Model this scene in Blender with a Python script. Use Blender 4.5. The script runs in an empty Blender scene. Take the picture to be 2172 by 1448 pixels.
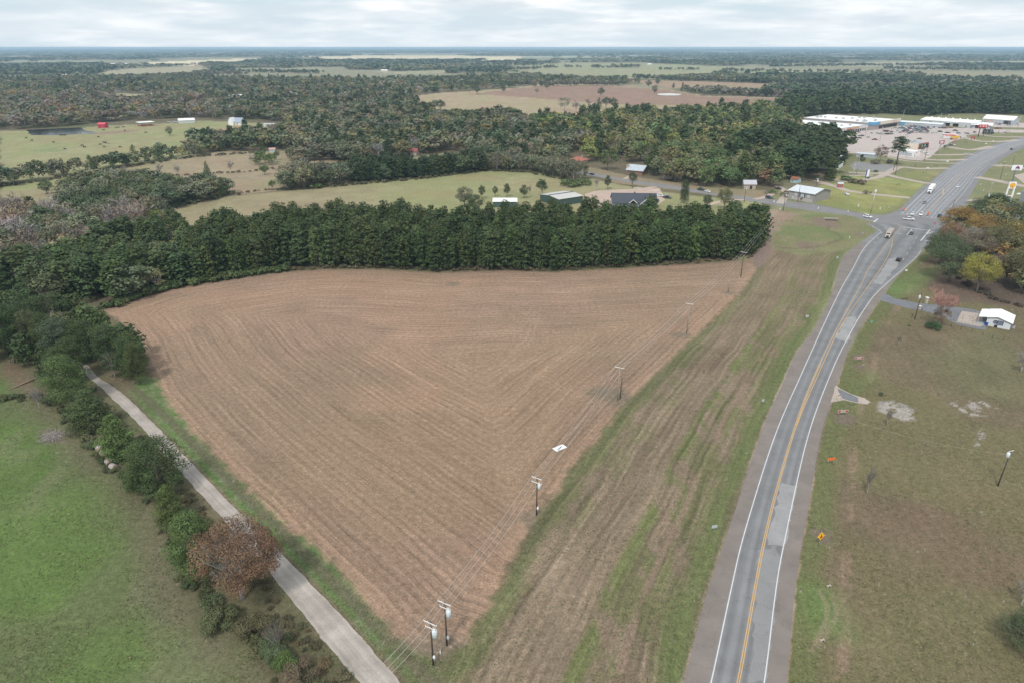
import bpy, bmesh, math, random
import numpy as np
from mathutils import Vector, Matrix, geometry
random.seed(7); RNG = np.random.default_rng(11)
C = bpy.context.scene
COL = C.collection

# ------------------------------------------------------------------ camera
H = 90.0; F = 1448.0; CX = 1086.0; CY = 724.0
PITCH = math.atan((CY-101.0)/F); SP = math.sin(PITCH); CP = math.cos(PITCH)
cam = bpy.data.cameras.new('camera'); cam_ob = bpy.data.objects.new('camera', cam); COL.objects.link(cam_ob)
cam.sensor_width = 36.0; cam.lens = 24.0; cam.clip_start = 0.5; cam.clip_end = 120000.0
cam_ob.location = (0, 0, H); cam_ob.rotation_euler = (math.pi/2-PITCH, 0, 0)
C.camera = cam_ob
C.render.resolution_x = 1024; C.render.resolution_y = 682

# ------------------------------------------------------------------ world
SUN_EL = math.radians(52); SUN_ROT = math.radians(200)
w = bpy.data.worlds.new("World"); C.world = w; w.use_nodes = True
nt = w.node_tree; nt.nodes.clear()
def N(nt, t, **kw):
    n = nt.nodes.new(t)
    for k, v in kw.items(): setattr(n, k, v)
    return n
def mathn(nt, op, a, b=None, clamp=False):
    n = N(nt, 'ShaderNodeMath', operation=op, use_clamp=clamp)
    for i, x in enumerate((a, b)):
        if x is None: continue
        if isinstance(x, (int, float)): n.inputs[i].default_value = x
        else: nt.links.new(x, n.inputs[i])
    return n.outputs[0]
def mixc(nt, fac, a, b, bt='MIX'):
    n = N(nt, 'ShaderNodeMix', data_type='RGBA', blend_type=bt)
    for s, x in ((0, fac), (6, a), (7, b)):
        if isinstance(x, (int, float)): n.inputs[s].default_value = x
        elif isinstance(x, tuple): n.inputs[s].default_value = (*x, 1) if len(x) == 3 else x
        else: nt.links.new(x, n.inputs[s])
    return n.outputs[2]
def ramp(nt, fac, stops):
    n = N(nt, 'ShaderNodeValToRGB'); cr = n.color_ramp
    while len(cr.elements) < len(stops): cr.elements.new(0.5)
    for e, (p, c) in zip(cr.elements, stops):
        e.position = p; e.color = (*c, 1) if len(c) == 3 else c
    nt.links.new(fac, n.inputs[0]); return n.outputs[0]
def noise(nt, vec, scale, detail=4, rough=0.55, dim='3D', out='Fac'):
    n = N(nt, 'ShaderNodeTexNoise', noise_dimensions=dim)
    n.inputs['Scale'].default_value = scale; n.inputs['Detail'].default_value = detail
    n.inputs['Roughness'].default_value = rough
    if vec is not None: nt.links.new(vec, n.inputs['Vector'])
    return n.outputs[out]
sky = N(nt, 'ShaderNodeTexSky', sky_type='NISHITA'); sky.sun_disc = False
sky.sun_elevation = SUN_EL; sky.sun_rotation = SUN_ROT; sky.air_density = 1.3; sky.dust_density = 2.0
tc = N(nt, 'ShaderNodeTexCoord'); sep = N(nt, 'ShaderNodeSeparateXYZ'); nt.links.new(tc.outputs['Generated'], sep.inputs[0])
zz = mathn(nt, 'MAXIMUM', sep.outputs[2], 0.0); zz = mathn(nt, 'ADD', zz, 0.13)
cx = mathn(nt, 'DIVIDE', sep.outputs[0], zz); cy = mathn(nt, 'DIVIDE', sep.outputs[1], zz)
comb = N(nt, 'ShaderNodeCombineXYZ'); nt.links.new(cx, comb.inputs[0]); nt.links.new(cy, comb.inputs[1])
c1 = noise(nt, comb.outputs[0], 0.9, 5, 0.55)
c2 = noise(nt, comb.outputs[0], 0.35, 4, 0.5)
cm = mathn(nt, 'ADD', mathn(nt, 'MULTIPLY', c1, 0.6), mathn(nt, 'MULTIPLY', c2, 0.4))
cover = ramp(nt, cm, [(0.40, (0, 0, 0)), (0.54, (1, 1, 1))])
c3 = noise(nt, comb.outputs[0], 1.5, 5, 0.52)
ccol = ramp(nt, c3, [(0.34, (7.3, 7.9, 8.5)), (0.48, (9.1, 9.5, 9.8)), (0.58, (11.2, 11.2, 11.2))])
skyb = mixc(nt, 0.75, sky.outputs[0], (7.2, 8.9, 10.2))
fin = mixc(nt, cover, skyb, ccol)
# a pale layer of air low over the horizon
hz = mathn(nt, 'SUBTRACT', 1.0, mathn(nt, 'MULTIPLY', mathn(nt, 'ABSOLUTE', sep.outputs[2]), 14.0), clamp=True)
fin = mixc(nt, mathn(nt, 'MULTIPLY', hz, 0.7), fin, (7.6, 8.5, 9.2))
bg = N(nt, 'ShaderNodeBackground'); bg.inputs[1].default_value = 0.1
wo = N(nt, 'ShaderNodeOutputWorld'); nt.links.new(fin, bg.inputs[0]); nt.links.new(bg.outputs[0], wo.inputs[0])
# ------------------------------------------------------------------ sun (thin overcast, soft)
sl = bpy.data.lights.new('sun', 'SUN'); sl.energy = 2.5; sl.angle = math.radians(6); sl.color = (1, 0.96, 0.9)
so = bpy.data.objects.new('sun', sl); COL.objects.link(so)
so.rotation_euler = (math.pi/2-SUN_EL, 0, math.pi-SUN_ROT)
C.view_settings.view_transform = 'Standard'; C.view_settings.look = 'None'
C.view_settings.exposure = 0.0; C.view_settings.gamma = 1.0; C.view_settings.use_curve_mapping = False

# ------------------------------------------------------------------ map helpers: survey coordinates -> metres on the ground
def P(u, v, z=0.0):
    dy = (CY-v)/F; dz = -SP+dy*CP; t = (z-H)/dz
    return ((u-CX)/F*t, (CP+dy*SP)*t)
def Pn(u, v):
    u = np.asarray(u, float); v = np.asarray(v, float)
    dy = (CY-v)/F; dz = -SP+dy*CP; t = -H/dz
    return (u-CX)/F*t, (CP+dy*SP)*t
def UV(x, y, z=0.0):
    x = np.asarray(x, float); y = np.asarray(y, float)
    dpt = y*CP+(H-z)*SP; up = y*SP-(H-z)*CP
    return CX+F*x/dpt, CY-F*up/dpt
def PP(pts): return np.array([P(u, v) for u, v in pts])
# value noise
def _h(ix, iy, s):
    n = (ix.astype(np.int64)*374761393+iy.astype(np.int64)*668265263+s*974711)
    n = (n ^ (n >> 13))*1274126177
    n = n ^ (n >> 16)
    return (n & 0xFFFFF)/float(0xFFFFF)
def vnoise(x, y, s=0):
    x0 = np.floor(x); y0 = np.floor(y); fx = x-x0; fy = y-y0
    fx = fx*fx*(3-2*fx); fy = fy*fy*(3-2*fy)
    a = _h(x0, y0, s); b = _h(x0+1, y0, s); c = _h(x0, y0+1, s); d = _h(x0+1, y0+1, s)
    return (a*(1-fx)+b*fx)*(1-fy)+(c*(1-fx)+d*fx)*fy
def fbm(x, y, o=4, s=0):
    r = 0; a = 0.5; t = 0
    for i in range(o):
        r = r+a*vnoise(x*2**i, y*2**i, s+i*17); t += a; a *= 0.55
    return r/t
def inside(poly, x, y):
    poly = np.asarray(poly); r = np.zeros(x.shape, bool); n = len(poly)
    bx0, by0 = poly.min(0); bx1, by1 = poly.max(0)
    m = (x >= bx0) & (x <= bx1) & (y >= by0) & (y <= by1)
    xs = x[m]; ys = y[m]; q = np.zeros(xs.shape, bool)
    for i in range(n):
        x1, y1 = poly[i]; x2, y2 = poly[(i+1) % n]
        if y1 == y2: continue
        c = ((y1 > ys) != (y2 > ys)) & (xs < (x2-x1)*(ys-y1)/(y2-y1)+x1)
        q ^= c
    r[m] = q; return r
def pdist(pl, x, y):
    pl = np.asarray(pl); d = np.full(x.shape, 1e12)
    for i in range(len(pl)-1):
        ax, ay = pl[i]; bx, by = pl[i+1]; vx, vy = bx-ax, by-ay
        L = vx*vx+vy*vy+1e-9
        t = np.clip(((x-ax)*vx+(y-ay)*vy)/L, 0, 1)
        d = np.minimum(d, (x-ax-t*vx)**2+(y-ay-t*vy)**2)
    return np.sqrt(d)
def sdist(poly, x, y):
    pl = np.vstack([poly, poly[:1]]); d = pdist(pl, x, y)
    return np.where(inside(poly, x, y), d, -d)
def smooth(a, b, t):
    t = np.clip((t-a)/(b-a), 0, 1); return t*t*(3-2*t)
def spline(pts, n=8):
    p = np.array(pts, float); out = []
    q = np.vstack([2*p[0]-p[1], p, 2*p[-1]-p[-2]])
    for i in range(1, len(q)-2):
        for k in range(n):
            t = k/n
            out.append(0.5*((2*q[i])+(-q[i-1]+q[i+1])*t+(2*q[i-1]-5*q[i]+4*q[i+1]-q[i+2])*t*t+(-q[i-1]+3*q[i]-3*q[i+1]+q[i+2])*t**3))
    out.append(p[-1]); return np.array(out)

# ------------------------------------------------------------------ materials
MATS = {}
def mat(name, col=(0.5, 0.5, 0.5), rough=0.6, metal=0.0, spec=0.5, var=0.12, scale=3.0, objcol=False, emit=None, bump=0.0):
    if name in MATS: return MATS[name]
    m = bpy.data.materials.new(name); m.use_nodes = True; t = m.node_tree; b = t.nodes['Principled BSDF']
    b.inputs['Roughness'].default_value = rough; b.inputs['Metallic'].default_value = metal
    b.inputs['Specular IOR Level'].default_value = spec
    tcn = N(t, 'ShaderNodeTexCoord'); nf = noise(t, tcn.outputs['Object'], scale, 4)
    f = mathn(t, 'ADD', mathn(t, 'MULTIPLY', nf, 2*var), 1-var)
    cc = N(t, 'ShaderNodeCombineColor')
    for i in range(3): t.links.new(f, cc.inputs[i])
    if objcol: src = N(t, 'ShaderNodeObjectInfo').outputs['Color']
    else: src = tuple(col)
    t.links.new(mixc(t, 1.0, src, cc.outputs[0], 'MULTIPLY'), b.inputs['Base Color'])
    if bump:
        bn = N(t, 'ShaderNodeBump'); bn.inputs['Strength'].default_value = bump; bn.inputs['Distance'].default_value = 0.05
        t.links.new(nf, bn.inputs['Height']); t.links.new(bn.outputs[0], b.inputs['Normal'])
    if emit: b.inputs['Emission Color'].default_value = (*col, 1); b.inputs['Emission Strength'].default_value = emit
    MATS[name] = m; return m

# ------------------------------------------------------------------ object helpers
def tag(o, label=None, cat=None, group=None, kind=None):
    if label: o['label'] = label
    if cat: o['category'] = cat
    if group: o['group'] = group
    if kind: o['kind'] = kind
    return o
def link(o, parent=None):
    COL.objects.link(o)
    if parent is not None: o.parent = parent
    return o
def empty(name, loc=(0, 0, 0), rz=0.0):
    o = bpy.data.objects.new(name, None); o.empty_display_size = 0.5
    o.location = loc; o.rotation_euler = (0, 0, rz); return link(o)
def npmesh(name, v, quads=None, tris=None, fattr=None, fcol=None, pattr=None, pcol=None, smoothf=False):
    v = np.ascontiguousarray(v, np.float32); me = bpy.data.meshes.new(name)
    nq = 0 if quads is None else len(quads); ntr = 0 if tris is None else len(tris)
    me.vertices.add(len(v)); me.vertices.foreach_set('co', v.ravel())
    lv = []; ls = []; lt = []; o = 0
    if nq: lv.append(np.asarray(quads, np.int32).ravel()); ls.append(np.arange(nq)*4); lt.append(np.full(nq, 4)); o = nq*4
    if ntr: lv.append(np.asarray(tris, np.int32).ravel()); ls.append(o+np.arange(ntr)*3); lt.append(np.full(ntr, 3))
    lv = np.concatenate(lv); ls = np.concatenate(ls).astype(np.int32)
    me.loops.add(len(lv)); me.loops.foreach_set('vertex_index', lv)
    me.polygons.add(nq+ntr); me.polygons.foreach_set('loop_start', ls)
    if smoothf: me.polygons.foreach_set('use_smooth', np.ones(nq+ntr, bool))
    me.update(calc_edges=True)
    for k, a in (fattr or {}).items():
        at = me.attributes.new(k, 'FLOAT', 'FACE'); at.data.foreach_set('value', np.ascontiguousarray(a, np.float32))
    for k, a in (fcol or {}).items():
        at = me.attributes.new(k, 'FLOAT_COLOR', 'FACE'); b = np.ones((len(a), 4), np.float32); b[:, :3] = a; at.data.foreach_set('color', b.ravel())
    for k, a in (pattr or {}).items():
        at = me.attributes.new(k, 'FLOAT', 'POINT'); at.data.foreach_set('value', np.ascontiguousarray(a, np.float32))
    for k, a in (pcol or {}).items():
        at = me.attributes.new(k, 'FLOAT_COLOR', 'POINT'); b = np.ones((len(a), 4), np.float32); b[:, :3] = a; at.data.foreach_set('color', b.ravel())
    return me
class MB:
    """collects boxes, prisms, tubes and polygons; build() links them as one mesh object"""
    def __init__(s): s.v = []; s.f = []; s.m = []; s.sm = []
    def add(s, vs, fs, mi=0, sm=False):
        o = len(s.v); s.v += [tuple(map(float, q)) for q in vs]
        for f in fs: s.f.append([o+i for i in f]); s.m.append(mi); s.sm.append(sm)
        return s
    def box(s, c, d, rz=0, mi=0, taper=(1, 1), shear=(0, 0)):
        x, y, z = [q/2 for q in d]; ca, sa = math.cos(rz), math.sin(rz); vs = []
        for k in (-1, 1):
            tx, ty = (1, 1) if k < 0 else taper
            hx, hy = (0, 0) if k < 0 else shear
            for i, j in ((-1, -1), (1, -1), (1, 1), (-1, 1)):
                a, b = i*x*tx+hx, j*y*ty+hy
                vs.append((c[0]+a*ca-b*sa, c[1]+a*sa+b*ca, c[2]+k*z))
        return s.add(vs, [(3, 2, 1, 0), (4, 5, 6, 7), (0, 1, 5, 4), (1, 2, 6, 5), (2, 3, 7, 6), (3, 0, 4, 7)], mi)
    def tube(s, pts, rad, n=6, mi=0, cap=True):
        pts = [Vector(p) for p in pts]
        if not hasattr(rad, '__len__'): rad = [rad]*len(pts)
        vs = []; fs = []
        for i, p in enumerate(pts):
            d = (pts[min(i+1, len(pts)-1)]-pts[max(i-1, 0)]).normalized()
            a = d.orthogonal().normalized(); b = d.cross(a)
            for k in range(n):
                t = 2*math.pi*k/n; vs.append(p+(a*math.cos(t)+b*math.sin(t))*rad[i])
        for i in range(len(pts)-1):
            for k in range(n):
                k2 = (k+1) % n; fs.append((i*n+k, i*n+k2, (i+1)*n+k2, (i+1)*n+k))
        if cap: fs.append(tuple(range(n-1, -1, -1))); fs.append(tuple((len(pts)-1)*n+k for k in range(n)))
        return s.add(vs, fs, mi, True)
    def prism(s, prof, x0, x1, mi=0, axis='x'):
        """profile (a,b) extruded; axis x: profile in (y,z); axis y: profile in (x,z)"""
        n = len(prof); vs = []
        for x in (x0, x1):
            for a, b in prof: vs.append((x, a, b) if axis == 'x' else (a, x, b))
        fs = [tuple(range(n-1, -1, -1)), tuple(range(n, 2*n))]
        for k in range(n): fs.append((k, (k+1) % n, n+(k+1) % n, n+k))
        return s.add(vs, fs, mi)
    def ball(s, c, r, mi=0, n=8, m=5):
        vs = []; fs = []
        rr = r if hasattr(r, '__len__') else (r, r, r)
        for i in range(m+1):
            ph = math.pi*i/m
            for k in range(n):
                t = 2*math.pi*k/n
                vs.append((c[0]+rr[0]*math.sin(ph)*math.cos(t), c[1]+rr[1]*math.sin(ph)*math.sin(t), c[2]+rr[2]*math.cos(ph)))
        for i in range(m):
            for k in range(n): fs.append((i*n+k, i*n+(k+1) % n, (i+1)*n+(k+1) % n, (i+1)*n+k))
        return s.add(vs, fs, mi, True)
    def mesh(s, name, mats):
        me = bpy.data.meshes.new(name); me.from_pydata(s.v, [], s.f)
        if not isinstance(mats, (list, tuple)): mats = [mats]
        for m in mats: me.materials.append(m)
        me.polygons.foreach_set('material_index', s.m); me.polygons.foreach_set('use_smooth', s.sm)
        me.update(); return me
    def build(s, name, mats, parent=None, loc=None):
        me = s.mesh(name, mats)
        bm = bmesh.new(); bm.from_mesh(me); bmesh.ops.recalc_face_normals(bm, faces=bm.faces); bm.to_mesh(me); bm.free()
        o = bpy.data.objects.new(name, me)
        if loc is not None: o.location = loc
        return link(o, parent)
def copy_tree(o, parent=None):
    c = o.copy(); COL.objects.link(c)
    if parent is not None: c.parent = parent
    for ch in list(o.children): copy_tree(ch, c)
    return c
def flatpoly(name, poly, z, material, kind='structure', parent=None, sub=None):
    poly = [(float(a), float(b)) for a, b in poly]
    tr = geometry.tessellate_polygon([[Vector((a, b, 0)) for a, b in poly]])
    v = [(a, b, z) for a, b in poly]
    fs = []
    for t in tr:
        (x1, y1), (x2, y2), (x3, y3) = [poly[i] for i in t]
        fs.append(tuple(t) if (x2-x1)*(y3-y1)-(x3-x1)*(y2-y1) > 0 else tuple(t)[::-1])
    me = bpy.data.meshes.new(name); me.from_pydata(v, [], fs); me.materials.append(material); me.update()
    o = link(bpy.data.objects.new(name, me), parent)
    if kind: o['kind'] = kind
    return o
def ragged(poly, amp=0.5, step=2.0, seed=0):
    """subdivide a polygon's edge and wobble it (world metres)"""
    p = np.vstack([poly, poly[:1]]); out = []
    for i in range(len(p)-1):
        L = np.hypot(*(p[i+1]-p[i])); n = max(1, int(L/step))
        for k in range(n):
            q = p[i]+(p[i+1]-p[i])*k/n
            out.append(q+amp*(np.array([vnoise(q[0:1]*.7, q[1:2]*.7, seed)[0], vnoise(q[0:1]*.7, q[1:2]*.7, seed+5)[0]])-.5)*2)
    return np.array(out)
# ================================================================== GROUND
FIELD_T = [(222,658),(260,645),(330,622),(400,607),(500,592),(600,578),(700,571),(820,572),(940,579),(1060,575),(1180,577),(1300,570),(1400,564),(1500,559),(1590,553)]
FIELD_R = [(1590,553),(1600,575),(1560,630),(1500,690),(1452,735),(1400,785),(1345,835),(1312,868),(1270,925),(1215,990),(1160,1070),(1110,1140),(1065,1225),(1020,1310),(985,1370),(930,1400)]
FIELD_L = [(930,1400),(880,1385),(830,1340),(760,1260),(680,1180),(600,1105),(500,1010),(420,925),(345,830),(325,790),(300,730),(268,690),(222,658)]
fT, fR, fL = PP(FIELD_T), PP(FIELD_R), PP(FIELD_L)
FIELD = np.vstack([fT, fR[1:], fL[1:-1]])
# highway lines, west pavement edge / west white / yellow / east white / east pavement edge
HW = {
 'pw': [(1395,1680),(1453,1448),(1502,1256),(1536,1157),(1580,1025),(1623,900),(1660,816),(1691,747),(1729,696),(1765,624),(1780,570),(1796,537),(1862,489)],
 'ww': [(1450,1680),(1508,1448),(1551,1248),(1582,1119),(1645,920),(1699,795),(1750,683),(1786,609),(1809,570),(1834,525),(1870,491)],
 'yl': [(1516,1680),(1566,1448),(1627,1120),(1685,910),(1724,806),(1765,719),(1801,652),(1829,601),(1844,570),(1877,525),(1895,502),(1914.6,482)],
 'we': [(1580,1680),(1621,1448),(1646,1248),(1665,1142),(1715,920),(1765,785),(1801,711),(1834,655),(1867,614),(1939,550),(1960,520),(1985,480)],
 'pe': [(1630,1680),(1665,1448),(1686,1233),(1710,1089),(1740,920),(1760,857),(1796,749),(1816,708),(1865,637),(1903,586),(1945,546),(1975,512),(2013,468)],
}
HWW = {k: PP(v) for k, v in HW.items()}
def hx(k, y): return np.interp(y, HWW[k][:, 1], HWW[k][:, 0])
PAVE = [(1395,1680),(1453,1448),(1502,1256),(1536,1157),(1580,1025),(1623,900),(1660,816),(1691,747),(1729,696),(1765,624),(1780,570),(1796,537),(1830,511),(1856,493),(1863,484),(1861,477),(1852,471),
        (1801,458),(1724,448),(1660,438),(1622,432),(1570,423.7),(1514,415),(1430,401.5),(1361,392),(1310,383),(1259,374),(1225,369),
        (1220,361),(1246,363.7),(1305,376.5),(1356,385),(1430,394),(1509,409.7),(1566,416),(1622,422),(1724,432.5),(1801,448),(1839,455.5),(1877,456),(1903,448),(1923.5,430),(1944,407),(1962,394),(1985,376),(2013,353),(2061.5,325),(2107.5,307),(2172,289.5),(2300,272),
        (2300,288),(2172,312),(2133,333),(2095,361),(2079,379),(2054,422),(2054,430),(2037,446),(2013,468),(1975,512),(1945,546),(1903,586),(1865,637),(1816,708),(1796,749),(1760,857),(1740,920),(1710,1089),(1686,1233),(1665,1448),(1630,1680)]
CROAD_R = [(900,1500),(850,1448),(780,1366),(705,1285),(645,1222),(592,1168),(540,1117),(487,1066),(434,1010),(385,958),(337,909),(304,876),(270,843),(238,818),(209,800),(180,770),(100,715),(20,668)]
CROAD_L = [(815,1500),(765,1448),(722,1400),(660,1325),(610,1262),(562,1200),(512,1143),(458,1083),(402,1022),(352,965),(306,912),(275,880),(243,850),(216,823),(190,801),(160,775),(85,722),(5,672)]
cR, cL = PP(CROAD_R), PP(CROAD_L)

# open land: (survey polygon, colour, mow/row amplitude)
TAN = (.300,.235,.155); GRT = (.262,.245,.135); GRN = (.200,.235,.095); PNK = (.265,.175,.135); OLV = (.175,.165,.095); DRY = (.330,.262,.175); SUNLIT = (.62,.52,.36)  # last tone: sun through cloud gaps, painted into the far field colour
OPEN = [
 ([(330,470),(335,452),(400,436),(480,418),(600,406),(720,393),(900,378),(1030,361),(1120,364),(1200,378),(1262,380),(1340,395),(1450,412),(1610,430),(1625,470),(1620,540),(900,530),(400,530)], GRT),
 ([(0,460),(0,402),(60,388),(130,374),(235,356),(330,340),(420,328),(480,320),(560,322),(640,318),(680,330),(740,343),(770,352),(735,383),(700,398),(600,404),(480,416),(430,440),(380,400),(230,395),(160,410),(100,450),(40,470)], (.275,.225,.148)),
 ([(0,300),(0,278),(100,278),(205,268),(350,262),(400,256),(480,258),(560,262),(600,270),(592,285),(500,300),(440,315),(410,333),(330,347),(230,362),(100,395),(60,402),(0,404)], (.262,.250,.135)),
 ([(432,290),(445,278),(480,272),(525,268),(520,278),(470,288)], (.36,.24,.165)),
 ([(870,210),(880,203),(950,196),(1080,188),(1130,180),(1250,178),(1330,183),(1400,188),(1500,204),(1700,208),(1640,228),(1560,238),(1300,245),(1190,262),(1120,262),(1080,242),(1040,238),(1000,250),(920,250),(905,225)], DRY),
 ([(1000,200),(1140,183),(1260,181),(1400,190),(1500,206),(1690,209),(1600,224),(1350,224),(1200,214),(1100,206)], PNK),
 ([(1080,150),(1090,137),(1200,134),(1350,133),(1500,140),(1640,146),(1900,150),(1900,158),(1640,163),(1500,160),(1420,168),(1330,165),(1200,158)], (.28,.27,.165)),
 ([(1320,170),(1500,173),(1700,180),(1960,187),(1940,192),(1640,191),(1420,188)], (.31,.22,.155)),
 ([(1640,136),(1800,133),(2172,130),(2300,131),(2300,137),(2172,137),(1900,141),(1700,142)], (.33,.30,.2)),
 ([(1880,150),(2172,155),(2300,158),(2300,165),(2172,163),(1920,158)], (.27,.24,.16)),
 ([(1900,168),(2172,170),(2172,176),(1960,176)], (.25,.2,.14)),
 ([(205,157),(250,147),(430,139),(445,150),(400,160),(260,167),(210,165)], (.33,.29,.20)),
 ([(300,133),(400,129),(545,124),(548,131),(420,139),(320,142)], SUNLIT),
 ([(560,137),(660,126),(665,132),(600,136)], SUNLIT),
 ([(640,120),(760,118.5),(900,118.5),(1105,119),(1105,129),(900,130),(700,131)], SUNLIT),
 ([(1105,120),(1500,117),(1500,119),(1105,123)], (.4,.42,.3)),
 ([(0,128),(230,128.5),(230,132),(0,132)], (.26,.25,.17)),
 ([(440,148),(560,145),(680,146),(680,150),(540,152)], (.3,.28,.19)),
 ([(800,153),(940,149),(960,154),(860,158)], (.3,.28,.19)),
 ([(1000,132),(1080,128),(1100,133),(1020,136)], (.3,.28,.19)),
 ([(225,205),(250,198),(330,200),(330,214),(250,220)], (.3,.27,.17)),
 ([(190,242),(270,235),(280,245),(240,252),(200,250)], (.31,.29,.17)),
 ([(0,208),(30,210),(28,218),(0,222)], (.3,.27,.17)),
 ([(330,230),(440,214),(520,213),(520,218),(400,232)], (.25,.24,.15)),
 ([(600,262),(620,265),(610,282),(560,290),(565,275)], (.27,.25,.14)),
 ([(780,348),(860,335),(940,325),(1000,330),(960,345),(850,352)], (.22,.21,.12)),
 ([(1180,372),(1262,372),(1310,388),(1570,420),(1625,424),(1625,404),(1500,398),(1400,383),(1330,372),(1240,352),(1200,352)], (.235,.19,.125)),
]
OPENW = [(PP(p), c) for p, c in OPEN]
TOWN = [(1560,530),(1625,440),(1640,395),(1700,385),(1760,380),(1780,350),(1800,325),(1770,300),(1690,262),(1760,247),(1900,240),(2172,244),(2500,240),(2500,420),(2172,470),(2050,500),(1950,570),(1860,650),(1700,900),(1560,800),(1500,700),(1600,600)]
TOWNW = PP(TOWN)
LAWNS = [
 ([(1730,395),(1790,385),(1850,385),(1960,392),(1940,407),(1920,430),(1900,447),(1875,454),(1840,454),(1801,446),(1724,431),(1720,410)], (.245,.24,.095)),
 ([(1740,375),(1800,372),(1900,380),(1965,391),(1950,400),(1850,384),(1790,384)], (.27,.275,.11)),
 ([(1880,375),(1935,362),(1990,365),(1998,367),(1975,383),(1900,380)], (.24,.22,.11)),
 ([(1660,372),(1770,370),(1740,400),(1660,400)], (.16,.14,.09)),
]
SIZE = dict(near=28.0, far=52000.0)
def build_ground():
    ys = [ -20.0 ]
    while ys[-1] < 6000:
        D = max(ys[-1], 30)
        ys.append(ys[-1]+max(0.62, 0.72*D*D/61500*1.0))
    while ys[-1] < 46000: ys.append(ys[-1]*1.12)
    ys = np.array(ys); nr = len(ys); ncl = 1150
    sx = np.linspace(-1, 1, ncl); sx = np.sign(sx)*(0.9*np.abs(sx)+0.1*np.abs(sx)**3)
    Y = np.repeat(ys[:, None], ncl, 1); X = (ys[:, None]*0.95+75)*sx[None, :]
    x = X.ravel(); y = Y.ravel(); n = x.size
    dep = np.maximum(y, 20)*CP+H*SP
    far = smooth(900, 2500, y)
    wx = x+(fbm(x*.05, y*.05, 3, 1)-.5)*(8+far*60); wy = y+(fbm(x*.05, y*.05, 3, 9)-.5)*(8+far*60)
    n1 = fbm(x*.11, y*.11, 4, 21); n2 = fbm(x*.02, y*.02, 4, 33); n3 = fbm(x*.004, y*.004, 4, 41); n4 = fbm(x*.5, y*.5, 2, 55)
    col = np.empty((n, 3)); row = np.zeros(n); amp = np.zeros(n)
    def put(mask, c, base=None):
        m = np.asarray(mask)[:, None]; col[:] = col*(1-m)+np.asarray(c)*m
    def A(*c): return np.array(c)[None, :]
    # woodland floor
    col[:] = A(.135, .112, .072)*(0.75+.5*n1)[:, None]
    g = smooth(.48, .62, n2)[:, None]; col[:] = col*(1-g*.6)+A(.11, .12, .055)*g*.6
    fw = smooth(1400, 2600, y)
    fcol = A(.100, .108, .062)*(0.7+.7*fbm(x*.012, y*.012, 4, 3))[:, None]
    gg = smooth(.45, .6, n3)[:, None]; fcol = fcol*(1-gg)+A(.165, .150, .092)*gg
    put(fw, fcol)
    # far open land beyond the surveyed fields
    lf = smooth(.515, .545, fbm(x*.0011+3, y*.0006, 4, 88))*smooth(1500, 1800, y)*(1-smooth(15000, 22000, y))
    put(lf*.8, A(.26, .24, .16))
    for p, c in OPENW:
        d = sdist(p, wx, wy); m = smooth(-.5, 1.5, d)
        cc = A(*c)*(0.80+.4*n1)[:, None]
        v = smooth(.42, .62, n2)[:, None]; cc = cc*(1-.35*v)+A(c[0]*.78, c[1]*.98, c[2]*.66)*.35*v
        v = smooth(.5, .68, fbm(x*.035+9, y*.035, 3, 77))[:, None]; cc = cc*(1-.4*v)+A(c[0]*1.02, c[1]*.84, c[2]*.86)*.4*v
        put(m, cc)
    d = sdist(PP([(330,470),(335,452),(480,418),(600,406),(760,390),(800,420),(700,520),(400,530)]), wx, wy); put(smooth(-25, 25, d)*.6, A(.27, .215, .145)*(.8+.4*n1)[:, None])
    # mid-distance strips and damp patch in the cattle pasture
    d = sdist(PP([(60,320),(110,314),(145,318),(130,322),(80,323)]), wx, wy); put(smooth(-6, 8, d)*.6, A(.15, .21, .10))
    d = pdist(PP([(215,283),(250,281),(275,278)]), wx, wy); put(1-smooth(6, 16, d), A(.24, .17, .13))
    # the town side
    d = sdist(TOWNW, wx, wy); put(smooth(-1, 2, d), A(.185, .185, .095)*(.8+.4*n1)[:, None])
    for p, c in LAWNS:
        d = sdist(PP(p), wx, wy); c2 = A(*c)*(.75+.5*n1)[:, None]; v = smooth(.4, .65, fbm(x*.06, y*.05, 3, 95))[:, None]; c2 = c2*(1-v*.5)+A(.15, .185, .065)*v*.5; put(smooth(-1, 3, d), c2)
    # verge between the ploughed field and the highway
    VERGE = PP([(1590,545),(1640,530),(1700,540),(1790,530),(1775,600),(1720,700),(1660,816),(1600,960),(1502,1256),(1395,1680),(600,1680),(760,1448),(830,1345),(930,1400),(1065,1225),(1215,990),(1345,835),(1500,690)])
    dv = sdist(VERGE, wx*.5+x*.5, wy*.5+y*.5); mv = smooth(-1.5, 2.0, dv)
    hwx = hx('pw', y); dh = (hwx-x)*.93          # metres west of the pavement
    warp = (n2-.5)*5+(n1-.5)*1.2
    s1 = fbm((dh+warp)*.34, y*.012, 3, 60); s2 = fbm((dh+warp)*.12+4, y*.006, 2, 61)
    dRf = pdist(fR, x, y); nzz = fbm(x*.25, y*.12, 3, 63)
    vc = A(.195, .155, .105)*(.74+.5*n1)[:, None]
    v = (smooth(.42, .66, s1)*.55)[:, None]; vc = vc*(1-v)+A(.215, .175, .118)*v
    dd = dh+warp*.45
    v = ((1-smooth(13, 18, dd))*smooth(.34, .60, nzz))[:, None]; vc = vc*(1-v)+A(.150, .150, .075)*v
    v = (smooth(.50, .62, s2)*smooth(.38, .6, nzz)*.6)[:, None]; vc = vc*(1-v)+A(.158, .155, .078)*v
    v = ((1-smooth(.8, 2.0, np.abs(dd-16.5)))*smooth(.3, .5, nzz)*.8)[:, None]; vc = vc*(1-v)+A(.138, .165, .062)*v
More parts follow.
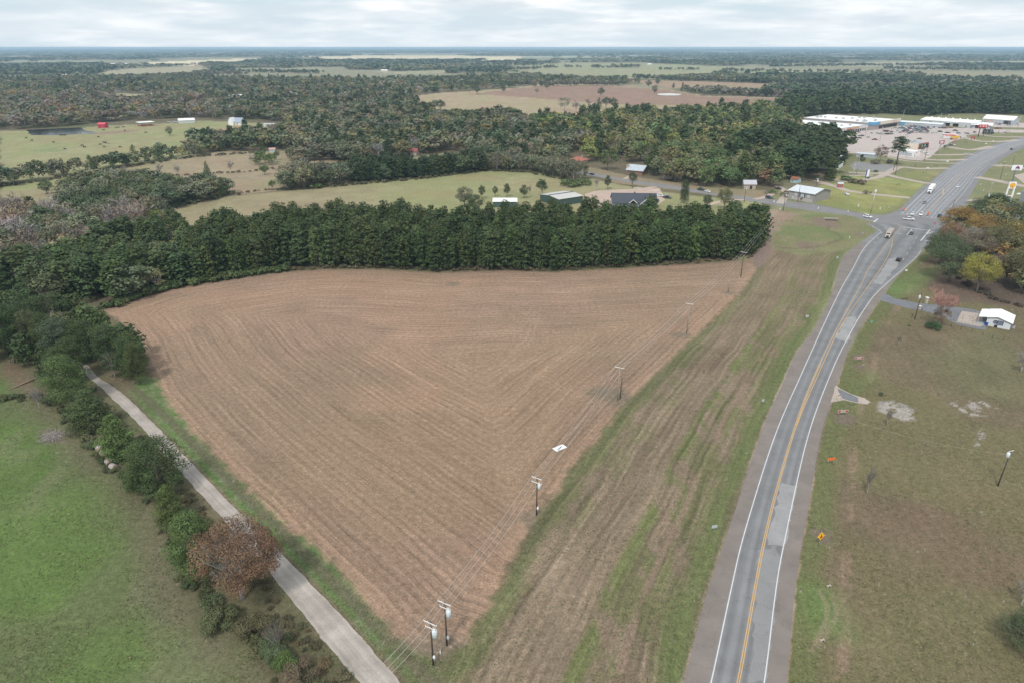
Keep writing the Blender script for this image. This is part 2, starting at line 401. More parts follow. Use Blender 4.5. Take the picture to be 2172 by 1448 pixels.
    for q in (21.5, 23.3, 27.0, 28.8, 32.5, 7.2): v = ((1-smooth(.15, .5, np.abs(dd-q)))*smooth(.35, .55, n1)*.45)[:, None]; vc = vc*(1-v)+A(.26, .21, .15)*v
    v = ((1-smooth(2.5, 6.0, dRf+(n1-.5)*5))*.8)[:, None]; vc = vc*(1-v)+A(.120, .138, .060)*v
    s4 = fbm((dh+warp)*1.1, y*.05, 2, 66); vc = vc*(.66+.68*s4)[:, None]
    v = (smooth(190, 260, y)*.5)[:, None]; vc = vc*(1-v)+A(.225, .190, .115)*(.8+.4*n1)[:, None]*v
    v = ((1-smooth(3.0, 7.0, dh+(n1-.5)*3))*.8)[:, None]; vc = vc*(1-v)+A(.125, .160, .060)*v
    v = ((1-smooth(.4, .9, np.abs(dh-10.5+(n2-.5)*3)))*smooth(.4, .55, n1))[:, None]; vc = vc*(1-v*.7)+A(.26, .19, .14)*v*.7
    v = ((1-smooth(.0, .7, dh-.2+(n4-.5)*.5)))[:, None]; vc = vc*(1-v)+A(.42, .33, .27)*v
    put(mv, vc*np.array([.90, .86, .88])); row[:] = np.where(mv > .5, dh+warp, row); amp[:] = np.where(mv > .5, .42, amp)
    # green swale by the junction
    d = sdist(PP([(1630,500),(1680,455),(1740,452),(1850,475),(1850,490),(1790,525),(1700,530),(1640,530)]), wx, wy)
    sc = A(.190, .175, .095)*(.75+.5*n1)[:, None]; v = smooth(.46, .66, fbm(x*.05, y*.05, 3, 90))[:, None]; sc = sc*(1-v)+A(.150, .170, .075)*v
    v = smooth(.52, .66, fbm(x*.06, y*.04+7, 3, 92))[:, None]; sc = sc*(1-v)+A(.19, .145, .11)*v
    put(smooth(-4, 5, d), sc)
    d = pdist(PP([(1753,478),(1762,490),(1778,500),(1782,510),(1750,520),(1700,526),(1660,527)]), wx, wy); put((1-smooth(.2, 1.5, d+(n4-.5)*1.5))*.6, A(.12, .10, .07))
    d = sdist(PP([(1590,560),(1600,520),(1616,490),(1612,450),(1640,445),(1690,455),(1665,470),(1640,500),(1635,540)]), wx, wy)
    put(smooth(-4, 3, d)*.85, A(.285, .20, .155)*(.8+.4*n1)[:, None])
    d = pdist(PP([(1595,575),(1625,520),(1632,490)]), wx, wy); put((1-smooth(1.5, 4, d))*.7, A(.20, .15, .13))
    # land east of the highway
    EAST = PP([(1630,1680),(1665,1448),(1686,1233),(1710,1089),(1740,920),(1760,857),(1796,749),(1816,708),(1865,637),(1903,586),(1945,546),(1990,500),(2250,520),(2400,800),(3200,1680)])
    de = sdist(EAST, wx*.4+x*.6, wy*.4+y*.6); me_ = smooth(-.5, 1, de)
    dpe = (x-hx('pe', y))*.93
    ec = A(.158, .135, .086)*(.76+.48*n1)[:, None]
    v = smooth(.45, .62, fbm(x*.03, y*.03, 3, 70))[:, None]; ec = ec*(1-v*.55)+A(.150, .155, .072)*v*.55
    v = smooth(.52, .70, fbm(x*.02+3, y*.03, 3, 73))[:, None]; ec = ec*(1-v*.7)+A(.165, .122, .085)*v*.7
    v = smooth(.45, .7, fbm(x*.8, y*.04, 2, 74))[:, None]; ec = ec*(1-v*.22)+A(.2, .16, .11)*v*.22
    v = ((1-smooth(3.5, 7, dpe+(n1-.5)*3))*.7)[:, None]; ec = ec*(1-v)+A(.125, .155, .062)*v
    v = ((1-smooth(.5, 1.3, np.abs(dpe-8.5-(n2-.5)*4)))*smooth(.42, .6, n1))[:, None]; ec = ec*(1-v*.6)+A(.27, .20, .15)*v*.6
    v = ((1-smooth(0, .6, dpe-.1+(n4-.5)*.6)))[:, None]; ec = ec*(1-v)+A(.36, .27, .22)*v
    put(me_, ec*np.array([.92, .86, .84])); row[:] = np.where(me_ > .5, x*.7-y*.25, row); amp[:] = np.where(me_ > .5, .16, amp)
    def patch(poly, c, soft=1.5, a=.9):
        d = sdist(PP(poly), wx*.6+x*.4, wy*.6+y*.4); put(smooth(-soft, soft, d)*a, A(*c)*(.8+.4*n1)[:, None])
    patch([(1715,1250),(1760,1255),(1790,1290),(1810,1340),(1745,1345),(1725,1300)], (.105,.165,.052), 4, .8)
    patch([(1950,600),(2040,640),(2172,650),(2172,610),(2080,600),(2010,585)], (.135,.095,.075), 3)
    patch([(1870,600),(1920,590),(1960,570),(1990,560),(1970,600),(1900,640)], (.12,.165,.06), 4, .8)
    patch([(2020,560),(2100,640),(2172,650),(2300,640),(2250,560),(2150,540)], (.10,.075,.06), 4, .85)
    patch([(1960,760),(2100,700),(2172,760),(2172,860),(2020,830)], (.125,.14,.065), 8, .5)
    patch([(1800,880),(1860,800),(1850,780),(1800,850)], (.12,.16,.06), 2, .6)
    for poly, th in (([(1855,849),(1890,846),(1945,862),(1948,893),(1920,896),(1858,872)], .36), ([(2000,852),(2030,846),(2090,858),(2100,885),(2060,884),(2020,866)], .47), ([(2058,945),(2072,908),(2092,900),(2098,925),(2082,955)], .45), ([(2045,850),(2075,840),(2110,862),(2090,870)], .55)):
        d = sdist(PP(poly), x, y); q = fbm(x*.55, y*.75, 3, 130); mk = smooth(0, 1.5, d)*smooth(th, th+.05, q); put(mk*.9, A(.30, .275, .25)*(.7+.6*n4)[:, None])
    for q, r in (((1820,757),2.5), ((1790,885),3), ((1743,1135),2.5), ((1822,778),2), ((1786,893),2)):
        d = np.hypot(x-P(*q)[0], y-P(*q)[1]); put((1-smooth(r*.4, r*1.3, d+(n4-.5)*1.5))*.75, A(.165, .125, .105))
    for pl in ([(1738,1255),(1755,1290),(1745,1330),(1720,1380)], [(1765,1265),(1775,1295),(1760,1330),(1735,1370)]):
        d = pdist(spline(PP(pl)), x, y); put((1-smooth(.2, .6, d))*.5, A(.24, .19, .13))
    # pasture west of the country road
    PAST = PP([(0,780),(60,790),(95,850),(160,900),(220,975),(330,1080),(365,1180),(420,1280),(520,1340),(600,1448),(720,1620),(-1200,1680),(-600,780)])
    dp = sdist(PAST, wx*.7+x*.3, wy*.7+y*.3); mp = smooth(-2.5, 2.5, dp)
    pc = A(.096, .142, .043)*(.80+.40*n1)[:, None]
    v = smooth(.44, .64, fbm(x*.03+2, y*.03, 3, 81))[:, None]; pc = pc*(1-v*.6)+A(.112, .120, .062)*v*.6
    v = smooth(.5, .72, fbm(x*.12+2, y*.05, 3, 83))[:, None]; pc = pc*(1-v*.35)+A(.17, .16, .10)*v*.35
    v = ((1-smooth(2, 9, dp+(n2-.5)*6))*.7)[:, None]; pc = pc*(1-v)+A(.135, .115, .075)*v
    put(mp, pc)
    BEL = PP([(95,850),(160,900),(220,975),(330,1080),(365,1180),(420,1280),(520,1340),(600,1448),(720,1620),(800,1500),(660,1330),(560,1200),(440,1080),(340,960),(250,870),(200,800),(100,720),(0,670),(0,780)])
    d = sdist(BEL, wx, wy); put(smooth(-1, 1, d)*(1-mp), A(.118, .108, .062)*(.75+.5*n1)[:, None])
    patch([(85,910),(110,905),(140,915),(150,930),(110,935),(85,925)], (.15,.12,.10), 1.5, .8)
    patch([(0,760),(60,790),(80,840),(40,820),(0,800)], (.17,.115,.08), 2, .7)
    # grass strip between the country road and the field
    gs = np.vstack([PP([(262,828),(300,866),(337,909),(385,965),(434,1015),(487,1073),(540,1125),(589,1174),(640,1225),(700,1284),(780,1363),(850,1448),(1000,1680)]), PP([(1100,1680),(930,1448),(830,1345),(760,1262),(680,1182),(600,1107),(500,1012),(420,927),(345,832),(328,800),(290,800)])])
    d = sdist(gs, wx*.5+x*.5, wy*.5+y*.5); dr = pdist(cR, x, y)
    sc = A(.110, .165, .058)*(.72+.5*n1)[:, None]; v = smooth(.45, .7, n4)[:, None]; sc = sc*(1-v*.4)+A(.20, .20, .13)*v*.4
    v = ((1-smooth(.8, 1.6, np.abs(dr-3.4-(n2-.5)*2)))*.7)[:, None]; sc = sc*(1-v)+A(.115, .098, .066)*v
    v = ((1-smooth(0, 1.0, dr-.1))*.8)[:, None]; sc = sc*(1-v)+A(.20, .14, .10)*v
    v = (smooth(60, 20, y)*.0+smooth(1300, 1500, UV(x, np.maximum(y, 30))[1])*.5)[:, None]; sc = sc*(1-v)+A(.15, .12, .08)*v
    put(smooth(-1, 1, d), sc)
    # ---- ploughed field
    wfx = x+(n2-.5)*3.0+(n1-.5)*.9; wfy = y+(n2-.5)*2.0+(n1-.5)*.9
    sd = sdist(FIELD, wfx, wfy)
    dT = pdist(fT, x, y); dR = pdist(fR, x, y); dL = pdist(fL, x, y)
    k = 1.6
    cc0 = np.array([P(1060, 770)]); oT, oR, oL = [pdist(p_, cc0[:, 0], cc0[:, 1])[0] for p_ in (fT, fR, fL)]; om = (oT+oR+oL)/3
    dT2 = dT-(oT-om)*.8; dR2 = dR-(oR-om)*.8; dL2 = dL-(oL-om)*.8
    mn = np.minimum(np.minimum(dT2, dR2), dL2); rc = mn-k*np.log(np.exp(-(dT2-mn)/k)+np.exp(-(dR2-mn)/k)+np.exp(-(dL2-mn)/k))
    reg = np.argmin(np.stack([dT2, dR2, dL2]), 0); rc = rc+reg*.8+(fbm(x*.03+reg*9, y*.03, 3, 120)-.5)*2.2
    mf = smooth(-1.2, 1.2, sd+(n4-.5)*2.4)
    # headland turns: near the mitre lines rows blur
    s = np.sort(np.stack([dT2, dR2, dL2]), 0); mit = np.exp(-((s[1]-s[0])/7.0)**2)
    fc = A(.310, .208, .150)*((.84+.32*n1)*(.84+.16*smooth(130, 260, y)))[:, None]  # soil darkened toward the near end, painting in lens vignetting
    v = smooth(.42, .62, fbm(x*.013, y*.013, 3, 101))[:, None]; fc = fc*(1-v*.55)+A(.305, .205, .135)*v*.55
    v = smooth(.50, .68, fbm(x*.022+5, y*.022, 3, 103))[:, None]; fc = fc*(1-v*.4)+A(.262, .190, .128)*v*.4
    v = smooth(.55, .7, fbm(x*.03+9, y*.03, 3, 104))[:, None]; fc = fc*(1-v*.5)+A(.35, .220, .155)*v*.5
    # broad implement passes
    pn = fbm(rc*.22+40, rc*0+.5+mit*.2, 2, 106); fc = fc*(1+.16*(pn-.5))[:, None]
    v = (smooth(.35, 1, mit)*.35)[:, None]; fc = fc*(1-v)+A(.320, .215, .148)*v
    # edge brightening where bare red soil shows
    v = ((1-smooth(.5, 4.5, sd+(n1-.5)*3))*.40)[:, None]; fc = fc*(1-v)+A(.40, .26, .185)*v
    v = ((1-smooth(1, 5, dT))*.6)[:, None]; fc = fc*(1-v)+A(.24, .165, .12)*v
    # tractor track across, turning loops
    for pl in ([(1060,760),(1100,785),(1150,800),(1195,825),(1240,840)], [(1075,700),(1105,690),(1140,650),(1125,715),(1100,735)], [(975,770),(990,800),(1000,808),(1080,780),(1190,740)], [(980,735),(960,770),(985,800)],
               [(870,860),(850,900),(880,930),(940,925),(985,890)], [(1050,640),(1100,655),(1130,680),(1120,720),(1090,745)]):
        d = pdist(spline(PP(pl)), x, y)
        v = ((1-smooth(.2, .5, np.abs(d-.9)))*.30*(.4+n1))[:, None]; fc = fc*(1-v)+A(.38, .27, .20)*v
    # grassy patches round poles
    for q, r in (((1312,852),5), ((1448,712),4), ((1545,622),3.5), ((925,1400),6), ((1138,1100),3.5), ((965,602),3), ((1285,835),6), ((1215,1000),2)):
        d = np.hypot((x-P(*q)[0])*.8, y-P(*q)[1]); put_v = ((1-smooth(r*.4, r*1.1, d+(n1-.5)*5))*.75)[:, None]; fc = fc*(1-put_v)+A(.19, .155, .115)*put_v
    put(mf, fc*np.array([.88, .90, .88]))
    # white pebbles of litter
    row[:] = np.where(sd > -.5, rc, row); amp[:] = np.where(sd > -.5, .66-.34*smooth(.2, .9, mit), amp)
    # woods floor under the trees north-west of the field keeps its own colour; tiny light stones
    st = smooth(.955, .985, vnoise(x*1.7, y*1.7, 200))*(y < 330)
    put(st*.35, A(.42, .37, .32))
    col[:] = np.clip(col*(.93+.14*vnoise(x*2.2, y*2.2, 300))[:, None], 0, 1)
    idx = np.arange(n).reshape(nr, ncl)
    q = np.stack([idx[:-1, :-1], idx[:-1, 1:], idx[1:, 1:], idx[1:, :-1]], -1).reshape(-1, 4)
    z = np.zeros(n)
    fmask = (sd > 0)[q].sum(1) >= 3
    def sub(name, sel, **kw):
        qq = q[sel]; u, inv = np.unique(qq, return_inverse=True)
        me = npmesh(name, np.stack([x[u], y[u], z[u]], 1), quads=inv.reshape(-1, 4), pattr={'row': row[u], 'amp': amp[u]}, pcol={'cover': col[u]})
        me.materials.append(ground_mat()); o = link(bpy.data.objects.new(name, me)); o['kind'] = 'structure'; return o
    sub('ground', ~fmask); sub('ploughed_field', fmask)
def ground_mat():
    if 'ground_cover' in MATS: return MATS['ground_cover']
    m = bpy.data.materials.new('ground_cover'); m.use_nodes = True; t = m.node_tree; b = t.nodes['Principled BSDF']
    b.inputs['Roughness'].default_value = .95; b.inputs['Specular IOR Level'].default_value = .12
    ac = N(t, 'ShaderNodeAttribute', attribute_name='cover'); ar = N(t, 'ShaderNodeAttribute', attribute_name='row'); aa = N(t, 'ShaderNodeAttribute', attribute_name='amp')
    g = N(t, 'ShaderNodeNewGeometry'); sp = N(t, 'ShaderNodeSeparateXYZ'); t.links.new(g.outputs['Position'], sp.inputs[0])
    # streaks that run along the rows
    wob = noise(t, g.outputs['Position'], .35, 3); rw = mathn(t, 'ADD', ar.outputs['Fac'], mathn(t, 'MULTIPLY', wob, .5))
    cb = N(t, 'ShaderNodeCombineXYZ'); t.links.new(mathn(t, 'MULTIPLY', rw, 1.45), cb.inputs[0])
    t.links.new(mathn(t, 'MULTIPLY', sp.outputs[0], .035), cb.inputs[1]); t.links.new(mathn(t, 'MULTIPLY', sp.outputs[1], .035), cb.inputs[2])
    st = noise(t, cb.outputs[0], 1.0, 3, .6)
    wv = mathn(t, 'SINE', mathn(t, 'MULTIPLY', rw, 2*math.pi/1.9)); wv2 = mathn(t, 'SINE', mathn(t, 'MULTIPLY', rw, 2*math.pi/.63))
    s = mathn(t, 'ADD', mathn(t, 'MULTIPLY', mathn(t, 'SUBTRACT', st, .5), 1.5), mathn(t, 'ADD', mathn(t, 'MULTIPLY', wv, .085), mathn(t, 'MULTIPLY', wv2, .05)))
    brk = noise(t, g.outputs['Position'], .9, 4, .65)
    s = mathn(t, 'MULTIPLY', s, mathn(t, 'ADD', .45, mathn(t, 'MULTIPLY', brk, 1.1)))
    s = mathn(t, 'MULTIPLY', s, aa.outputs['Fac'])
    fine = noise(t, g.outputs['Position'], 2.6, 5, .7); mid = noise(t, g.outputs['Position'], .8, 5, .65)
    f = mathn(t, 'ADD', 1.0, s); f = mathn(t, 'MULTIPLY', f, mathn(t, 'ADD', .05, mathn(t, 'MULTIPLY', fine, 1.9))); f = mathn(t, 'MULTIPLY', f, mathn(t, 'ADD', .40, mathn(t, 'MULTIPLY', mid, 1.2)))
    cc = N(t, 'ShaderNodeCombineColor')
    for i in range(3): t.links.new(f, cc.inputs[i])
    t.links.new(mixc(t, 1.0, ac.outputs['Color'], cc.outputs[0], 'MULTIPLY'), b.inputs['Base Color'])
    MATS['ground_cover'] = m; return m
build_ground()

# ================================================================== ROADS
def asphalt(name, col, streak=None, var=.2, fine=.25, wp=.07):
    m = bpy.data.materials.new(name); m.use_nodes = True; t = m.node_tree; b = t.nodes['Principled BSDF']
    b.inputs['Roughness'].default_value = .85; b.inputs['Specular IOR Level'].default_value = .25
    g = N(t, 'ShaderNodeNewGeometry'); a = noise(t, g.outputs['Position'], .18, 4); c = noise(t, g.outputs['Position'], 5, 3, .7)
    f = mathn(t, 'ADD', mathn(t, 'MULTIPLY', a, 2*var), 1-var); f = mathn(t, 'MULTIPLY', f, mathn(t, 'ADD', mathn(t, 'MULTIPLY', c, 2*fine), 1-fine))
    if streak:
        at = N(t, 'ShaderNodeAttribute', attribute_name='lane'); sp = N(t, 'ShaderNodeSeparateXYZ'); t.links.new(g.outputs['Position'], sp.inputs[0])
        cb = N(t, 'ShaderNodeCombineXYZ'); t.links.new(mathn(t, 'MULTIPLY', at.outputs['Fac'], 1.6), cb.inputs[0]); t.links.new(mathn(t, 'MULTIPLY', sp.outputs[1], .02), cb.inputs[1])
        s = noise(t, cb.outputs[0], 1.0, 4, .6)
        wt = mathn(t, 'COSINE', mathn(t, 'MULTIPLY', at.outputs['Fac'], 2*math.pi/streak))
        f = mathn(t, 'MULTIPLY', f, mathn(t, 'ADD', .78, mathn(t, 'ADD', mathn(t, 'MULTIPLY', s, .5), mathn(t, 'MULTIPLY', wt, wp))))
    vo = N(t, 'ShaderNodeTexVoronoi', feature='DISTANCE_TO_EDGE'); vo.inputs['Scale'].default_value = .16
    wv = N(t, 'ShaderNodeVectorMath', operation='ADD'); nz = noise(t, g.outputs['Position'], .5, 4, .7, out='Color'); sc_ = N(t, 'ShaderNodeVectorMath', operation='SCALE'); sc_.inputs['Scale'].default_value = 3.5
    t.links.new(nz, sc_.inputs[0]); t.links.new(g.outputs['Position'], wv.inputs[0]); t.links.new(sc_.outputs[0], wv.inputs[1]); t.links.new(wv.outputs[0], vo.inputs['Vector'])
    ck = mathn(t, 'LESS_THAN', vo.outputs['Distance'], .012); f = mathn(t, 'MULTIPLY', f, mathn(t, 'SUBTRACT', 1.0, mathn(t, 'MULTIPLY', ck, .13)))
    cc = N(t, 'ShaderNodeCombineColor')
    for i in range(3): t.links.new(f, cc.inputs[i])
    t.links.new(mixc(t, 1.0, tuple(col), cc.outputs[0], 'MULTIPLY'), b.inputs['Base Color'])
    return m
M_SHOULDER = asphalt('shoulder_asphalt', (.200, .172, .155), var=.32); M_BASE = asphalt('junction_asphalt', (.200, .196, .198), var=.3); M_LANE = asphalt('lane_asphalt', (.182, .182, .186), streak=1.83, var=.3, wp=.12)
M_PATCH = asphalt('pale_asphalt_patch', (.275, .272, .272), var=.3); M_CROAD = asphalt('old_asphalt', (.345, .308, .275), streak=1.7, var=.5, fine=.45, wp=.06)
M_DRIVE = asphalt('driveway_asphalt', (.17, .175, .19)); M_CONC = asphalt('concrete', (.40, .335, .29)); M_GRAVEL = asphalt('gravel', (.43, .33, .27), fine=.35)
M_WPAINT = mat('white_road_paint', (.58, .58, .57), .7, var=.25, scale=.8); M_YPAINT = mat('yellow_road_paint', (.55, .33, .11), .7, var=.25, scale=.8)
M_OLDLOT = asphalt('faded_asphalt', (.23, .225, .22)); M_LOT = asphalt('pinkish_concrete_lot', (.44, .375, .345), var=.3, fine=.12)
flatpoly('highway', ragged(PP(PAVE), .28, 2.5, 3), .020, M_BASE)
def lerp_strip(name, edges, z, material, ys=None, lane=None):
    """edges: list of functions y->x ; makes a strip of quads with a 'lane' attribute in metres"""
    k = len(edges); v = []; la = []
    X = np.array([e(ys) for e in edges])
    for j in range(len(ys)):
        for i in range(k): v.append((X[i, j], ys[j], z)); la.append(lane[i])
    idx = np.arange(len(ys)*k).reshape(len(ys), k)
    q = np.stack([idx[:-1, :-1], idx[:-1, 1:], idx[1:, 1:], idx[1:, :-1]], -1).reshape(-1, 4)
    me = npmesh(name, np.array(v), quads=q, pattr={'lane': np.array(la)}); me.materials.append(material)
    o = link(bpy.data.objects.new(name, me)); o['kind'] = 'structure'; return o
ysS = np.arange(36, 378, 3.0)
def smx(k):
    pl = HWW[k]; sp_ = spline(pl, 10); o = np.argsort(sp_[:, 1])
    return lambda y: np.interp(y, sp_[o, 1], sp_[o, 0])
fww, fyl, fwe, fpw, fpe = smx('ww'), smx('yl'), smx('we'), smx('pw'), smx('pe')
off = lambda f, d: (lambda y: f(y)+d)
wE = lambda y: np.where(y < 250, fwe(y)+.25, fwe(y)+.25)
lerp_strip('highway_lanes', [off(fww, -.3), lambda y: fww(y)*.5+fyl(y)*.5, fyl, lambda y: wE(y)*.5+fyl(y)*.5, wE], .026, M_LANE, ysS, [-3.66, -1.83, 0, 1.83, 3.66])
lerp_strip('highway_shoulder', [off(fpw, -.2), off(fww, -.3)], .0235, M_SHOULDER, ysS[:-14], [0, 1]); lerp_strip('highway_shoulder', [off(fwe, .25), off(fpe, .2)], .0235, M_SHOULDER, ysS[:-30], [0, 1])
M_LANE2 = asphalt('north_lane_asphalt', (.235, .235, .245), streak=1.83, wp=.17)
# north of the junction: strips along the traced curve
def ribbon(name, left, right, z, material, width=None, n=60, across=8, lo=0.0, hi=1.0, kind='structure', parent=None):
    L = spline(left, 12); R = spline(right, 12)
    def rs(p):
        d = np.r_[0, np.cumsum(np.hypot(*np.diff(p, axis=0).T))]; t = np.linspace(0, d[-1], n); return np.stack([np.interp(t, d, p[:, 0]), np.interp(t, d, p[:, 1])], 1)
    L, R = rs(L), rs(R); v = []; la = []
    wid = width or np.hypot(*(R[0]-L[0]))
    for j in range(n):
        for i in range(across+1):
            f = lo+(hi-lo)*i/across; p = L[j]*(1-f)+R[j]*f; v.append((p[0], p[1], z)); la.append(f*wid)
    idx = np.arange(n*(across+1)).reshape(n, across+1)
    q = np.stack([idx[:-1, :-1], idx[:-1, 1:], idx[1:, 1:], idx[1:, :-1]], -1).reshape(-1, 4)
    c = np.array(v); q0 = q[0]; a = c[q0[1]]-c[q0[0]]; b = c[q0[3]]-c[q0[0]]
    if a[0]*b[1]-a[1]*b[0] < 0: q = q[:, ::-1]
    me = npmesh(name, c, quads=q, pattr={'lane': np.array(la)}); me.materials.append(material)
    o = link(bpy.data.objects.new(name, me), parent)
    if kind: o['kind'] = kind
    return o
NW = PP([(1905,452),(1926,433),(1949,410),(1970,393),(1992,376),(2020,354),(2068,327),(2113,308),(2172,293),(2300,275)])
NE = PP([(1992,466),(2012,440),(2040,412),(2062,384),(2078,362),(2105,342),(2140,323),(2172,308),(2240,294),(2320,284)])
ribbon('highway_lanes', NW, NE, .026, M_LANE2, width=18.3, lo=.04, hi=.93)
def line(pts, w, z, material, name, dash=None, kind='structure', sp_=True):
    p = spline(pts, 8) if sp_ and len(pts) > 2 else np.array(pts)
    d = np.r_[0, np.cumsum(np.hypot(*np.diff(p, axis=0).T))]
    segs = [(0, d[-1])] if not dash else [(a, min(a+dash[0], d[-1])) for a in np.arange(0, d[-1], dash[0]+dash[1])]
    mb = MB()
    for a, b in segs:
        n = max(2, int((b-a)/4)+1); t = np.linspace(a, b, n); q = np.stack([np.interp(t, d, p[:, 0]), np.interp(t, d, p[:, 1])], 1)
        g = np.gradient(q, axis=0); g /= np.maximum(np.hypot(g[:, 0], g[:, 1])[:, None], 1e-6); nn = np.stack([-g[:, 1], g[:, 0]], 1)*w/2
        vs = [(*(q[i]+s*nn[i]), z) for i in range(n) for s in (1, -1)]
        mb.add(vs, [(2*i, 2*i+1, 2*i+3, 2*i+2) for i in range(n-1)])
    me = mb.mesh(name, material); o = link(bpy.data.objects.new(name, me))
    if kind: o['kind'] = kind
    return o
def yline(f, d, ys): return np.stack([f(ys)+d, ys], 1)
yA = np.arange(36, 376, 4.0)
LM = 'road_marking'
line(yline(fww, 0, np.arange(36, 372, 4.0)), .17, .032, M_WPAINT, LM, sp_=False)
line(yline(fwe, 0, np.arange(36, 322, 4.0)), .17, .032, M_WPAINT, LM, sp_=False)
line(yline(fyl, -.19, yA), .15, .032, M_YPAINT, LM, sp_=False)
line(yline(fyl, .17, np.arange(36, 196, 4.0)), .15, .032, M_YPAINT, LM, sp_=False)
line(PP([(1688,908),(1703,868),(1730,806),(1765,728),(1785,690),(1811,650),(1844,604),(1868,570),(1885,540),(1892,520),(1893,508)]), .17, .032, M_YPAINT, LM)
line(PP([(1914.6,482),(1969.5,489)]), .6, .032, M_WPAINT, LM); line(PP([(1908,454),(1952,459)]), .6, .032, M_WPAINT, LM); line(PP([(1853,471.5),(1862,464.5)]), .7, .032, M_WPAINT, LM)
line(PP([(1935,485),(1923,499)]), .25, .032, M_WPAINT, LM); line(PP([(1973,487),(1953,511)]), .5, .032, M_WPAINT, LM); line(PP([(1963,499),(1975,493),(1990,491)]), .4, .032, M_WPAINT, LM)
line(PP([(1945,503),(1932,525),(1915,553)]), .15, .032, M_WPAINT, LM, dash=(3, 9)); line(PP([(1962,458),(1985,432.5),(2000,415),(2021,389),(2041,374),(2070,354),(2095,340),(2135,318),(2172,303),(2240,290)]), .2, .032, M_YPAINT, LM)
line(PP([(2000,413),(2001,400),(1999,400)]), .5, .032, M_YPAINT, LM); line(PP([(2003,398),(2030,372),(2060,352),(2090,334),(2130,314),(2172,300)]), .12, .032, M_YPAINT, LM)
line(PP([(1913,452),(1960,406),(1985,382),(2010,362),(2040,344),(2080,325),(2120,309),(2172,296)]), .15, .032, M_WPAINT, LM)
line(PP([(2000,455),(2035,420),(2058,390),(2075,366),(2100,346)]), .15, .032, M_WPAINT, LM)
line(PP([(1940,457),(1962,434)]), .2, .032, M_WPAINT, LM)
line(PP([(1977,463),(2000,437),(2030,404),(2060,372)]), .15, .032, M_WPAINT, LM, dash=(3, 9)); line(PP([(1925,455),(1950,430),(1985,396),(2030,360)]), .15, .032, M_WPAINT, LM, dash=(3, 9))
line(PP([(1880,484),(1866,500),(1850,524)]), .15, .032, M_WPAINT, LM, dash=(3, 9))
line(PP([(1620,427),(1700,438),(1780,450),(1835,461)]), .18, .032, M_YPAINT, LM); line(PP([(1240,366.5),(1330,384),(1430,397.5),(1570,419.5),(1620,427)]), .15, .032, M_YPAINT, LM)
for q in ((1922,488),(1912,496),(1980,502),(1970,511)):   # small turn arrows painted on the lanes
    x, y = P(*q); mb = MB(); mb.add([(x-.9, y-.15, .033), (x+.5, y-.15, .033), (x+.5, y+.15, .033), (x-.9, y+.15, .033), (x-1.7, y, .033), (x-.9, y-.5, .033), (x-.9, y+.5, .033)], [(0, 1, 2, 3), (4, 5, 6)])
    o = link(bpy.data.objects.new(LM, mb.mesh(LM, M_WPAINT))); o['kind'] = 'structure'
# patches of pale new asphalt
def patchpoly(px, m, z, name): return flatpoly(name, ragged(PP(px), .55, .8, 8), z, m)
patchpoly([(1629,1152),(1665,1158),(1691,1030),(1655,1020)], M_PATCH, .029, 'asphalt_patch')
patchpoly([(1771,715),(1797,727),(1818,674),(1797,671)], M_PATCH, .029, 'asphalt_patch')
patchpoly([(1853,600),(1870,604),(1905,562),(1903,545),(1885,550)], M_PATCH, .029, 'asphalt_patch')
patchpoly([(1610,1165),(1640,1160),(1655,1180),(1625,1448),(1590,1448)], asphalt('worn_asphalt', (.228,.226,.228)), .0285, 'asphalt_patch')
# country road
def wob(p, amp, sd_):
    q = spline(p, 14); q = q+amp*(np.stack([vnoise(q[:, 0]*.6, q[:, 1]*.6, sd_), vnoise(q[:, 0]*.6, q[:, 1]*.6, sd_+3)], 1)-.5)*2; return q
_a, _b = wob(cL, .17, 5), wob(cR, .17, 9); n_ = min(len(_a), len(_b)); rs_ = lambda p: np.stack([np.interp(np.linspace(0, 1, 220), np.linspace(0, 1, len(p)), p[:, i]) for i in (0, 1)], 1)
_a, _b = rs_(_a), rs_(_b); v_ = []; l_ = []
for j in range(220):
    for i in range(7): f_ = i/6; q_ = _a[j]*(1-f_)+_b[j]*f_; v_.append((q_[0], q_[1], .02)); l_.append(f_*5.0)
ix_ = np.arange(220*7).reshape(220, 7); me_r = npmesh('country_road', np.array(v_), quads=np.stack([ix_[:-1, :-1], ix_[:-1, 1:], ix_[1:, 1:], ix_[1:, :-1]], -1).reshape(-1, 4), pattr={'lane': np.array(l_)}); me_r.materials.append(M_CROAD); link(bpy.data.objects.new('country_road', me_r))['kind'] = 'structure'
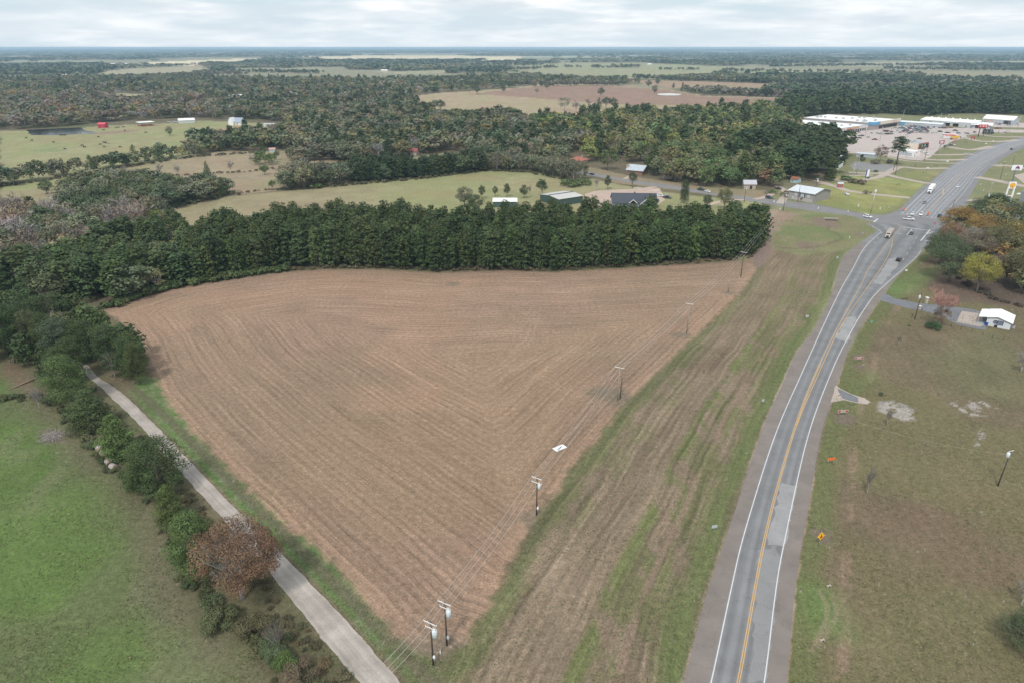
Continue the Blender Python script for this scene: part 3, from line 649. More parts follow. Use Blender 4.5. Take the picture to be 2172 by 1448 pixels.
# driveways, lots
DR = lambda name, px, m, z=.03, amp=.25: flatpoly(name, ragged(PP(px), amp, 2.0, 4), z, m)
DR('driveway', [(1866,637),(1876,622),(1900,634),(1945,643),(1985,647),(2010,650),(2060,656),(2092,663),(2092,700),(2070,697),(2030,688),(2000,672),(1960,660),(1930,655),(1895,646)], M_DRIVE)
DR('concrete_pad', [(2029,683),(2040,660),(2081,666),(2088,690),(2078,693)], M_CONC, .045, .05)
DR('driveway', [(1762,853),(1772,816),(1783,824),(1808,836),(1833,843),(1845,852),(1838,857),(1818,854),(1790,848),(1775,850)], M_CONC)
DR('driveway', [(1776,824),(1784,826),(1820,843),(1820,853),(1800,849),(1785,843)], M_DRIVE, .04, .1)
DR('parking_lot', [(1835,330),(1820,322),(1770,318),(1752,300),(1700,300),(1740,285),(1770,290),(1840,276),(1905,267),(1995,273),(2060,271),(2100,273),(2172,274),(2260,274),(2260,262),(2172,262),(2330,250),(2330,283),(2172,280),(2080,281),(2045,288),(2060,296),(2020,300),(1985,320),(1970,333),(1965,338),(1940,341),(1880,331)][:25]+[(2080,281),(2045,288),(2060,296),(2020,300),(1985,320),(1970,333),(1965,338),(1940,341),(1880,331)], M_LOT) if False else None
DR('parking_lot', [(1845,328),(1800,325),(1760,312),(1700,300),(1745,284),(1762,288),(1836,277),(1850,276),(1906,267),(1996,272),(2060,271.5),(2100,274),(2172,276),(2172,282),(2110,281),(2050,287),(2052,292),(2020,300),(1990,318),(1975,333),(1955,341),(1925,339),(1880,331)], M_LOT)
DR('parking_lot', [(2080,258),(2200,262),(2200,272),(2110,270),(2080,265)], M_LOT)
DR('old_parking_lot', [(1803,352),(1812,343),(1850,346),(1905,352),(1893,363),(1860,364),(1810,360)], M_OLDLOT)
def drv(pts, wpx, m=M_CONC, name='driveway'):
    c = PP(pts); c = spline(c, 6); g = np.gradient(c, axis=0); g /= np.hypot(g[:, 0], g[:, 1])[:, None]; nn = np.stack([-g[:, 1], g[:, 0]], 1)*wpx/2
    flatpoly(name, np.vstack([c+nn, (c-nn)[::-1]]), .035+.004*random.random(), m)
drv([(1770,380),(1800,385),(1860,377),(1880,368),(1910,355),(1950,358),(2012,357)], 6); drv([(1795,373),(1850,372)], 5)
drv([(1800,366),(1850,368),(1880,366)], 7); drv([(1880,370),(1905,377),(1960,388),(1975,389)], 5.5); drv([(1740,388),(1770,395),(1800,405),(1850,412),(1930,420)], 6)
drv([(1660,372),(1745,387),(1770,396)], 4, M_GRAVEL); drv([(1870,330),(1920,341),(1980,346),(2035,347)], 3.5); drv([(1950,337),(1990,340),(2050,339)], 7)
drv([(1975,328),(2000,329),(2065,328)], 7); drv([(2010,312),(2060,318),(2105,311)], 8); drv([(2040,291),(2080,300),(2130,300),(2160,297)], 8); drv([(2070,284),(2110,290),(2172,291)], 7)
drv([(2070,376),(2100,381),(2172,395),(2260,410)], 9); drv([(2056,424),(2080,428),(2130,432),(2180,440)], 8); drv([(2108,352),(2140,352),(2200,362)], 8)
flatpoly('parking_lot', PP([(2090,440),(2130,428),(2200,440),(2300,480),(2200,495),(2120,480)]), .03, M_CONC)
flatpoly('parking_lot', PP([(2150,372),(2200,362),(2300,375),(2300,405),(2180,396)]), .03, M_CONC)
drv([(1225,430),(1260,418),(1300,410),(1345,403),(1392,397)], 5, M_GRAVEL); DR('gravel_yard', [(1240,412),(1265,405),(1320,402),(1400,400),(1410,425),(1395,435),(1300,440),(1250,436)], M_GRAVEL)
drv([(1500,436),(1520,430),(1545,425),(1580,424)], 4, M_GRAVEL); drv([(1190,352),(1220,345),(1250,338)], 3.5, M_GRAVEL); drv([(1325,380),(1340,373),(1352,368)], 3.5, M_GRAVEL)
drv([(1655,432),(1663,420),(1672,412),(1650,395)], 5, M_CONC); drv([(1600,423),(1625,418),(1640,410)], 4, M_GRAVEL)
# pond in the cattle pasture and a pale stock pond in the far field
m = bpy.data.materials.new('pond_water'); m.use_nodes = True; b = m.node_tree.nodes['Principled BSDF']; b.inputs['Base Color'].default_value = (.02, .03, .035, 1); b.inputs['Roughness'].default_value = .16
tn = m.node_tree; gg = N(tn, 'ShaderNodeNewGeometry'); nn_ = noise(tn, gg.outputs['Position'], .6, 3); bp = N(tn, 'ShaderNodeBump'); bp.inputs['Strength'].default_value = .25; bp.inputs['Distance'].default_value = .2
tn.links.new(nn_, bp.inputs['Height']); tn.links.new(bp.outputs[0], b.inputs['Normal'])
flatpoly('pond_water', ragged(PP([(56,276),(100,274),(150,272),(172,271),(180,277),(205,281),(205,283),(180,285),(120,287.5),(66,287)]), 1.5, 6, 5), .05, m)
flatpoly('pond_bank', ragged(PP([(1395,199),(1420,198),(1446,200),(1440,202.5),(1415,203),(1395,201.5)]), 2, 10, 5), .06, mat('pale_pond', (.58, .55, .52), .3))

def grass_tufts():
    rg = np.random.default_rng(77); n = 200000
    y = 60+rg.uniform(0, 1, n)**1.3*200; x = rg.uniform(-1, 1, n)*(y*.85+30)
    road = (x > hx('pw', y)-.3) & (x < hx('pe', y)+.3)
    cr = pdist(cR, x, y); keep = ~road & ~inside(FIELD, x, y) & ~((cr < 6) & inside(np.vstack([cR, cL[::-1]]), x, y))
    cl = fbm(x*.12, y*.12, 3, 501); keep &= cl > rg.uniform(.3, .62, n)
    x, y, cr = x[keep], y[keep], cr[keep]; n = len(x)
    pos = np.stack([x, y, np.full(n, .10)], 1); nr = rg.normal(size=(n, 3))*.45; nr[:, 2] = 1; nr /= np.linalg.norm(nr, axis=1)[:, None]
    r_ = rg.normal(size=(n, 3)); t = np.cross(nr, r_); t /= np.linalg.norm(t, axis=1)[:, None]; b = np.cross(nr, t); s = (rg.uniform(.05, .17, n))[:, None]; a = rg.uniform(.3, .9, (n, 1))
    v = np.stack([pos-t*s-b*s*a, pos+t*s-b*s*a*.6, pos+t*s*.7+b*s*a, pos-t*s*.8+b*s*a*.9], 1).reshape(-1, 3); v[:, 2] = np.maximum(v[:, 2], .01)
    left = (x < 0) & (cr > 2) & (x < np.interp(y, cR[:, 1], cR[:, 0]))
    dry = rg.uniform(size=n) < np.where(left, .22, .62)
    c = np.where(dry[:, None], np.array([.200, .168, .105]), np.array([.095, .125, .045]))*rg.uniform(.7, 1.15, (n, 1))
    me = npmesh('grass_tufts', v, quads=np.arange(4*n).reshape(n, 4), fcol={'tuft': c})
    m = bpy.data.materials.new('grass_blades'); m.use_nodes = True; tt = m.node_tree; bb = tt.nodes['Principled BSDF']; bb.inputs['Roughness'].default_value = .9; bb.inputs['Specular IOR Level'].default_value = .1
    tt.links.new(N(tt, 'ShaderNodeAttribute', attribute_name='tuft').outputs['Color'], bb.inputs['Base Color']); me.materials.append(m)
    o = link(bpy.data.objects.new('grass_tufts', me)); tag(o, 'tufts of green and dry grass on the verges and pasture', kind='stuff')
grass_tufts()
# ================================================================== TREES
def leaf_mat(name, objcol):
    m = bpy.data.materials.new(name); m.use_nodes = True; t = m.node_tree; b = t.nodes['Principled BSDF']
    b.inputs['Roughness'].default_value = .75; b.inputs['Specular IOR Level'].default_value = .18
    a = N(t, 'ShaderNodeAttribute', attribute_name='tint')
    f = mathn(t, 'ADD', .45 if objcol else .62, mathn(t, 'MULTIPLY', a.outputs['Fac'], 1.1 if objcol else .72))
    if objcol: src = N(t, 'ShaderNodeObjectInfo').outputs['Color']
    else: src = N(t, 'ShaderNodeAttribute', attribute_name='leafcol').outputs['Color']
    hs = N(t, 'ShaderNodeHueSaturation'); t.links.new(src, hs.inputs['Color'])
    t.links.new(mathn(t, 'ADD', .475, mathn(t, 'MULTIPLY', a.outputs['Fac'], .05)), hs.inputs['Hue'])
    cc = N(t, 'ShaderNodeCombineColor')
    for i in range(3): t.links.new(f, cc.inputs[i])
    t.links.new(mixc(t, 1.0, hs.outputs[0], cc.outputs[0], 'MULTIPLY'), b.inputs['Base Color'])
    return m
M_LEAF = leaf_mat('foliage', True); M_LEAFS = leaf_mat('distant_foliage', False)
M_BARK = mat('bark', (.16, .135, .115), .9, var=.3, scale=4, bump=.3); M_PBARK = mat('pale_bark', (.34, .31, .29), .9, var=.25, scale=5)
def unit(n, rg):
    d = rg.normal(size=(n, 3)); return d/np.linalg.norm(d, axis=1)[:, None]
def cards(pos, nrm, size, asp, rg):
    """one small bent quad per leaf clump"""
    n = len(pos); r = unit(n, rg); t = np.cross(nrm, r); t /= np.linalg.norm(t, axis=1)[:, None]+1e-9; b = np.cross(nrm, t)
    s = size[:, None]*.5; a = asp
    sk = rg.uniform(-.35, .35, (n, 1)); 
    v = np.stack([pos-t*s*(1+sk)-b*s*a*.6+nrm*s*.3*rg.normal(size=(n, 1)), pos+t*s*.6-b*s*a*(1-sk), pos+t*s*(1-sk)+b*s*a*.7, pos-t*s*.5+b*s*a*(1+sk)], 1)
    return v.reshape(-1, 3), np.arange(4*n).reshape(n, 4)
def lobes_for(kind, rg):
    L = []
    if kind in ('pine', 'fieldpine', 'tallpine'):
        z0 = {'pine': .16, 'fieldpine': .18, 'tallpine': .52}[kind]; R = {'pine': .19, 'fieldpine': .36, 'tallpine': .17}[kind]
        nl = {'pine': 13, 'fieldpine': 9, 'tallpine': 8}[kind]
        for k in range(nl):
            t = k/(nl-1); z = z0+(.95-z0)*t
            r = R*(math.sin(math.pi*min(1, .30+.62*t))**.7)*(1.0 if kind != 'fieldpine' else rg.uniform(.75, 1.15))*((1-.35*t) if kind == 'pine' else 1)
            if t > .93: L.append((0, 0, z, R*.42, .055)); continue
            m = {'pine': 5, 'fieldpine': 7, 'tallpine': 4}[kind]; a0 = rg.uniform(0, 6.28)
            for j in range(m):
                a = a0+6.28*j/m+rg.uniform(-.35, .35); rr = r*rg.uniform(.45, .98); q = R*rg.uniform(.26, .46)
                L.append((rr*math.cos(a), rr*math.sin(a), z+rg.uniform(-.035, .035)-.02*(rr/R), q, q*.78))
    elif kind in ('broad', 'broadb', 'open', 'airy'):
        R = {'broad': .42, 'broadb': .52, 'open': .46, 'airy': .60}[kind]; n = {'broad': 40, 'broadb': 52, 'open': 28, 'airy': 46}[kind]; zc = .56; zr = .42
        for k in range(n):
            d = unit(1, rg)[0]; 
            if d[2] < -.45 and rg.uniform() < .5: d[2] *= -.7
            f = rg.uniform(.55, .92); q = R*rg.uniform(.20, .40)*(.8 if kind == 'open' else .68 if kind == 'airy' else 1)
            L.append((d[0]*R*f, d[1]*R*f, zc+d[2]*zr*f*.95, q, q*.8))
    elif kind == 'cedar':
        for k in range(30):
            t = (k/29)**1.15; z = .07+.85*t; r = .34*(1-t)**.62*(.6+.4*min(1, t*6)); a = k*2.4+rg.uniform(-.4, .4); rr = r*rg.uniform(.4, .9); q = (.16-.09*t)*rg.uniform(.8, 1.2)
            L.append((rr*math.cos(a), rr*math.sin(a), z, q, q*.9))
    elif kind == 'shrub':
        for k in range(16):
            a = rg.uniform(0, 6.28); rr = .75*math.sqrt(rg.uniform()); q = rg.uniform(.2, .36)
            L.append((rr*math.cos(a), rr*math.sin(a), .5*(1-rr*rr)*.8+.15, q, q*.9))
    return np.array(L)
def crown_arrays(kind, n, ls, seed, asp=.55, jit=.55):
    rg = np.random.default_rng(seed); L = lobes_for(kind, rg)
    wgt = L[:, 3]**1.6; li = rg.choice(len(L), n, p=wgt/wgt.sum())
    d = unit(n, rg); flip = (d[:, 2] < -.2) & (rg.uniform(size=n) < .75); d[flip, 2] *= -1
    rad = np.where(rg.uniform(size=n) < .86, rg.uniform(.82, 1.12, n), rg.uniform(.3, .8, n))
    pos = L[li, :3]+d*np.stack([L[li, 3], L[li, 3], L[li, 4]], 1)*rad[:, None]
    nr = d*np.array([1, 1, 1.25])+rg.normal(size=(n, 3))*jit*.6; nr[:, 2] += .25; nr /= np.linalg.norm(nr, axis=1)[:, None]
    sz = ls*rg.uniform(.55, 1.35, n); lt = rg.uniform(.15, .85, len(L))
    tint = np.clip(lt[li]*.5+rg.uniform(0, 1, n)*.5, 0, 1)
    v, q = cards(pos, nr, sz, asp, rg); return v, q, tint
def branches(kind, seed, depth=3):
    """tapered trunk and limbs (unit height)"""
    rg = random.Random(seed); mb = MB(); tips = []
    thick = {'pine': .011, 'fieldpine': .018, 'tallpine': .012, 'broad': .022, 'broadb': .026, 'airy': .024, 'cedar': .018, 'bare': .020, 'open': .022, 'shrub': .02}[kind]
    def limb(p, d, L, r, lev):
        pts = [p]; rad = [r]; n = 4
        for k in range(n):
            d = (d+Vector((rg.uniform(-.16, .16), rg.uniform(-.16, .16), rg.uniform(-.03, .13)))).normalized(); p = p+d*L/n; pts.append(p); rad.append(r*(1-.75*(k+1)/n))
        mb.tube(pts, rad, 5 if lev < 2 else 3, cap=False); tips.append((pts, lev))
        if lev < depth:
            for k in range({0: 9, 1: 5, 2: 4}.get(lev, 3)):
                f = rg.uniform(.3, 1); i = min(n-1, int(f*n)); q = pts[i]+(pts[i+1]-pts[i])*(f*n-i)
                a = rg.uniform(0, 6.28); s = Vector((math.cos(a), math.sin(a), rg.uniform(.1, .9))).normalized()
                limb(q, (d*.35+s*.75).normalized(), L*rg.uniform(.42, .66), rad[i]*.55, lev+1)
    if kind in ('bare', 'open', 'broad', 'broadb', 'airy'):
        pts = [Vector((0, 0, -.02)), Vector((.004, .003, .12)), Vector((.01, 0, .3))]; mb.tube(pts, [thick*1.3, thick, thick*.8], 7)
        nb = 6
        for k in range(nb):
            a = 6.28*k/nb+rg.uniform(-.3, .3); e = rg.uniform(.5, 1.7); limb(Vector((.008, 0, rg.uniform(.2, .32))), Vector((math.cos(a), math.sin(a), e)).normalized(), rg.uniform(.36, .5), thick*.55, 1)
        limb(Vector((.01, 0, .3)), Vector((.05, .03, 1)), .5, thick*.7, 1)
    else:
        mb.tube([Vector((0, 0, -.02)), Vector((.003, .002, .35)), Vector((0, 0, .7)), Vector((0, 0, .95))], [thick*1.25, thick, thick*.6, thick*.15], 6)
        z0 = {'pine': .2, 'fieldpine': .2, 'tallpine': .5, 'cedar': .1, 'shrub': .1}[kind]
        for k in range(16 if kind != 'shrub' else 6):
            z = z0+(.88-z0)*k/16; a = k*2.4; R = {'pine': .15, 'fieldpine': .3, 'tallpine': .13, 'cedar': .2*(1-z), 'shrub': .5}[kind]
            mb.tube([Vector((0, 0, z)), Vector((math.cos(a)*R*.5, math.sin(a)*R*.5, z+.02)), Vector((math.cos(a)*R, math.sin(a)*R, z+.03))], [thick*.4, thick*.25, thick*.08], 3, cap=False)
    return mb, tips
def twig_arrays(tips, seed, per=7, ls=.05, w=.035):
    rg = np.random.default_rng(seed); pos = []; dr = []
    for pts, lev in tips:
        if lev < 2: continue
        a = np.array([list(p) for p in pts])
        for k in range(per*(1 if lev == 2 else 2)):
            i = rg.integers(1, len(a)-1); t = rg.uniform(); pos.append(a[i]*(1-t)+a[i+1]*t); d = a[-1]-a[0]; d = d/np.linalg.norm(d)+rg.normal(size=3)*.55; d[2] += .2; dr.append(d/np.linalg.norm(d))
    pos = np.array(pos); dr = np.array(dr); n = len(pos); L = ls*rg.uniform(.6, 1.5, (n, 1)); s = np.cross(dr, unit(n, rg)); s /= np.linalg.norm(s, axis=1)[:, None]; s *= L*w
    v = np.stack([pos-s, pos+s, pos+dr*L+s*.4, pos+dr*L-s*.4], 1).reshape(-1, 3)
    return v, np.arange(4*n).reshape(n, 4), rg.uniform(.2, 1, n)
PROTO = {}
SPEC = {  # kind: (leaves near, mid, leaf size near, mid, aspect)
 'pine': (3600, 1700, .028, .040, .55), 'fieldpine': (11000, 1300, .024, .06, .5), 'tallpine': (2400, 420, .030, .07, .5), 'broad': (5200, 1200, .030, .056, .7), 'broadb': (15000, 1100, .019, .07, .7),
 'airy': (21000, 900, .0165, .06, .55), 'open': (3600, 700, .026, .05, .6), 'cedar': (8500, 1000, .026, .06, .5), 'shrub': (5200, 260, .055, .26, .7), 'bare': (0, 0, 0, 0, 0)}
def proto(kind, lod, var):
    k = (kind, lod, var)
    if k in PROTO: return PROTO[k]
    seed = (sorted(SPEC).index(kind)*131+var*17+5)
    mb, tips = branches(kind, seed, depth=(3 if lod == 0 else 2) if kind in ('bare', 'open', 'airy') else 2)
    if kind == 'bare': v, q, t = twig_arrays(tips, seed, per=(9 if lod == 0 else 14), ls=(.06 if lod == 0 else .11), w=(.035 if lod == 0 else .06))
    else:
        n0, n1, s0, s1, asp = SPEC[kind]; v, q, t = crown_arrays(kind, n0 if lod == 0 else n1, s0 if lod == 0 else s1, seed, asp, jit=.55 if lod == 0 else .38)
    PROTO[k] = (v, q, t, mb); return PROTO[k]
MESHC = {}
KN = {'pine': 'pine_tree', 'fieldpine': 'pine_tree', 'tallpine': 'pine_tree', 'broad': 'broadleaf_tree', 'broadb': 'broadleaf_tree', 'airy': 'broadleaf_tree', 'open': 'broadleaf_tree', 'cedar': 'cedar_tree', 'bare': 'bare_tree', 'shrub': 'shrub'}
CAT = {'pine_tree': 'pine tree', 'broadleaf_tree': 'tree', 'cedar_tree': 'cedar tree', 'bare_tree': 'bare tree', 'shrub': 'shrub'}
def tree_meshes(kind, lod, var):
    k = (kind, lod, var)
    if k not in MESHC:
        v, q, t, mb = proto(*k)
        cr = npmesh('crown', v, quads=q, fattr={'tint': t}); cr.materials.append(M_LEAF)
        tr = mb.mesh('trunk', M_PBARK if kind in ('bare', 'open', 'airy') else M_BARK)
        MESHC[k] = (cr, tr)
    return MESHC[k]
def place_tree(kind, x, y, Hh, wd, col, label, group=None, near=False, parts=True, lean=0.0, rz=None):
    lod = 0 if near else 1; var = random.randrange(3 if near else 4)
    cr, tr = tree_meshes(kind, lod, var)
    nm = KN[kind]
    r = rz if rz is not None else random.uniform(0, 6.28)
    e = empty(nm, (x, y, 0), r)
    e.scale = (Hh*wd, Hh*wd, Hh)
    tag(e, label, CAT[nm], group)
    c = bpy.data.objects.new('crown', cr); c.color = (*col, 1); link(c, e)
    t = bpy.data.objects.new('trunk', tr); link(t, e)
    return e
# palettes (linear albedo)
PC = dict(pine=(.056,.083,.030), pine2=(.052,.076,.033), pine3=(.090,.132,.044), cedar=(.070,.095,.036), cedar2=(.092,.135,.042), olive=(.165,.168,.078), green=(.105,.142,.054), ggreen=(.150,.160,.102),
          dgreen=(.085,.108,.055), rust=(.200,.130,.080), brown=(.180,.150,.105), yellow=(.240,.215,.060), ygreen=(.20,.21,.065), grey=(.25,.23,.21), dgrey=(.18,.155,.14), orange=(.26,.165,.055), pink=(.36,.185,.165), russet=(.175,.105,.066), gold=(.36,.27,.07))
TREES = []   # (kind, x, y, H, widthfactor, colour, label, group)
def T(kind, u, v, Hh, wd, col, label=None, group=None, near=False):
    x, y = P(u, v); TREES.append([kind, x, y, Hh, wd, PC[col] if isinstance(col, str) else col, label, group, near, True])
# --- single trees, surveyed one by one
T('fieldpine', 150, 856, 15, .95, 'pine3', 'big round pine on the pasture side of the country road, nearest the brush pile', near=True)
T('cedar', 196, 908, 11.5, 1.5, 'cedar', 'dark spreading cedar between the brush pile and the country road', near=True)
T('cedar', 256, 968, 12, 1.25, 'cedar2', 'broad olive green cedar standing directly behind the hay bales', near=True)
T('fieldpine', 342, 1040, 13.5, 1.15, 'pine', 'wide open pine whose branch hangs over the country road', near=True)
T('cedar', 300, 1030, 8, 1.25, 'cedar2', 'low yellowish cedar under the wide pine by the hay bales', near=True)
T('cedar', 366, 1108, 9.5, 1.15, (.085, .110, .035), 'yellow green cedar between the wide pine and the bright green pine', near=True)
T('fieldpine', 425, 1225, 15, .8, 'pine3', 'bright green pine touching the left side of the russet tree', near=True)
T('cedar', 405, 1165, 9, 1.2, 'cedar2', 'small bright cedar hidden behind the bright green pine', near=True)
T('airy', 515, 1270, 16.5, .88, 'russet', 'big russet leaved tree leaning over the country road', near=True)
T('bare', 515, 1268, 14.5, .95, 'grey', 'pale bare limbs standing inside the russet tree', near=True)
T('shrub', 470, 1330, 4.2, .85, (.105, .115, .055), 'dull brown green thicket at the foot of the russet tree, pasture side', near=True)
T('shrub', 540, 1345, 4.2, .8, (.12, .11, .06), 'brown thicket at the foot of the russet tree, road side', near=True)
T('shrub', 585, 1380, 3.6, .9, 'dgreen', 'dark green bush in the roadside brush below the russet tree', near=True)
T('bare', 590, 1385, 7, .5, 'dgrey', 'thin leafless sapling among the brush below the russet tree', near=True)
T('shrub', 612, 1415, 3.2, .9, 'cedar2', 'bright green bush beside the country road at the bottom edge', near=True)
T('shrub', 635, 1440, 3.2, 1.1, (.13, .10, .065), 'brown bush beside the country road at the bottom edge', near=True)
T('shrub', 660, 1475, 3.0, 1.1, (.11, .10, .06), 'olive bush cut by the bottom edge beside the country road', near=True)
T('bare', 85, 868, 7, .7, 'grey', 'small pale bare tree left of the round pine by the pasture', near=True)
T('open', 130, 742, 14, .9, 'olive', 'olive green tree rising among the pines of the pasture side', near=True)
T('open', 245, 800, 9, .9, 'dgreen', 'thin dark tree hanging over the bend of the country road', near=True)
# right hand cluster by the white building
T('broadb', 2012, 597, 17, 1.15, 'dgreen', 'very dark green oak beside the highway, left of the yellow green tree', near=True)
T('broadb', 2071, 620, 16, .88, (.27, .25, .06), 'bright yellow green tree left of the creek gully', near=True)
T('bare', 1990, 692, 14, .95, 'pink', 'bare tree with pink red twigs beside the driveway', near=True)
T('open', 1990, 694, 8, .9, 'rust', 'rusty leaves clinging low on the pink twigged tree', near=True)
T('shrub', 1979, 699, 3.0, .95, (.045, .095, .035), 'round evergreen bush at the foot of the pink twigged tree', near=True)
for u, v, h, wd, c, l in [(2030,500,13,1.0,'orange','orange leaved oak nearest the junction'),(2085,520,13,1.1,'orange','orange leaved oak behind the yellow green tree'),(2105,462,12,1.0,'pine2','dark tree in front of the fuel price sign'),(2070,470,11,1.0,'dgreen','dark green tree just left of the fuel price sign'),
      (2150,545,14,1.1,(.21,.155,.045),'tall ochre oak behind the creek gully'),(2172,610,15,1.0,(.12,.115,.055),'dull olive tree over the creek gully at the right edge'),(2120,560,15,.9,(.13,.12,.06),'olive brown tree between yellow green tree and ochre oak'),
      (2145,485,12,1.0,'dgreen','dark green tree in front of the round burger sign'),(2200,560,15,1.1,(.2,.15,.05),'ochre oak cut by the right edge'),(1990,560,13,.9,'dgreen','dark green oak right beside the highway edge'),(2010,535,12,.8,(.22,.13,.09),'brownish pink tree by the junction corner'),
      (2060,560,13,1,'brown','brown tree behind the very dark oak'),(2190,500,12,1,'green','green tree at the right edge under the round burger sign'),(2050,535,12,1.0,'grey','grey twiggy tree among the orange oaks'),(2130,600,11,.9,'brown','thin brown tree on the gully bank')]:
    T('bare' if 'grey' in l else 'broadb', u, v, h*1.18, wd*1.12, c, l, near=True)
T('bare', 1838, 1050, 8, .35, 'dgrey', 'thin leafless sapling with one green mistletoe clump, right of the highway', near=True)
T('bare', 1880, 905, 5.5, .45, 'dgrey', 'small leafless sapling beside the broken pavement', near=True)
T('bare', 2165, 790, 7, 1.0, 'grey', 'wide pale leafless tree at the right edge', near=True)
T('bare', 1905, 735, 4, .6, 'dgrey', 'faint leafless sapling in the lawn below the round bush', near=True)
T('shrub', 1869, 838, 1.1, .8, 'dgreen', 'small dark bush behind the broken pavement', near=True)
T('shrub', 1928, 692, .9, .7, 'green', 'tiny green bush left of the round evergreen bush', near=True)
T('broadb', 2195, 1400, 9, 1.1, 'dgreen', 'dark tree cut by the lower right edge', near=True); T('bare', 2165, 1285, 6, .8, 'grey', 'pale leafless branches at the lower right edge', near=True)
# around the grass field behind the belt
for u, v, h, wd, c, l in [(985,440,13,1.0,'ggreen','grey green round tree left of the white roofed shed'),(1010,455,12,.9,'dgreen','dark green tree in front of the grey green round tree'),(1022,422,9,.6,'dgreen','small dark cedar behind the white roofed shed'),(1050,417,7,.6,'dgreen','shorter dark tree behind the white roofed shed'),
      (1075,418,9,.6,'dgreen','dark tree on a thin stem behind the white roofed shed'),(1112,421,9,.75,'dgreen','green tree on a stem left of the round field tree'),(1150,416,11.5,.85,(.06,.1,.045),'round dense green tree left of the green shed'),(1288,402,10,.55,'dgreen','open green tree on a stem behind the gravel drive'),
      (1341,399,12,.6,'dgreen','slim dark tree beside the gated drive'),(1450,432,15,.55,'pine2','tall dark pine between parked cars and lane'),(1535,445,14,.75,'olive','broad olive tree in front of the lane'),(1500,440,8,.9,'dgreen','low green tree beside the gated second drive'),(1560,462,10,1,'ggreen','grey green tree at the end of the pine belt')]:
    T('broad' if 'pine' not in l else 'fieldpine', u, v, h, wd, c, l, near=True)
T('bare', 1265, 405, 9, .55, 'grey', 'pale leafless tree in the grass beside the gravel drive', near=True)
T('bare', 1124, 418, 8, .4, 'grey', 'slender leafless tree beside the round dense field tree', near=True)
for u, v, h, wd, c, l in [(562,371,8,1.1,'cedar2','low round bright green tree in the tan field, upper of two'),(578,403,7,.95,'cedar2','low round bright green tree in the tan field, lower of two'),(440,372,11,.8,'cedar','dark cedar standing in the tan field'),(240,362,11,.7,'cedar','pointed dark cedar in the hedge below the cattle pasture'),
      (100,412,10,1.1,'dgreen','lone dark bush in the lower tan field'),(75,462,9,1,'ggreen','grey green tree at the left edge of the tan field'),(30,395,10,.9,'dgreen','dark tree at the left end of the pasture hedge'),(360,288,10,1,'ggreen','grey tree standing alone on the cattle pasture'),
      (407,303,13,1.1,'ggreen','broad grey green tree at the pasture corner'),(635,303,4,.9,'green','small tree beside the grey metal barn')]:
    T('cedar' if 'cedar' in l else 'broad', u, v, h, wd, c, l, near=False)
for u, v in [(490,366),(535,350),(265,376),(378,374),(340,372)]: T('bare', u, v, 9, .9, 'grey', 'pale leafless tree in the tan field', 'leafless trees of the tan field')
for u, v, h, k, c, l in [(1197,235,22,'open','ggreen','tall thin crowned tree in the big tan field'),(1222,238,17,'bare','dgrey','leafless tree beside the tall thin crowned tree'),(1247,228,14,'bare','dgrey','dead snag in the big tan field'),(1270,230,17,'cedar','dgreen','dark tree at the left of the field grove'),(1285,231,19,'broad','dgreen','tallest dark tree of the field grove'),
      (1300,230,17,'broad','dgreen','dark tree at the right of the field grove'),(1274,205,18,'broad','dgreen','dark round tree behind the field grove'),(1139,202,14,'bare','dgrey','leafless tree at the left of the big tan field'),(1160,190,14,'broad','ggreen','grey green tree at the left of the big tan field'),(1388,199,17,'broad','ggreen','tree beside the pale stock pond'),
      (1375,186,18,'broad','dgreen','round dark tree beyond the pale stock pond'),(1395,182,18,'broad','dgreen','dark tree at the far edge beyond the pale pond'),(1428,187,13,'cedar','dgreen','left one of two round trees in the red field'),(1448,186,13,'cedar','dgreen','right one of two round trees in the red field'),
      (922,236,17,'broad','ggreen','tree with white bark at the west end of the tan field'),(935,238,19,'broad','dgreen','round dark tree with a white shelter beneath'),(995,200,14,'bare','grey','leafless tree on the north edge of the tan field'),(1012,200,16,'broad','dgreen','dark tree on the north edge of the tan field'),(1067,196,18,'broad','dgreen','round dark tree left of the big tan field')]:
    T(k, u, v, h, 1.0, c, l)
T('tallpine', 1901, 350, 23, 1.75, 'pine2', 'tall lone pine with a round crown beside the car park', near=True)
T('open', 1866, 343, 15, .95, (.18, .12, .08), 'brown leaved tree beside the long grey shed', near=True)
T('shrub', 1855, 348, 4, 1.2, 'brown', 'brown thicket below the brown leaved tree'); T('shrub', 1828, 342, 4, 1.0, 'dgreen', 'green bush in front of the long grey shed'); T('shrub', 1885, 346, 3.5, 1.2, 'dgrey', 'grey brush beside the lone pine')
T('shrub', 1858, 366, 2, 1.0, (.04, .08, .035), 'round dark bush near the blue and white sign'); T('shrub', 1841, 379, 1.5, 1.0, (.04, .07, .035), 'dark bush at the foot of the blue and white sign')
T('shrub', 1724, 424, 5, .9, 'brown', 'brown bush at the near corner of the grey roofed office'); T('shrub', 1733, 416, 5, .9, (.09, .08, .07), 'dark bush along the end of the grey roofed office'); T('shrub', 1703, 427, 3, .8, (.11, .09, .06), 'small bush in front of the grey roofed office')
T('shrub', 1664, 418, 5, .6, 'brown', 'brown bush at the left corner of the grey roofed office'); T('shrub', 1810, 388, 3.5, 1.2, (.10, .10, .05), 'hedge bush at the drive behind the yellow lawn'); T('shrub', 1825, 391, 4, 1.2, 'brown', 'brown hedge bush behind the yellow lawn'); T('shrub', 1795, 383, 4, 1.4, 'green', 'green hedge bush near the red shed')
T('shrub', 1640, 411, 3, 1.0, 'green', 'round green bush beside the blue van'); T('shrub', 2140, 432, 2.5, 1, 'dgreen', 'dark shrub beside the fuel price sign'); T('shrub', 1838, 411, 2.5, 1.2, 'brown', 'brown brush beside the yellow lawn drive')
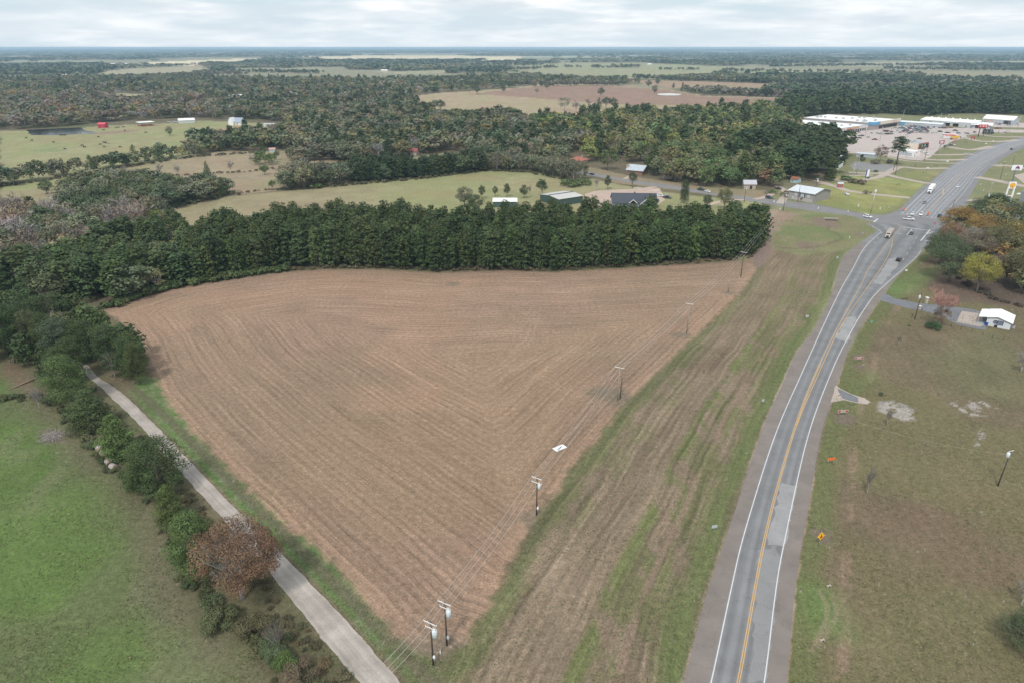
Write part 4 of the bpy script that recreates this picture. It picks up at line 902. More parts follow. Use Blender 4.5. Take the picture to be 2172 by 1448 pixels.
for u, v in [(1225,395),(1235,392),(1213,397),(1196,394),(1243,393)]: T('shrub', u, v, 5.5, .8, 'green', 'leafy bush at the east end of the poplar row', 'bushes at the end of the poplar row')
T('cedar', 1240, 372, 9, .5, 'dgreen', 'small dark tree standing alone at the lane end')
# --- woods: (ground outline, spacing m, [(kind, weight, height, width, colour)], label stem, jitter)
MIXA = [('pine', .12, 18, 1.25, 'pine2'), ('broad', .25, 14.5, 1.15, 'dgreen'), ('broad', .26, 14, 1.2, 'ggreen'), ('broad', .15, 14, 1.15, 'olive'), ('bare', .10, 13, 1.1, 'grey'), ('broad', .08, 14, 1.1, 'brown'), ('broad', .03, 12, 1.1, 'yellow'), ('broad', .01, 12, 1.1, 'rust')]
MIXL = [('bare', .24, 14, 1.15, 'grey'), ('broad', .20, 14, 1.15, 'brown'), ('broad', .24, 14, 1.15, 'ggreen'), ('broad', .16, 14, 1.1, 'olive'), ('broad', .12, 14, 1.1, 'dgreen'), ('broad', .04, 14, 1.2, (.22,.15,.07))]
MIXG = [('bare', .30, 14, 1.1, 'grey'), ('open', .25, 14, 1.1, (.18, .14, .095)), ('broad', .25, 12.5, 1.1, 'ggreen'), ('broad', .15, 12, 1.1, 'dgreen'), ('broad', .05, 11, 1, 'ygreen')]
MIXD = [('cedar', .35, 12.5, 1.05, 'cedar'), ('broad', .4, 12.5, 1.15, 'dgreen'), ('broad', .25, 12.5, 1.15, 'ggreen')]
MIXY = [('broad', .28, 16, 1.1, 'green'), ('broad', .22, 16, 1.1, 'olive'), ('broad', .17, 15, 1.1, 'ygreen'), ('pine', .18, 20, 1.2, 'pine'), ('broad', .10, 14, 1.1, 'brown'), ('bare', .05, 14, 1.1, 'dgrey')]
MIXP = [('pine', .7, 20, 1.35, 'pine2'), ('tallpine', .12, 22, 1.6, 'pine'), ('broad', .18, 15, 1.1, 'dgreen')]
WOODS = [
 ([(262,640),(332,620),(402,604),(440,598),(470,560),(380,505),(260,530),(120,585),(0,600),(-150,600),(-150,640),(0,640),(100,645),(190,640),(235,632)], 6.2, [('pine', .50, 15.5, 1.45, 'pine'), ('broad', .2, 12, 1.1, 'dgreen'), ('open', .14, 12, 1.1, 'olive'), ('bare', .12, 12, 1.0, 'grey'), ('broad', .06, 8, 1, (.15,.16,.04))], 'in the wood at the field corner'),
 ([(400,604),(500,589),(600,574),(700,569),(820,569),(940,576),(1060,572),(1180,574),(1300,567),(1400,561),(1500,556),(1585,548),(1612,520),(1618,500),(1600,494),(1300,500),(900,503),(600,506),(450,514),(390,535)], 4.6, [('pine', .86, 19, 1.10, 'pine'), ('pine', .11, 18, 1.05, 'pine3'), ('broad', .03, 11, 1, 'olive')], 'in the belt behind the ploughed field'),
 ([(-200,690),(-60,650),(60,665),(140,705),(188,745),(196,790),(150,850),(95,845),(60,800),(0,775),(-200,770)], 8.6, [('fieldpine', .85, 13.5, .80, 'pine'), ('fieldpine', .15, 12.5, .8, (.085,.11,.055))], 'between the pasture and the upper country road'),
 ([(235,722),(275,752),(300,778),(318,798),(300,815),(262,808),(222,770),(150,712),(100,680),(130,672),(190,700)], 7.0, [('fieldpine', .8, 12, .78, 'pine'), ('fieldpine', .2, 11, .8, 'pine3')], 'in the wedge beside the ploughed field'),
 ([(-150,560),(-150,470),(0,455),(90,470),(180,475),(230,482),(330,455),(380,500),(260,530),(120,585),(0,600),(-150,600)], 8.5, MIXG+[('pine', .12, 13, 1.3, 'pine')], 'in the grey thicket left of the pine belt'),
 ([(140,470),(150,412),(200,392),(260,396),(330,400),(420,406),(486,404),(491,413),(410,431),(330,449),(240,478),(160,480)], 7.5, MIXD, 'in the dark clump behind the pine belt'),
 ([(-100,410),(0,398),(70,386),(130,373),(230,360),(225,354),(130,366),(70,378),(0,388),(-100,396)], 8, MIXD+[('bare', .2, 10, 1, 'grey')], 'in the hedge below the cattle pasture'),
 ([(225,362),(330,345),(410,333),(480,320),(560,324),(556,316),(480,313),(400,325),(330,337),(228,353)], 9.5, MIXD+[('broad', .3, 9, 1, 'olive')], 'in the hedge below the pasture corner'),
 ([(610,345),(690,340),(760,348),(780,338),(700,322),(640,326)], 10, [('broad', .6, 14, 1.1, 'ggreen'), ('broad', .4, 14, 1.1, 'dgreen')], 'at the right end of the tan field'),
 ([(520,345),(560,338),(600,340),(590,350),(540,356)], 12, [('broad', .6, 9, 1.1, 'green'), ('bare', .4, 10, 1.1, 'grey')], 'in the middle of the tan field'),
 ([(412,305),(480,298),(590,286),(640,262),(700,262),(700,330),(640,322),(560,314),(480,312),(420,318)], 9.5, MIXA, 'in the grove right of the cattle pasture'),
 ([(600,404),(680,400),(730,394),(728,386),(742,380),(690,372),(640,374),(604,390)], 7.5, [('broad', .5, 14, 1.1, 'ggreen'), ('broad', .3, 13, 1.1, 'dgreen'), ('shrub', .2, 5, 1, 'cedar2')], 'in the clump left of the pine row'),
 ([(738,390),(900,379),(1030,363),(1030,352),(900,362),(745,372)], 6, [('pine', .75, 14.5, 1.3, 'pine2'), ('broad', .25, 12, 1, 'dgreen')], 'in the pine row beyond the grass field'),
 ([(1030,363),(1120,366),(1180,378),(1236,390),(1245,384),(1200,366),(1120,354),(1030,352)], 6, [('open', .55, 14, .75, 'ggreen'), ('broad', .45, 13, .7, 'ggreen')], 'in the poplar row beyond the grass field'),
 ([(640,335),(760,345),(860,333),(940,322),(1010,330),(1030,350),(1130,352),(1190,356),(1200,335),(1240,330),(1260,300),(1100,296),(1030,292),(900,290),(760,270),(700,262),(660,290)], 11, MIXA, 'in the wood before the red roofed house'),
 ([(470,254),(400,250),(300,255),(200,262),(100,272),(-60,276),(-60,205),(200,208),(350,205),(470,215)], 13, MIXL, 'in the grey brown wood behind the pond'),
 ([(700,262),(620,262),(560,256),(480,254),(472,216),(500,214),(700,218),(870,222),(905,236),(920,252),(1010,253),(1050,244),(1090,250),(1120,264),(1150,296),(1030,290),(900,290),(780,272)], 13, MIXA, 'in the wood beyond the cattle pasture'),
 ([(1150,296),(1120,264),(1200,264),(1300,250),(1450,248),(1560,242),(1640,232),(1700,262),(1690,285),(1640,300),(1500,320),(1380,330),(1260,345),(1200,350),(1250,300)], 12, MIXY, 'in the wood before the big tan field'),
 ([(1245,352),(1330,370),(1330,345),(1500,322),(1640,302),(1700,300),(1720,320),(1640,345),(1640,395),(1700,385),(1650,402),(1600,408),(1480,398),(1420,385),(1400,378)], 12.5, [('broad', .3, 16, 1.15, 'olive'), ('broad', .3, 16, 1.15, 'green'), ('pine', .2, 20, 1.3, 'pine'), ('open', .08, 15, 1.1, 'rust'), ('broad', .04, 12, 1, 'yellow'), ('bare', .08, 14, 1, 'grey')], 'among the houses by the side road'),
 ([(1560,330),(1640,345),(1655,392),(1690,386),(1760,386),(1775,376),(1795,340),(1800,328),(1760,318),(1700,305),(1640,300)], 9.5, [('tallpine', .72, 21, 1.5, 'pine2'), ('pine', .1, 16, 1.1, 'pine'), ('broad', .18, 10, 1.1, (.045, .065, .04))], 'in the tall grove beside the shopping centre'),
 ([(1695,258),(1640,236),(1700,216),(1800,214),(2000,210),(2172,206),(2330,205),(2330,246),(2172,244),(2040,242),(1960,247),(1900,243),(1810,242),(1760,247)], 12, MIXP, 'in the dark forest behind the shopping centre'),
 ([(1985,555),(2010,520),(2040,490),(2090,470),(2150,480),(2260,500),(2300,620),(2172,625),(2120,590),(2100,560),(2050,570)], 9.5, [('broad', .35, 13, 1.1, 'dgreen'), ('broad', .3, 13, 1.1, 'olive'), ('open', .15, 13, 1.1, (.24,.16,.06)), ('bare', .2, 12, 1, 'grey')], 'in the grove right of the junction'),
 ([(-80,205),(200,208),(350,205),(500,214),(700,218),(870,222),(905,205),(950,196),(1080,188),(1130,181),(1250,179),(1330,182),(1330,172),(1080,165),(800,172),(400,168),(-80,172)], 21, MIXA, 'in the wood between cattle pasture and horizon'),
]
def scatter(poly, sp, seed):
    rg = np.random.default_rng(seed); x0, y0 = poly.min(0); x1, y1 = poly.max(0)
    gx, gy = np.meshgrid(np.arange(x0, x1+sp, sp), np.arange(y0, y1+sp, sp*.9)); gx[1::2] += sp*.5
    gx = gx+rg.uniform(-.36, .36, gx.shape)*sp; gy = gy+rg.uniform(-.36, .36, gy.shape)*sp
    gx = gx.ravel(); gy = gy.ravel(); m = inside(poly, gx, gy); return gx[m], gy[m], rg
# keep trees off roads, roofs and open land
KEEP = [PP(PAVE)]+[p for p, c in OPENW if True]+[PP(q) for q in (
 [(1350,372),(1326,366),(1326,344),(1372,344),(1372,366)], [(1200,348),(1240,348),(1245,325),(1204,322)], [(1035,295),(1090,295),(1090,276),(1035,276)], [(560,268),(592,268),(592,280),(556,280)],
 [(484,270),(520,270),(520,256),(484,256)], [(370,264),(420,264),(420,258),(370,258)], [(1662,432),(1760,420),(1760,392),(1662,400)],
 [(620,322),(645,322),(645,308),(612,308)], [(480,210),(525,210),(525,203),(480,203)])]
FORBW = [PP(p) for p, c in OPEN]
count = 0
for wi, (poly, sp, mix, stem) in enumerate(WOODS):
    pw = PP(poly); gx, gy, rg = scatter(pw, sp, 50+wi)
    bad = np.zeros(gx.shape, bool)
    for k in KEEP:
        if wi <= 13: break
        bad |= inside(k, gx, gy)
    gx = gx[~bad]; gy = gy[~bad]
    u, v = UV(gx, gy, 8); ok = (u > -60) & (u < 2232) & (v < 1500); gx = gx[ok]; gy = gy[ok]
    wt = np.array([m[1] for m in mix]); ch = rg.choice(len(mix), len(gx), p=wt/wt.sum())
    # species clump together
    cl = vnoise(gx/30+wi*7, gy/30, 9); alt = np.searchsorted(np.cumsum(wt/wt.sum()), np.clip(cl*1.3-.15, 0, .999)); ch = np.where(rg.uniform(size=len(gx)) < .35, alt, ch)
    uu, vv = UV(gx, gy); q1, q2 = np.quantile(uu, [.34, .67]) if len(uu) else (0, 0); vm = {}
    for b_ in range(-1200, 2400, 120):
        s_ = vv[(uu >= b_) & (uu < b_+120)]; vm[b_//120] = np.median(s_) if len(s_) else 0
    for x, y, c, u_, v_ in zip(gx, gy, ch, uu, vv):
        part_ = ', left part' if u_ < q1 else ', middle part' if u_ < q2 else ', right part'
        if wi == 1: part_ += (' front rows' if v_ > vm.get(int(u_//120), 0) else ' back rows')
        kd, _, h, wd, cc = mix[min(c, len(mix)-1)]; nm = KN[kd]; col = np.array(PC[cc] if isinstance(cc, str) else cc)
        if wi == 1:
            if rg.uniform() < .05: continue
            h = h*np.interp(u_, [400, 600, 780, 900, 960, 1040, 1300, 1500, 1600], [.84, .94, .98, .88, .76, .90, .92, .86, .84])*rg.uniform(.90, 1.06)
        col = col*(.78+.5*fbm(np.array([x*.012]), np.array([y*.012]), 2, 71)[0])
        col = col*rg.uniform(.82, 1.18)*np.array([rg.uniform(.88, 1.18), 1, rg.uniform(.85, 1.1)])
        adj = {'dgreen': 'dark green', 'ggreen': 'grey green', 'grey': 'pale grey', 'dgrey': 'dark grey', 'ygreen': 'yellow green', 'pine': 'green', 'pine2': 'dark green', 'pine3': 'bright green', 'cedar': 'dark', 'cedar2': 'bright green'}.get(cc, cc) if isinstance(cc, str) else {'pine': 'green', 'bare': 'pale', 'open': 'brownish', 'broad': 'dull green', 'tallpine': 'green'}.get(kd, 'olive')
        noun = {'pine_tree': 'pine', 'broadleaf_tree': 'leafy tree', 'cedar_tree': 'cedar', 'bare_tree': 'leafless tree', 'shrub': 'bush'}[nm]
        if kd == 'tallpine': adj = 'tall stemmed '+adj
        if kd == 'open': adj = 'thin crowned '+adj
        TREES.append([kd, x, y, h*rg.uniform(.72, 1.2), wd*(rg.uniform(.8, 1.35) if wi != 1 else rg.uniform(.85, 1.2)), col, f'{adj} {noun} {stem}{part_}', f'{adj} {noun}s {stem}', False, False])
# individuals: the 295 that show largest of each kind; the rest are baked into one mesh per kind
byk = {}
for t in TREES: byk.setdefault(KN[t[0]], []).append(t)
STUFF = []
for nm, L in byk.items():
    L.sort(key=lambda t: (not t[9], -t[3]/math.hypot(t[1], t[2])))
    lab = {}
    for i, t in enumerate(L):
        if i < 295:
            place_tree(t[0], t[1], t[2], t[3], t[4], tuple(t[5]), t[6], t[7], near=t[8] or (t[3]/math.hypot(t[1], t[2]) > .055 and t[0] != 'pine'))
            count += 1
        else: STUFF.append(t)
def bake(name, items, label, lodn=None):
    V = []; Q = []; TT = []; CC = []; off_ = 0
    for k, x, y, h, wd, col in items:
        v, q, t, a = k
        s = np.array([h*wd, h*wd, h]); r = random.uniform(0, 6.28); c_, s_ = math.cos(r), math.sin(r)
        p = v*s; p = np.stack([p[:, 0]*c_-p[:, 1]*s_+x, p[:, 0]*s_+p[:, 1]*c_+y, p[:, 2]], 1)
        V.append(p); Q.append(q+off_); TT.append(t); CC.append(np.repeat(np.asarray(col, float)[None], len(q), 0)); off_ += len(v)
    if not V: return
    me = npmesh(name, np.concatenate(V), quads=np.concatenate(Q), fattr={'tint': np.concatenate(TT)}, fcol={'leafcol': np.concatenate(CC)}); me.materials.append(M_LEAFS)
    o = link(bpy.data.objects.new(name, me)); tag(o, label, kind='stuff'); return o
FARP = {}
def farproto(kind, n, ls, var):
    k = (kind, n, var)
    if k not in FARP:
        if kind == 'bare':
            rg = np.random.default_rng(var); d = unit(n, rg); d[:, 2] = np.abs(d[:, 2]); pos = d*np.array([.42, .42, .4])*rg.uniform(.5, 1, (n, 1))+np.array([0, 0, .5])
            v, q = cards(pos, unit(n, rg), ls*rg.uniform(.5, 1.2, n), .25, rg); FARP[k] = (v, q, rg.uniform(.2, 1, n), None)
        else: FARP[k] = (*crown_arrays(kind, n, ls, 900+var, .7), None)
    return FARP[k]
print('individual trees', count, 'baked', len(STUFF))
groups = {}
for t in STUFF: groups.setdefault(KN[t[0]], []).append(t)
for nm, L in groups.items():
    it = []
    for t in L:
        d = math.hypot(t[1], t[2]); n, ls = (560, .085) if d < 650 else (280, .12) if d < 1100 else (120, .18)
        if t[0] == 'pine': ls *= .62; n = int(n*1.5)
        if t[0] == 'tallpine': ls *= .65; n = int(n*1.2)
        if t[0] == 'bare': ls = .30; n = int(n*.9)
        if t[0] == 'shrub': ls *= 2
        if t[0] == 'cedar': ls *= .8
        it.append((farproto(t[0], n, ls, random.randrange(4)), t[1], t[2], t[3], t[4], t[5]))
    bake('distant_'+nm.replace('_tree', '')+'_wood', it, 'mass of '+CAT[nm]+' crowns filling the woods behind the nearer trees')
# --- the wooded plain out to the horizon
def far_wood():
    rg = np.random.default_rng(5); it = []; D = 1250.0
    while D < 32000:
        sp = max(15, D*.0075); wbl = sp
        xs = np.arange(-D*.85, D*.85, sp); n = len(xs); x = xs+rg.uniform(-.5, .5, n)*sp; y = D+rg.uniform(-.5, .5, n)*sp*3
        m = np.ones(n, bool)
        for p, c in OPENW: m &= ~inside(p, x, y)
        if D < 2200:
            for w_ in WOODS: m &= ~inside(PP(w_[0]), x, y)
            m &= ~inside(TOWNW, x, y)
        u, v = UV(x, y, 0); m &= (v > 104) & (u > -80) & (u < 2250)
        fld = fbm(x*.0011+3, y*.0006, 4, 88); m &= ~((fld > .53) & (y > 1600) & (y < 18000))
        sparse = fbm(x*.003+11, y*.0018, 3, 99); m &= ~((sparse > .47) & (rg.uniform(size=n) < .85) & (y < 12000))
        for xx, yy in zip(x[m], y[m]):
            r = rg.uniform(); near_ = yy < 2600
            pn_ = fbm(np.array([xx*.0025]), np.array([yy*.0025]), 3, 7)[0]
            if pn_ > .54: k, c, h = 'pine', (.070, .098, .055), 16
            elif r < .5: k, c, h = 'broad', (.125, .145, .08), 12
            elif r < .8: k, c, h = 'broad', (.19, .18, .11), 11
            elif r < .93: k, c, h = 'broad', (.25, .21, .16), 11
            else: k, c, h = 'broad', (.19, .15, .06), 11
            nq, ls = (46, .32) if near_ else (26, .42)
            wf = max(1.0, sp/11.0); hh = h*rg.uniform(.75, 1.2)*(1+D*.000035)
            if k == 'pine': k = 'broadb'
            it.append((farproto(k, nq, ls, rg.integers(4)), xx, yy, hh, wf*.95, np.array(c)*rg.uniform(.8, 1.2)))
        D += sp*(1.0 if D < 4000 else 2.2)
    for pl, h, w_, c in [([(1080,150),(1140,148)],14,3,0), ([(1150,146),(1180,145)],14,2,0), ([(1205,144.5),(1235,144)],14,2,0), ([(1255,145),(1310,145),(1355,144)],16,3,0), ([(1400,149),(1480,150)],12,2,0), ([(1540,152),(1640,154),(1740,155),(1900,156)],14,2,0),
        ([(1350,168),(1420,171),(1500,173),(1560,175),(1630,176),(1720,179)],14,3,0), ([(1080,174),(1200,175),(1320,177)],15,6,0), ([(1080,181),(1140,184),(1250,181.5),(1320,183)],13,3,1), ([(1640,187),(1760,188),(1900,189),(2000,186)],13,3,0), ([(1700,165),(1850,168),(2000,170),(2172,172)],14,3,0), ([(1470,197),(1540,201),(1640,206),(1700,207)],13,4,2),
        ([(430,156),(560,155),(680,157)],14,4,0), ([(440,144),(520,141),(600,142)],14,3,0), ([(545,131),(640,131),(760,133),(1000,131)],16,4,0), ([(1000,140),(1080,141),(1150,139)],15,3,0), ([(1640,143),(1800,141),(2000,141),(2172,140)],15,3,0), ([(1880,148),(2000,150),(2172,151)],14,3,0), ([(205,168),(300,167),(430,161),(520,159)],14,4,1), ([(600,112),(900,112),(1200,113),(1700,115)],18,3,0), ([(1500,126),(1750,127),(2172,126)],16,3,0)]:
        p = PP(pl); d = np.r_[0, np.cumsum(np.hypot(*np.diff(p, axis=0).T))]; D_ = p[:, 1].mean(); sp = max(8, D_*.0042)
        for r_ in range(w_):
            for q in np.arange(0, d[-1], sp):
                if rg.uniform() < .22: continue
                x_ = np.interp(q, d, p[:, 0])+rg.normal()*sp*.4; y_ = np.interp(q, d, p[:, 1])+(r_+rg.uniform(-.5, .5))*sp*1.3
                cc = np.array([(.095, .118, .068), (.16, .15, .10), (.20, .175, .145)][c if rg.uniform() < .7 else rg.integers(3)])
                it.append((farproto('broad', 46 if D_ < 3000 else 26, .32 if D_ < 3000 else .42, rg.integers(4)), x_, y_, h*rg.uniform(.6, 1.2), max(1, sp/11)*rg.uniform(.7, 1.2), cc*rg.uniform(.8, 1.15)))
    print('far crowns', len(it)); bake('far_woodland', it, 'woodland covering the plain out to the horizon')
far_wood()
# --- brushy undergrowth at the feet of the woods
RP_ = np.vstack([cR+np.array([.8, 0]), (cL-np.array([1.2, 0]))[::-1]])
def brush():
    it = []; rg = np.random.default_rng(8)
    EDGE = [([(225,657),(262,643),(332,620),(402,605),(500,590),(600,575)], 2.2, 3.4, (.075,.105,.04)), ([(600,575),(700,570),(820,570),(940,577),(1060,573),(1180,575),(1300,568),(1500,557),(1590,548),(1615,515)], 3.2, 1.6, (.11,.10,.06)),
            ([(0,850),(95,850),(160,905),(225,985),(330,1085),(370,1180),(420,1270),(520,1350),(600,1440),(650,1500)], 2.2, 1.8, (.09,.105,.05)), ([(95,790),(185,850),(280,945),(360,1040),(425,1110),(540,1235),(620,1350),(688,1440),(728,1500)], 2.4, 1.3, (.11,.095,.055)),
            ([(330,450),(410,432),(490,413)], 4, 3, (.07,.09,.05)), ([(600,405),(730,395),(900,380),(1030,363),(1120,367),(1236,390)], 4, 2.2, (.09,.09,.05)), ([(-50,404),(70,388),(235,361),(410,334),(560,324)], 5, 2.5, (.08,.08,.05)),
            ([(490,416),(560,404),(600,404)], 5, 1.6, (.12,.09,.06)), ([(300,378),(400,372),(520,366),(640,352)], 6, 1.8, (.13,.10,.07)), ([(2030,585),(2075,618),(2120,640),(2172,655),(2240,670)], 3, 1.4, (.07,.06,.045))]
    for pl, sp, h, c in EDGE:
        p = PP(pl); d = np.r_[0, np.cumsum(np.hypot(*np.diff(p, axis=0).T))]
        for s in np.arange(0, d[-1], sp*.6):
            x = np.interp(s, d, p[:, 0])+rg.normal()*1.2; y = np.interp(s, d, p[:, 1])+abs(rg.normal())*1.6
            if inside(RP_, np.array([x]), np.array([y]))[0]: continue
            dist = math.hypot(x, y); n, ls = (1100, .11) if dist < 180 else (420, .18) if dist < 230 else (170, .30) if dist < 420 else (60, .45)
            hh = h*rg.uniform(.5, 1.25); it.append((farproto('shrub', n, ls, rg.integers(4)), x, y, hh, rg.uniform(.7, 1.1), np.array(c)*rg.uniform(.7, 1.35)*np.array([rg.uniform(.85, 1.2), 1, 1])))
    bake('undergrowth', it, 'low brush and weeds along the feet of the woods')
brush()
# ================================================================== BUILDINGS
M_WHITE = mat('white_roof', (.82, .82, .80), .5, var=.08, scale=.3); M_CREAM = mat('cream_wall', (.66, .60, .50), .8, var=.1, scale=.5)
M_GLASS = mat('dark_glass', (.03, .035, .04), .15, var=.05); M_DARK = mat('dark_opening', (.03, .028, .028), .8); M_STEEL = mat('galvanised_steel', (.45, .46, .47), .45, metal=.3)
M_GREYM = mat('grey_metal_wall', (.40, .44, .48), .6, var=.08, scale=.6); M_TRIM = mat('white_trim', (.75, .75, .74), .6)
M_WOOD = mat('treated_wood', (.075, .055, .045), .9, var=.3, scale=2); M_GWOOD = mat('weathered_wood', (.30, .27, .24), .9, var=.25, scale=2)
M_RED = mat('red_paint', (.50, .06, .05), .6); M_YEL = mat('yellow_panel', (.75, .50, .04), .5)
def ribbed(name, col, rough=.5, axis=0, per=.9, metal=.15):
    if name in MATS: return MATS[name]
    m = bpy.data.materials.new(name); m.use_nodes = True; t = m.node_tree; b = t.nodes['Principled BSDF']; b.inputs['Roughness'].default_value = rough; b.inputs['Metallic'].default_value = metal
    tcn = N(t, 'ShaderNodeTexCoord'); sp = N(t, 'ShaderNodeSeparateXYZ'); t.links.new(tcn.outputs['Object'], sp.inputs[0])
    s = mathn(t, 'SINE', mathn(t, 'MULTIPLY', sp.outputs[axis], 2*math.pi/per)); nf = noise(t, tcn.outputs['Object'], .25, 5, .6)
    f = mathn(t, 'ADD', mathn(t, 'MULTIPLY', s, .05), mathn(t, 'ADD', .82, mathn(t, 'MULTIPLY', nf, .36))); cc = N(t, 'ShaderNodeCombineColor')
    for i in range(3): t.links.new(f, cc.inputs[i])
    t.links.new(mixc(t, 1.0, tuple(col), cc.outputs[0], 'MULTIPLY'), b.inputs['Base Color']); MATS[name] = m; return m
def frame(p0, p1):
    """place a building by its front edge (survey points, left to right)"""
    a = np.array(P(*p0)); b = np.array(P(*p1)); L = float(np.hypot(*(b-a))); return a, L, math.atan2(b[1]-a[1], b[0]-a[0])
def wins(root, items, y=-.03, glass=M_GLASS, trim=M_TRIM, name='window'):
    for x, z, w_, h_ in items:
        mb = MB(); mb.box((x, y, z), (w_+.24, .10, h_+.24)); o = mb.build(name, trim, root)
        mb = MB(); mb.box((x, y-.06, z), (w_, .06, h_)); mb.build('pane', glass, o)
def building(name, label, cat, p0, p1, depth, h, roofm, wallm, roof='flat', rise=1.0, over=.4, group=None, L=None):
    a, LL, rz = frame(p0, p1); L = L or LL
    r = empty(name, (a[0], a[1], 0), rz); tag(r, label, cat, group)
    mb = MB()
    if roof == 'flat':
        mb.box((L/2, depth/2, h/2), (L, depth, h)); mb.build('wall', wallm, r)
        mb = MB(); mb.box((L/2, depth/2, h+.04), (L-.5, depth-.5, .12)); rf = mb.build('roof', roofm, r)
        mb = MB()
        for c, d in (((L/2, .12, h+.25), (L+.1, .3, .6)), ((L/2, depth-.12, h+.25), (L+.1, .3, .6)), ((.12, depth/2, h+.25), (.3, depth-.55, .6)), ((L-.12, depth/2, h+.25), (.3, depth-.55, .6))): mb.box(c, d)
        mb.build('parapet', wallm, r)
    elif roof == 'gable_x':      # ridge along x (parallel to the front)
        mb.prism([(0, 0), (depth, 0), (depth, h), (depth/2, h+rise), (0, h)], 0, L); mb.build('wall', wallm, r)
        mb = MB(); t = .15; s = rise/(depth/2)
        mb.prism([(-over, h-over*s+.03), (depth/2, h+rise+.03), (depth+over, h-over*s+.03), (depth+over, h-over*s+t), (depth/2, h+rise+t+.05), (-over, h-over*s+t)], -over, L+over); mb.build('roof', roofm, r)
    elif roof == 'gable_y':
        mb.prism([(0, 0), (L, 0), (L, h), (L/2, h+rise), (0, h)], 0, depth, axis='y'); mb.build('wall', wallm, r)
        mb = MB(); t = .15; s = rise/(L/2)
        mb.prism([(-over, h-over*s+.03), (L/2, h+rise+.03), (L+over, h-over*s+.03), (L+over, h-over*s+t), (L/2, h+rise+t+.05), (-over, h-over*s+t)], -over, depth+over, axis='y'); mb.build('roof', roofm, r)
    elif roof == 'hip':
        mb.box((L/2, depth/2, h/2), (L, depth, h)); mb.build('wall', wallm, r)
        q = min(L, depth)*.45; mb = MB()
        mb.add([(-over, -over, h), (L+over, -over, h), (L+over, depth+over, h), (-over, depth+over, h), (q if L > depth else L/2, depth/2 if L > depth else q, h+rise), (L-q if L > depth else L/2, depth/2 if L > depth else depth-q, h+rise)],
               [(0, 1, 5, 4), (1, 2, 5), (2, 3, 4, 5), (3, 0, 4), (3, 2, 1, 0)] if L > depth else [(0, 1, 4), (1, 2, 5, 4), (2, 3, 5), (3, 0, 4, 5), (3, 2, 1, 0)]); mb.build('roof', roofm, r)
    return r, L
def rooftop_units(r, pts, z, s=1.6):
    rf = [c for c in r.children if c.name.startswith('roof')][0]
    for x, y in pts:
        mb = MB(); mb.box((x, y, z+s*.35), (s*1.3, s, s*.6)); mb.box((x, y, z+s*.7), (s*.9, s*.7, s*.12)); mb.build('rooftop_unit', M_STEEL, rf)
def text(s, size, m, name, parent, loc, rot, depth=.04, align='CENTER', scale=(1, 1, 1)):
    cu = bpy.data.curves.new(name, 'FONT'); cu.body = s; cu.size = size; cu.align_x = align; cu.align_y = 'CENTER'; cu.extrude = depth; cu.resolution_u = 2
    to = bpy.data.objects.new(name, cu); COL.objects.link(to); bpy.context.view_layer.update()
    me = bpy.data.meshes.new_from_object(to); bpy.data.objects.remove(to); me.materials.clear(); me.materials.append(m)
    o = bpy.data.objects.new(name, me); o.location = loc; o.rotation_euler = rot; o.scale = scale; return link(o, parent)
PI2 = math.pi/2
# --- retail strip with the red fronted store
r, L = building('retail_store', 'long flat white roofed retail strip with pinkish red sign band and arcade', 'shop', (1761,287.5), (1836,276.5), 88, 5.6, M_WHITE, M_GREYM)
rooftop_units(r, [(random.uniform(8, L-8), random.uniform(6, 80)) for _ in range(16)], 5.65, 2.2)
mb = MB(); mb.box((L/2, -1.8, 4.6), (L, .3, 2.4)); mb.build('sign_band', mat('pale_band', (.62, .60, .58)), r)
mb = MB(); mb.box((L*.14, -2.0, 4.7), (L*.24, .12, 1.7)); mb.build('sign_panel', mat('faded_red', (.50, .13, .12)), r); mb = MB(); mb.box((L*.56, -2.0, 4.7), (L*.34, .12, 1.7)); mb.build('sign_panel', mat('faded_red2', (.58, .22, .17)), r)
mb = MB(); mb.box((L*.62, -2.1, 4.7), (L*.13, .12, 1.0)); mb.build('sign_panel', mat('ochre', (.62, .38, .10)), r); text('Goods', 1.9, M_RED, 'sign_lettering', r, (L*.32, -2.1, 4.7), (PI2, 0, 0)) if False else None
mb = MB(); mb.prism([(0, 0), (.9, 1.0), (1.4, .2), (2.2, .9), (2.6, 0)], -.06, .06, axis='y'); o = mb.build('sign_emblem', M_RED, r); o.location = (L*.30, -2.1, 4.2)
mb = MB(); mb.box((L/2, -.95, 3.3), (L, 1.6, .2)); mb.build('awning', M_TRIM, r)
for k in range(15): mb = MB(); mb.box((L*(k+.5)/15, -1.75, 1.65), (.35, .35, 3.3)); mb.build('column', M_TRIM, r)
mb = MB(); mb.box((L/2, -.04, 1.7), (L-1, .1, 2.6)); mb.build('shopfront', M_GLASS, r)
mb = MB(); mb.box((-6, 20, 2.1), (12, 40, 4.2)); mb.build('side_wing', M_WHITE, r)
# --- big store with cream parapet and blue corner
r, L = building('retail_store', 'large white roofed store with cream parapet, red letters and blue corner', 'shop', (1852,276), (1906.5,267), 92, 7.2, M_WHITE, mat('taupe_wall', (.36, .31, .30), .85, var=.06, scale=.3))
rooftop_units(r, [(random.uniform(6, L-6), random.uniform(6, 80)) for _ in range(14)]+[(L*.35, 84), (L*.4, 80)], 7.25, 2.4)
mb = MB(); mb.box((L*.60, -.6, 7.0), (L*.80, 1.2, 3.6)); mb.build('parapet', M_CREAM, r); mb = MB(); mb.box((L*.09, -.45, 7.0), (L*.20, 1.0, 3.6)); mb.box((-.3, 3.0, 7.0), (.7, 8, 3.6)); mb.build('parapet', mat('blue_panel', (.12, .34, .55), .6), r)
for k, c in enumerate('ace'): text(c, 4.2, M_RED, 'sign_letter', r, (L*.70+k*3.6, -1.25, 7.2), (PI2, 0, 0))
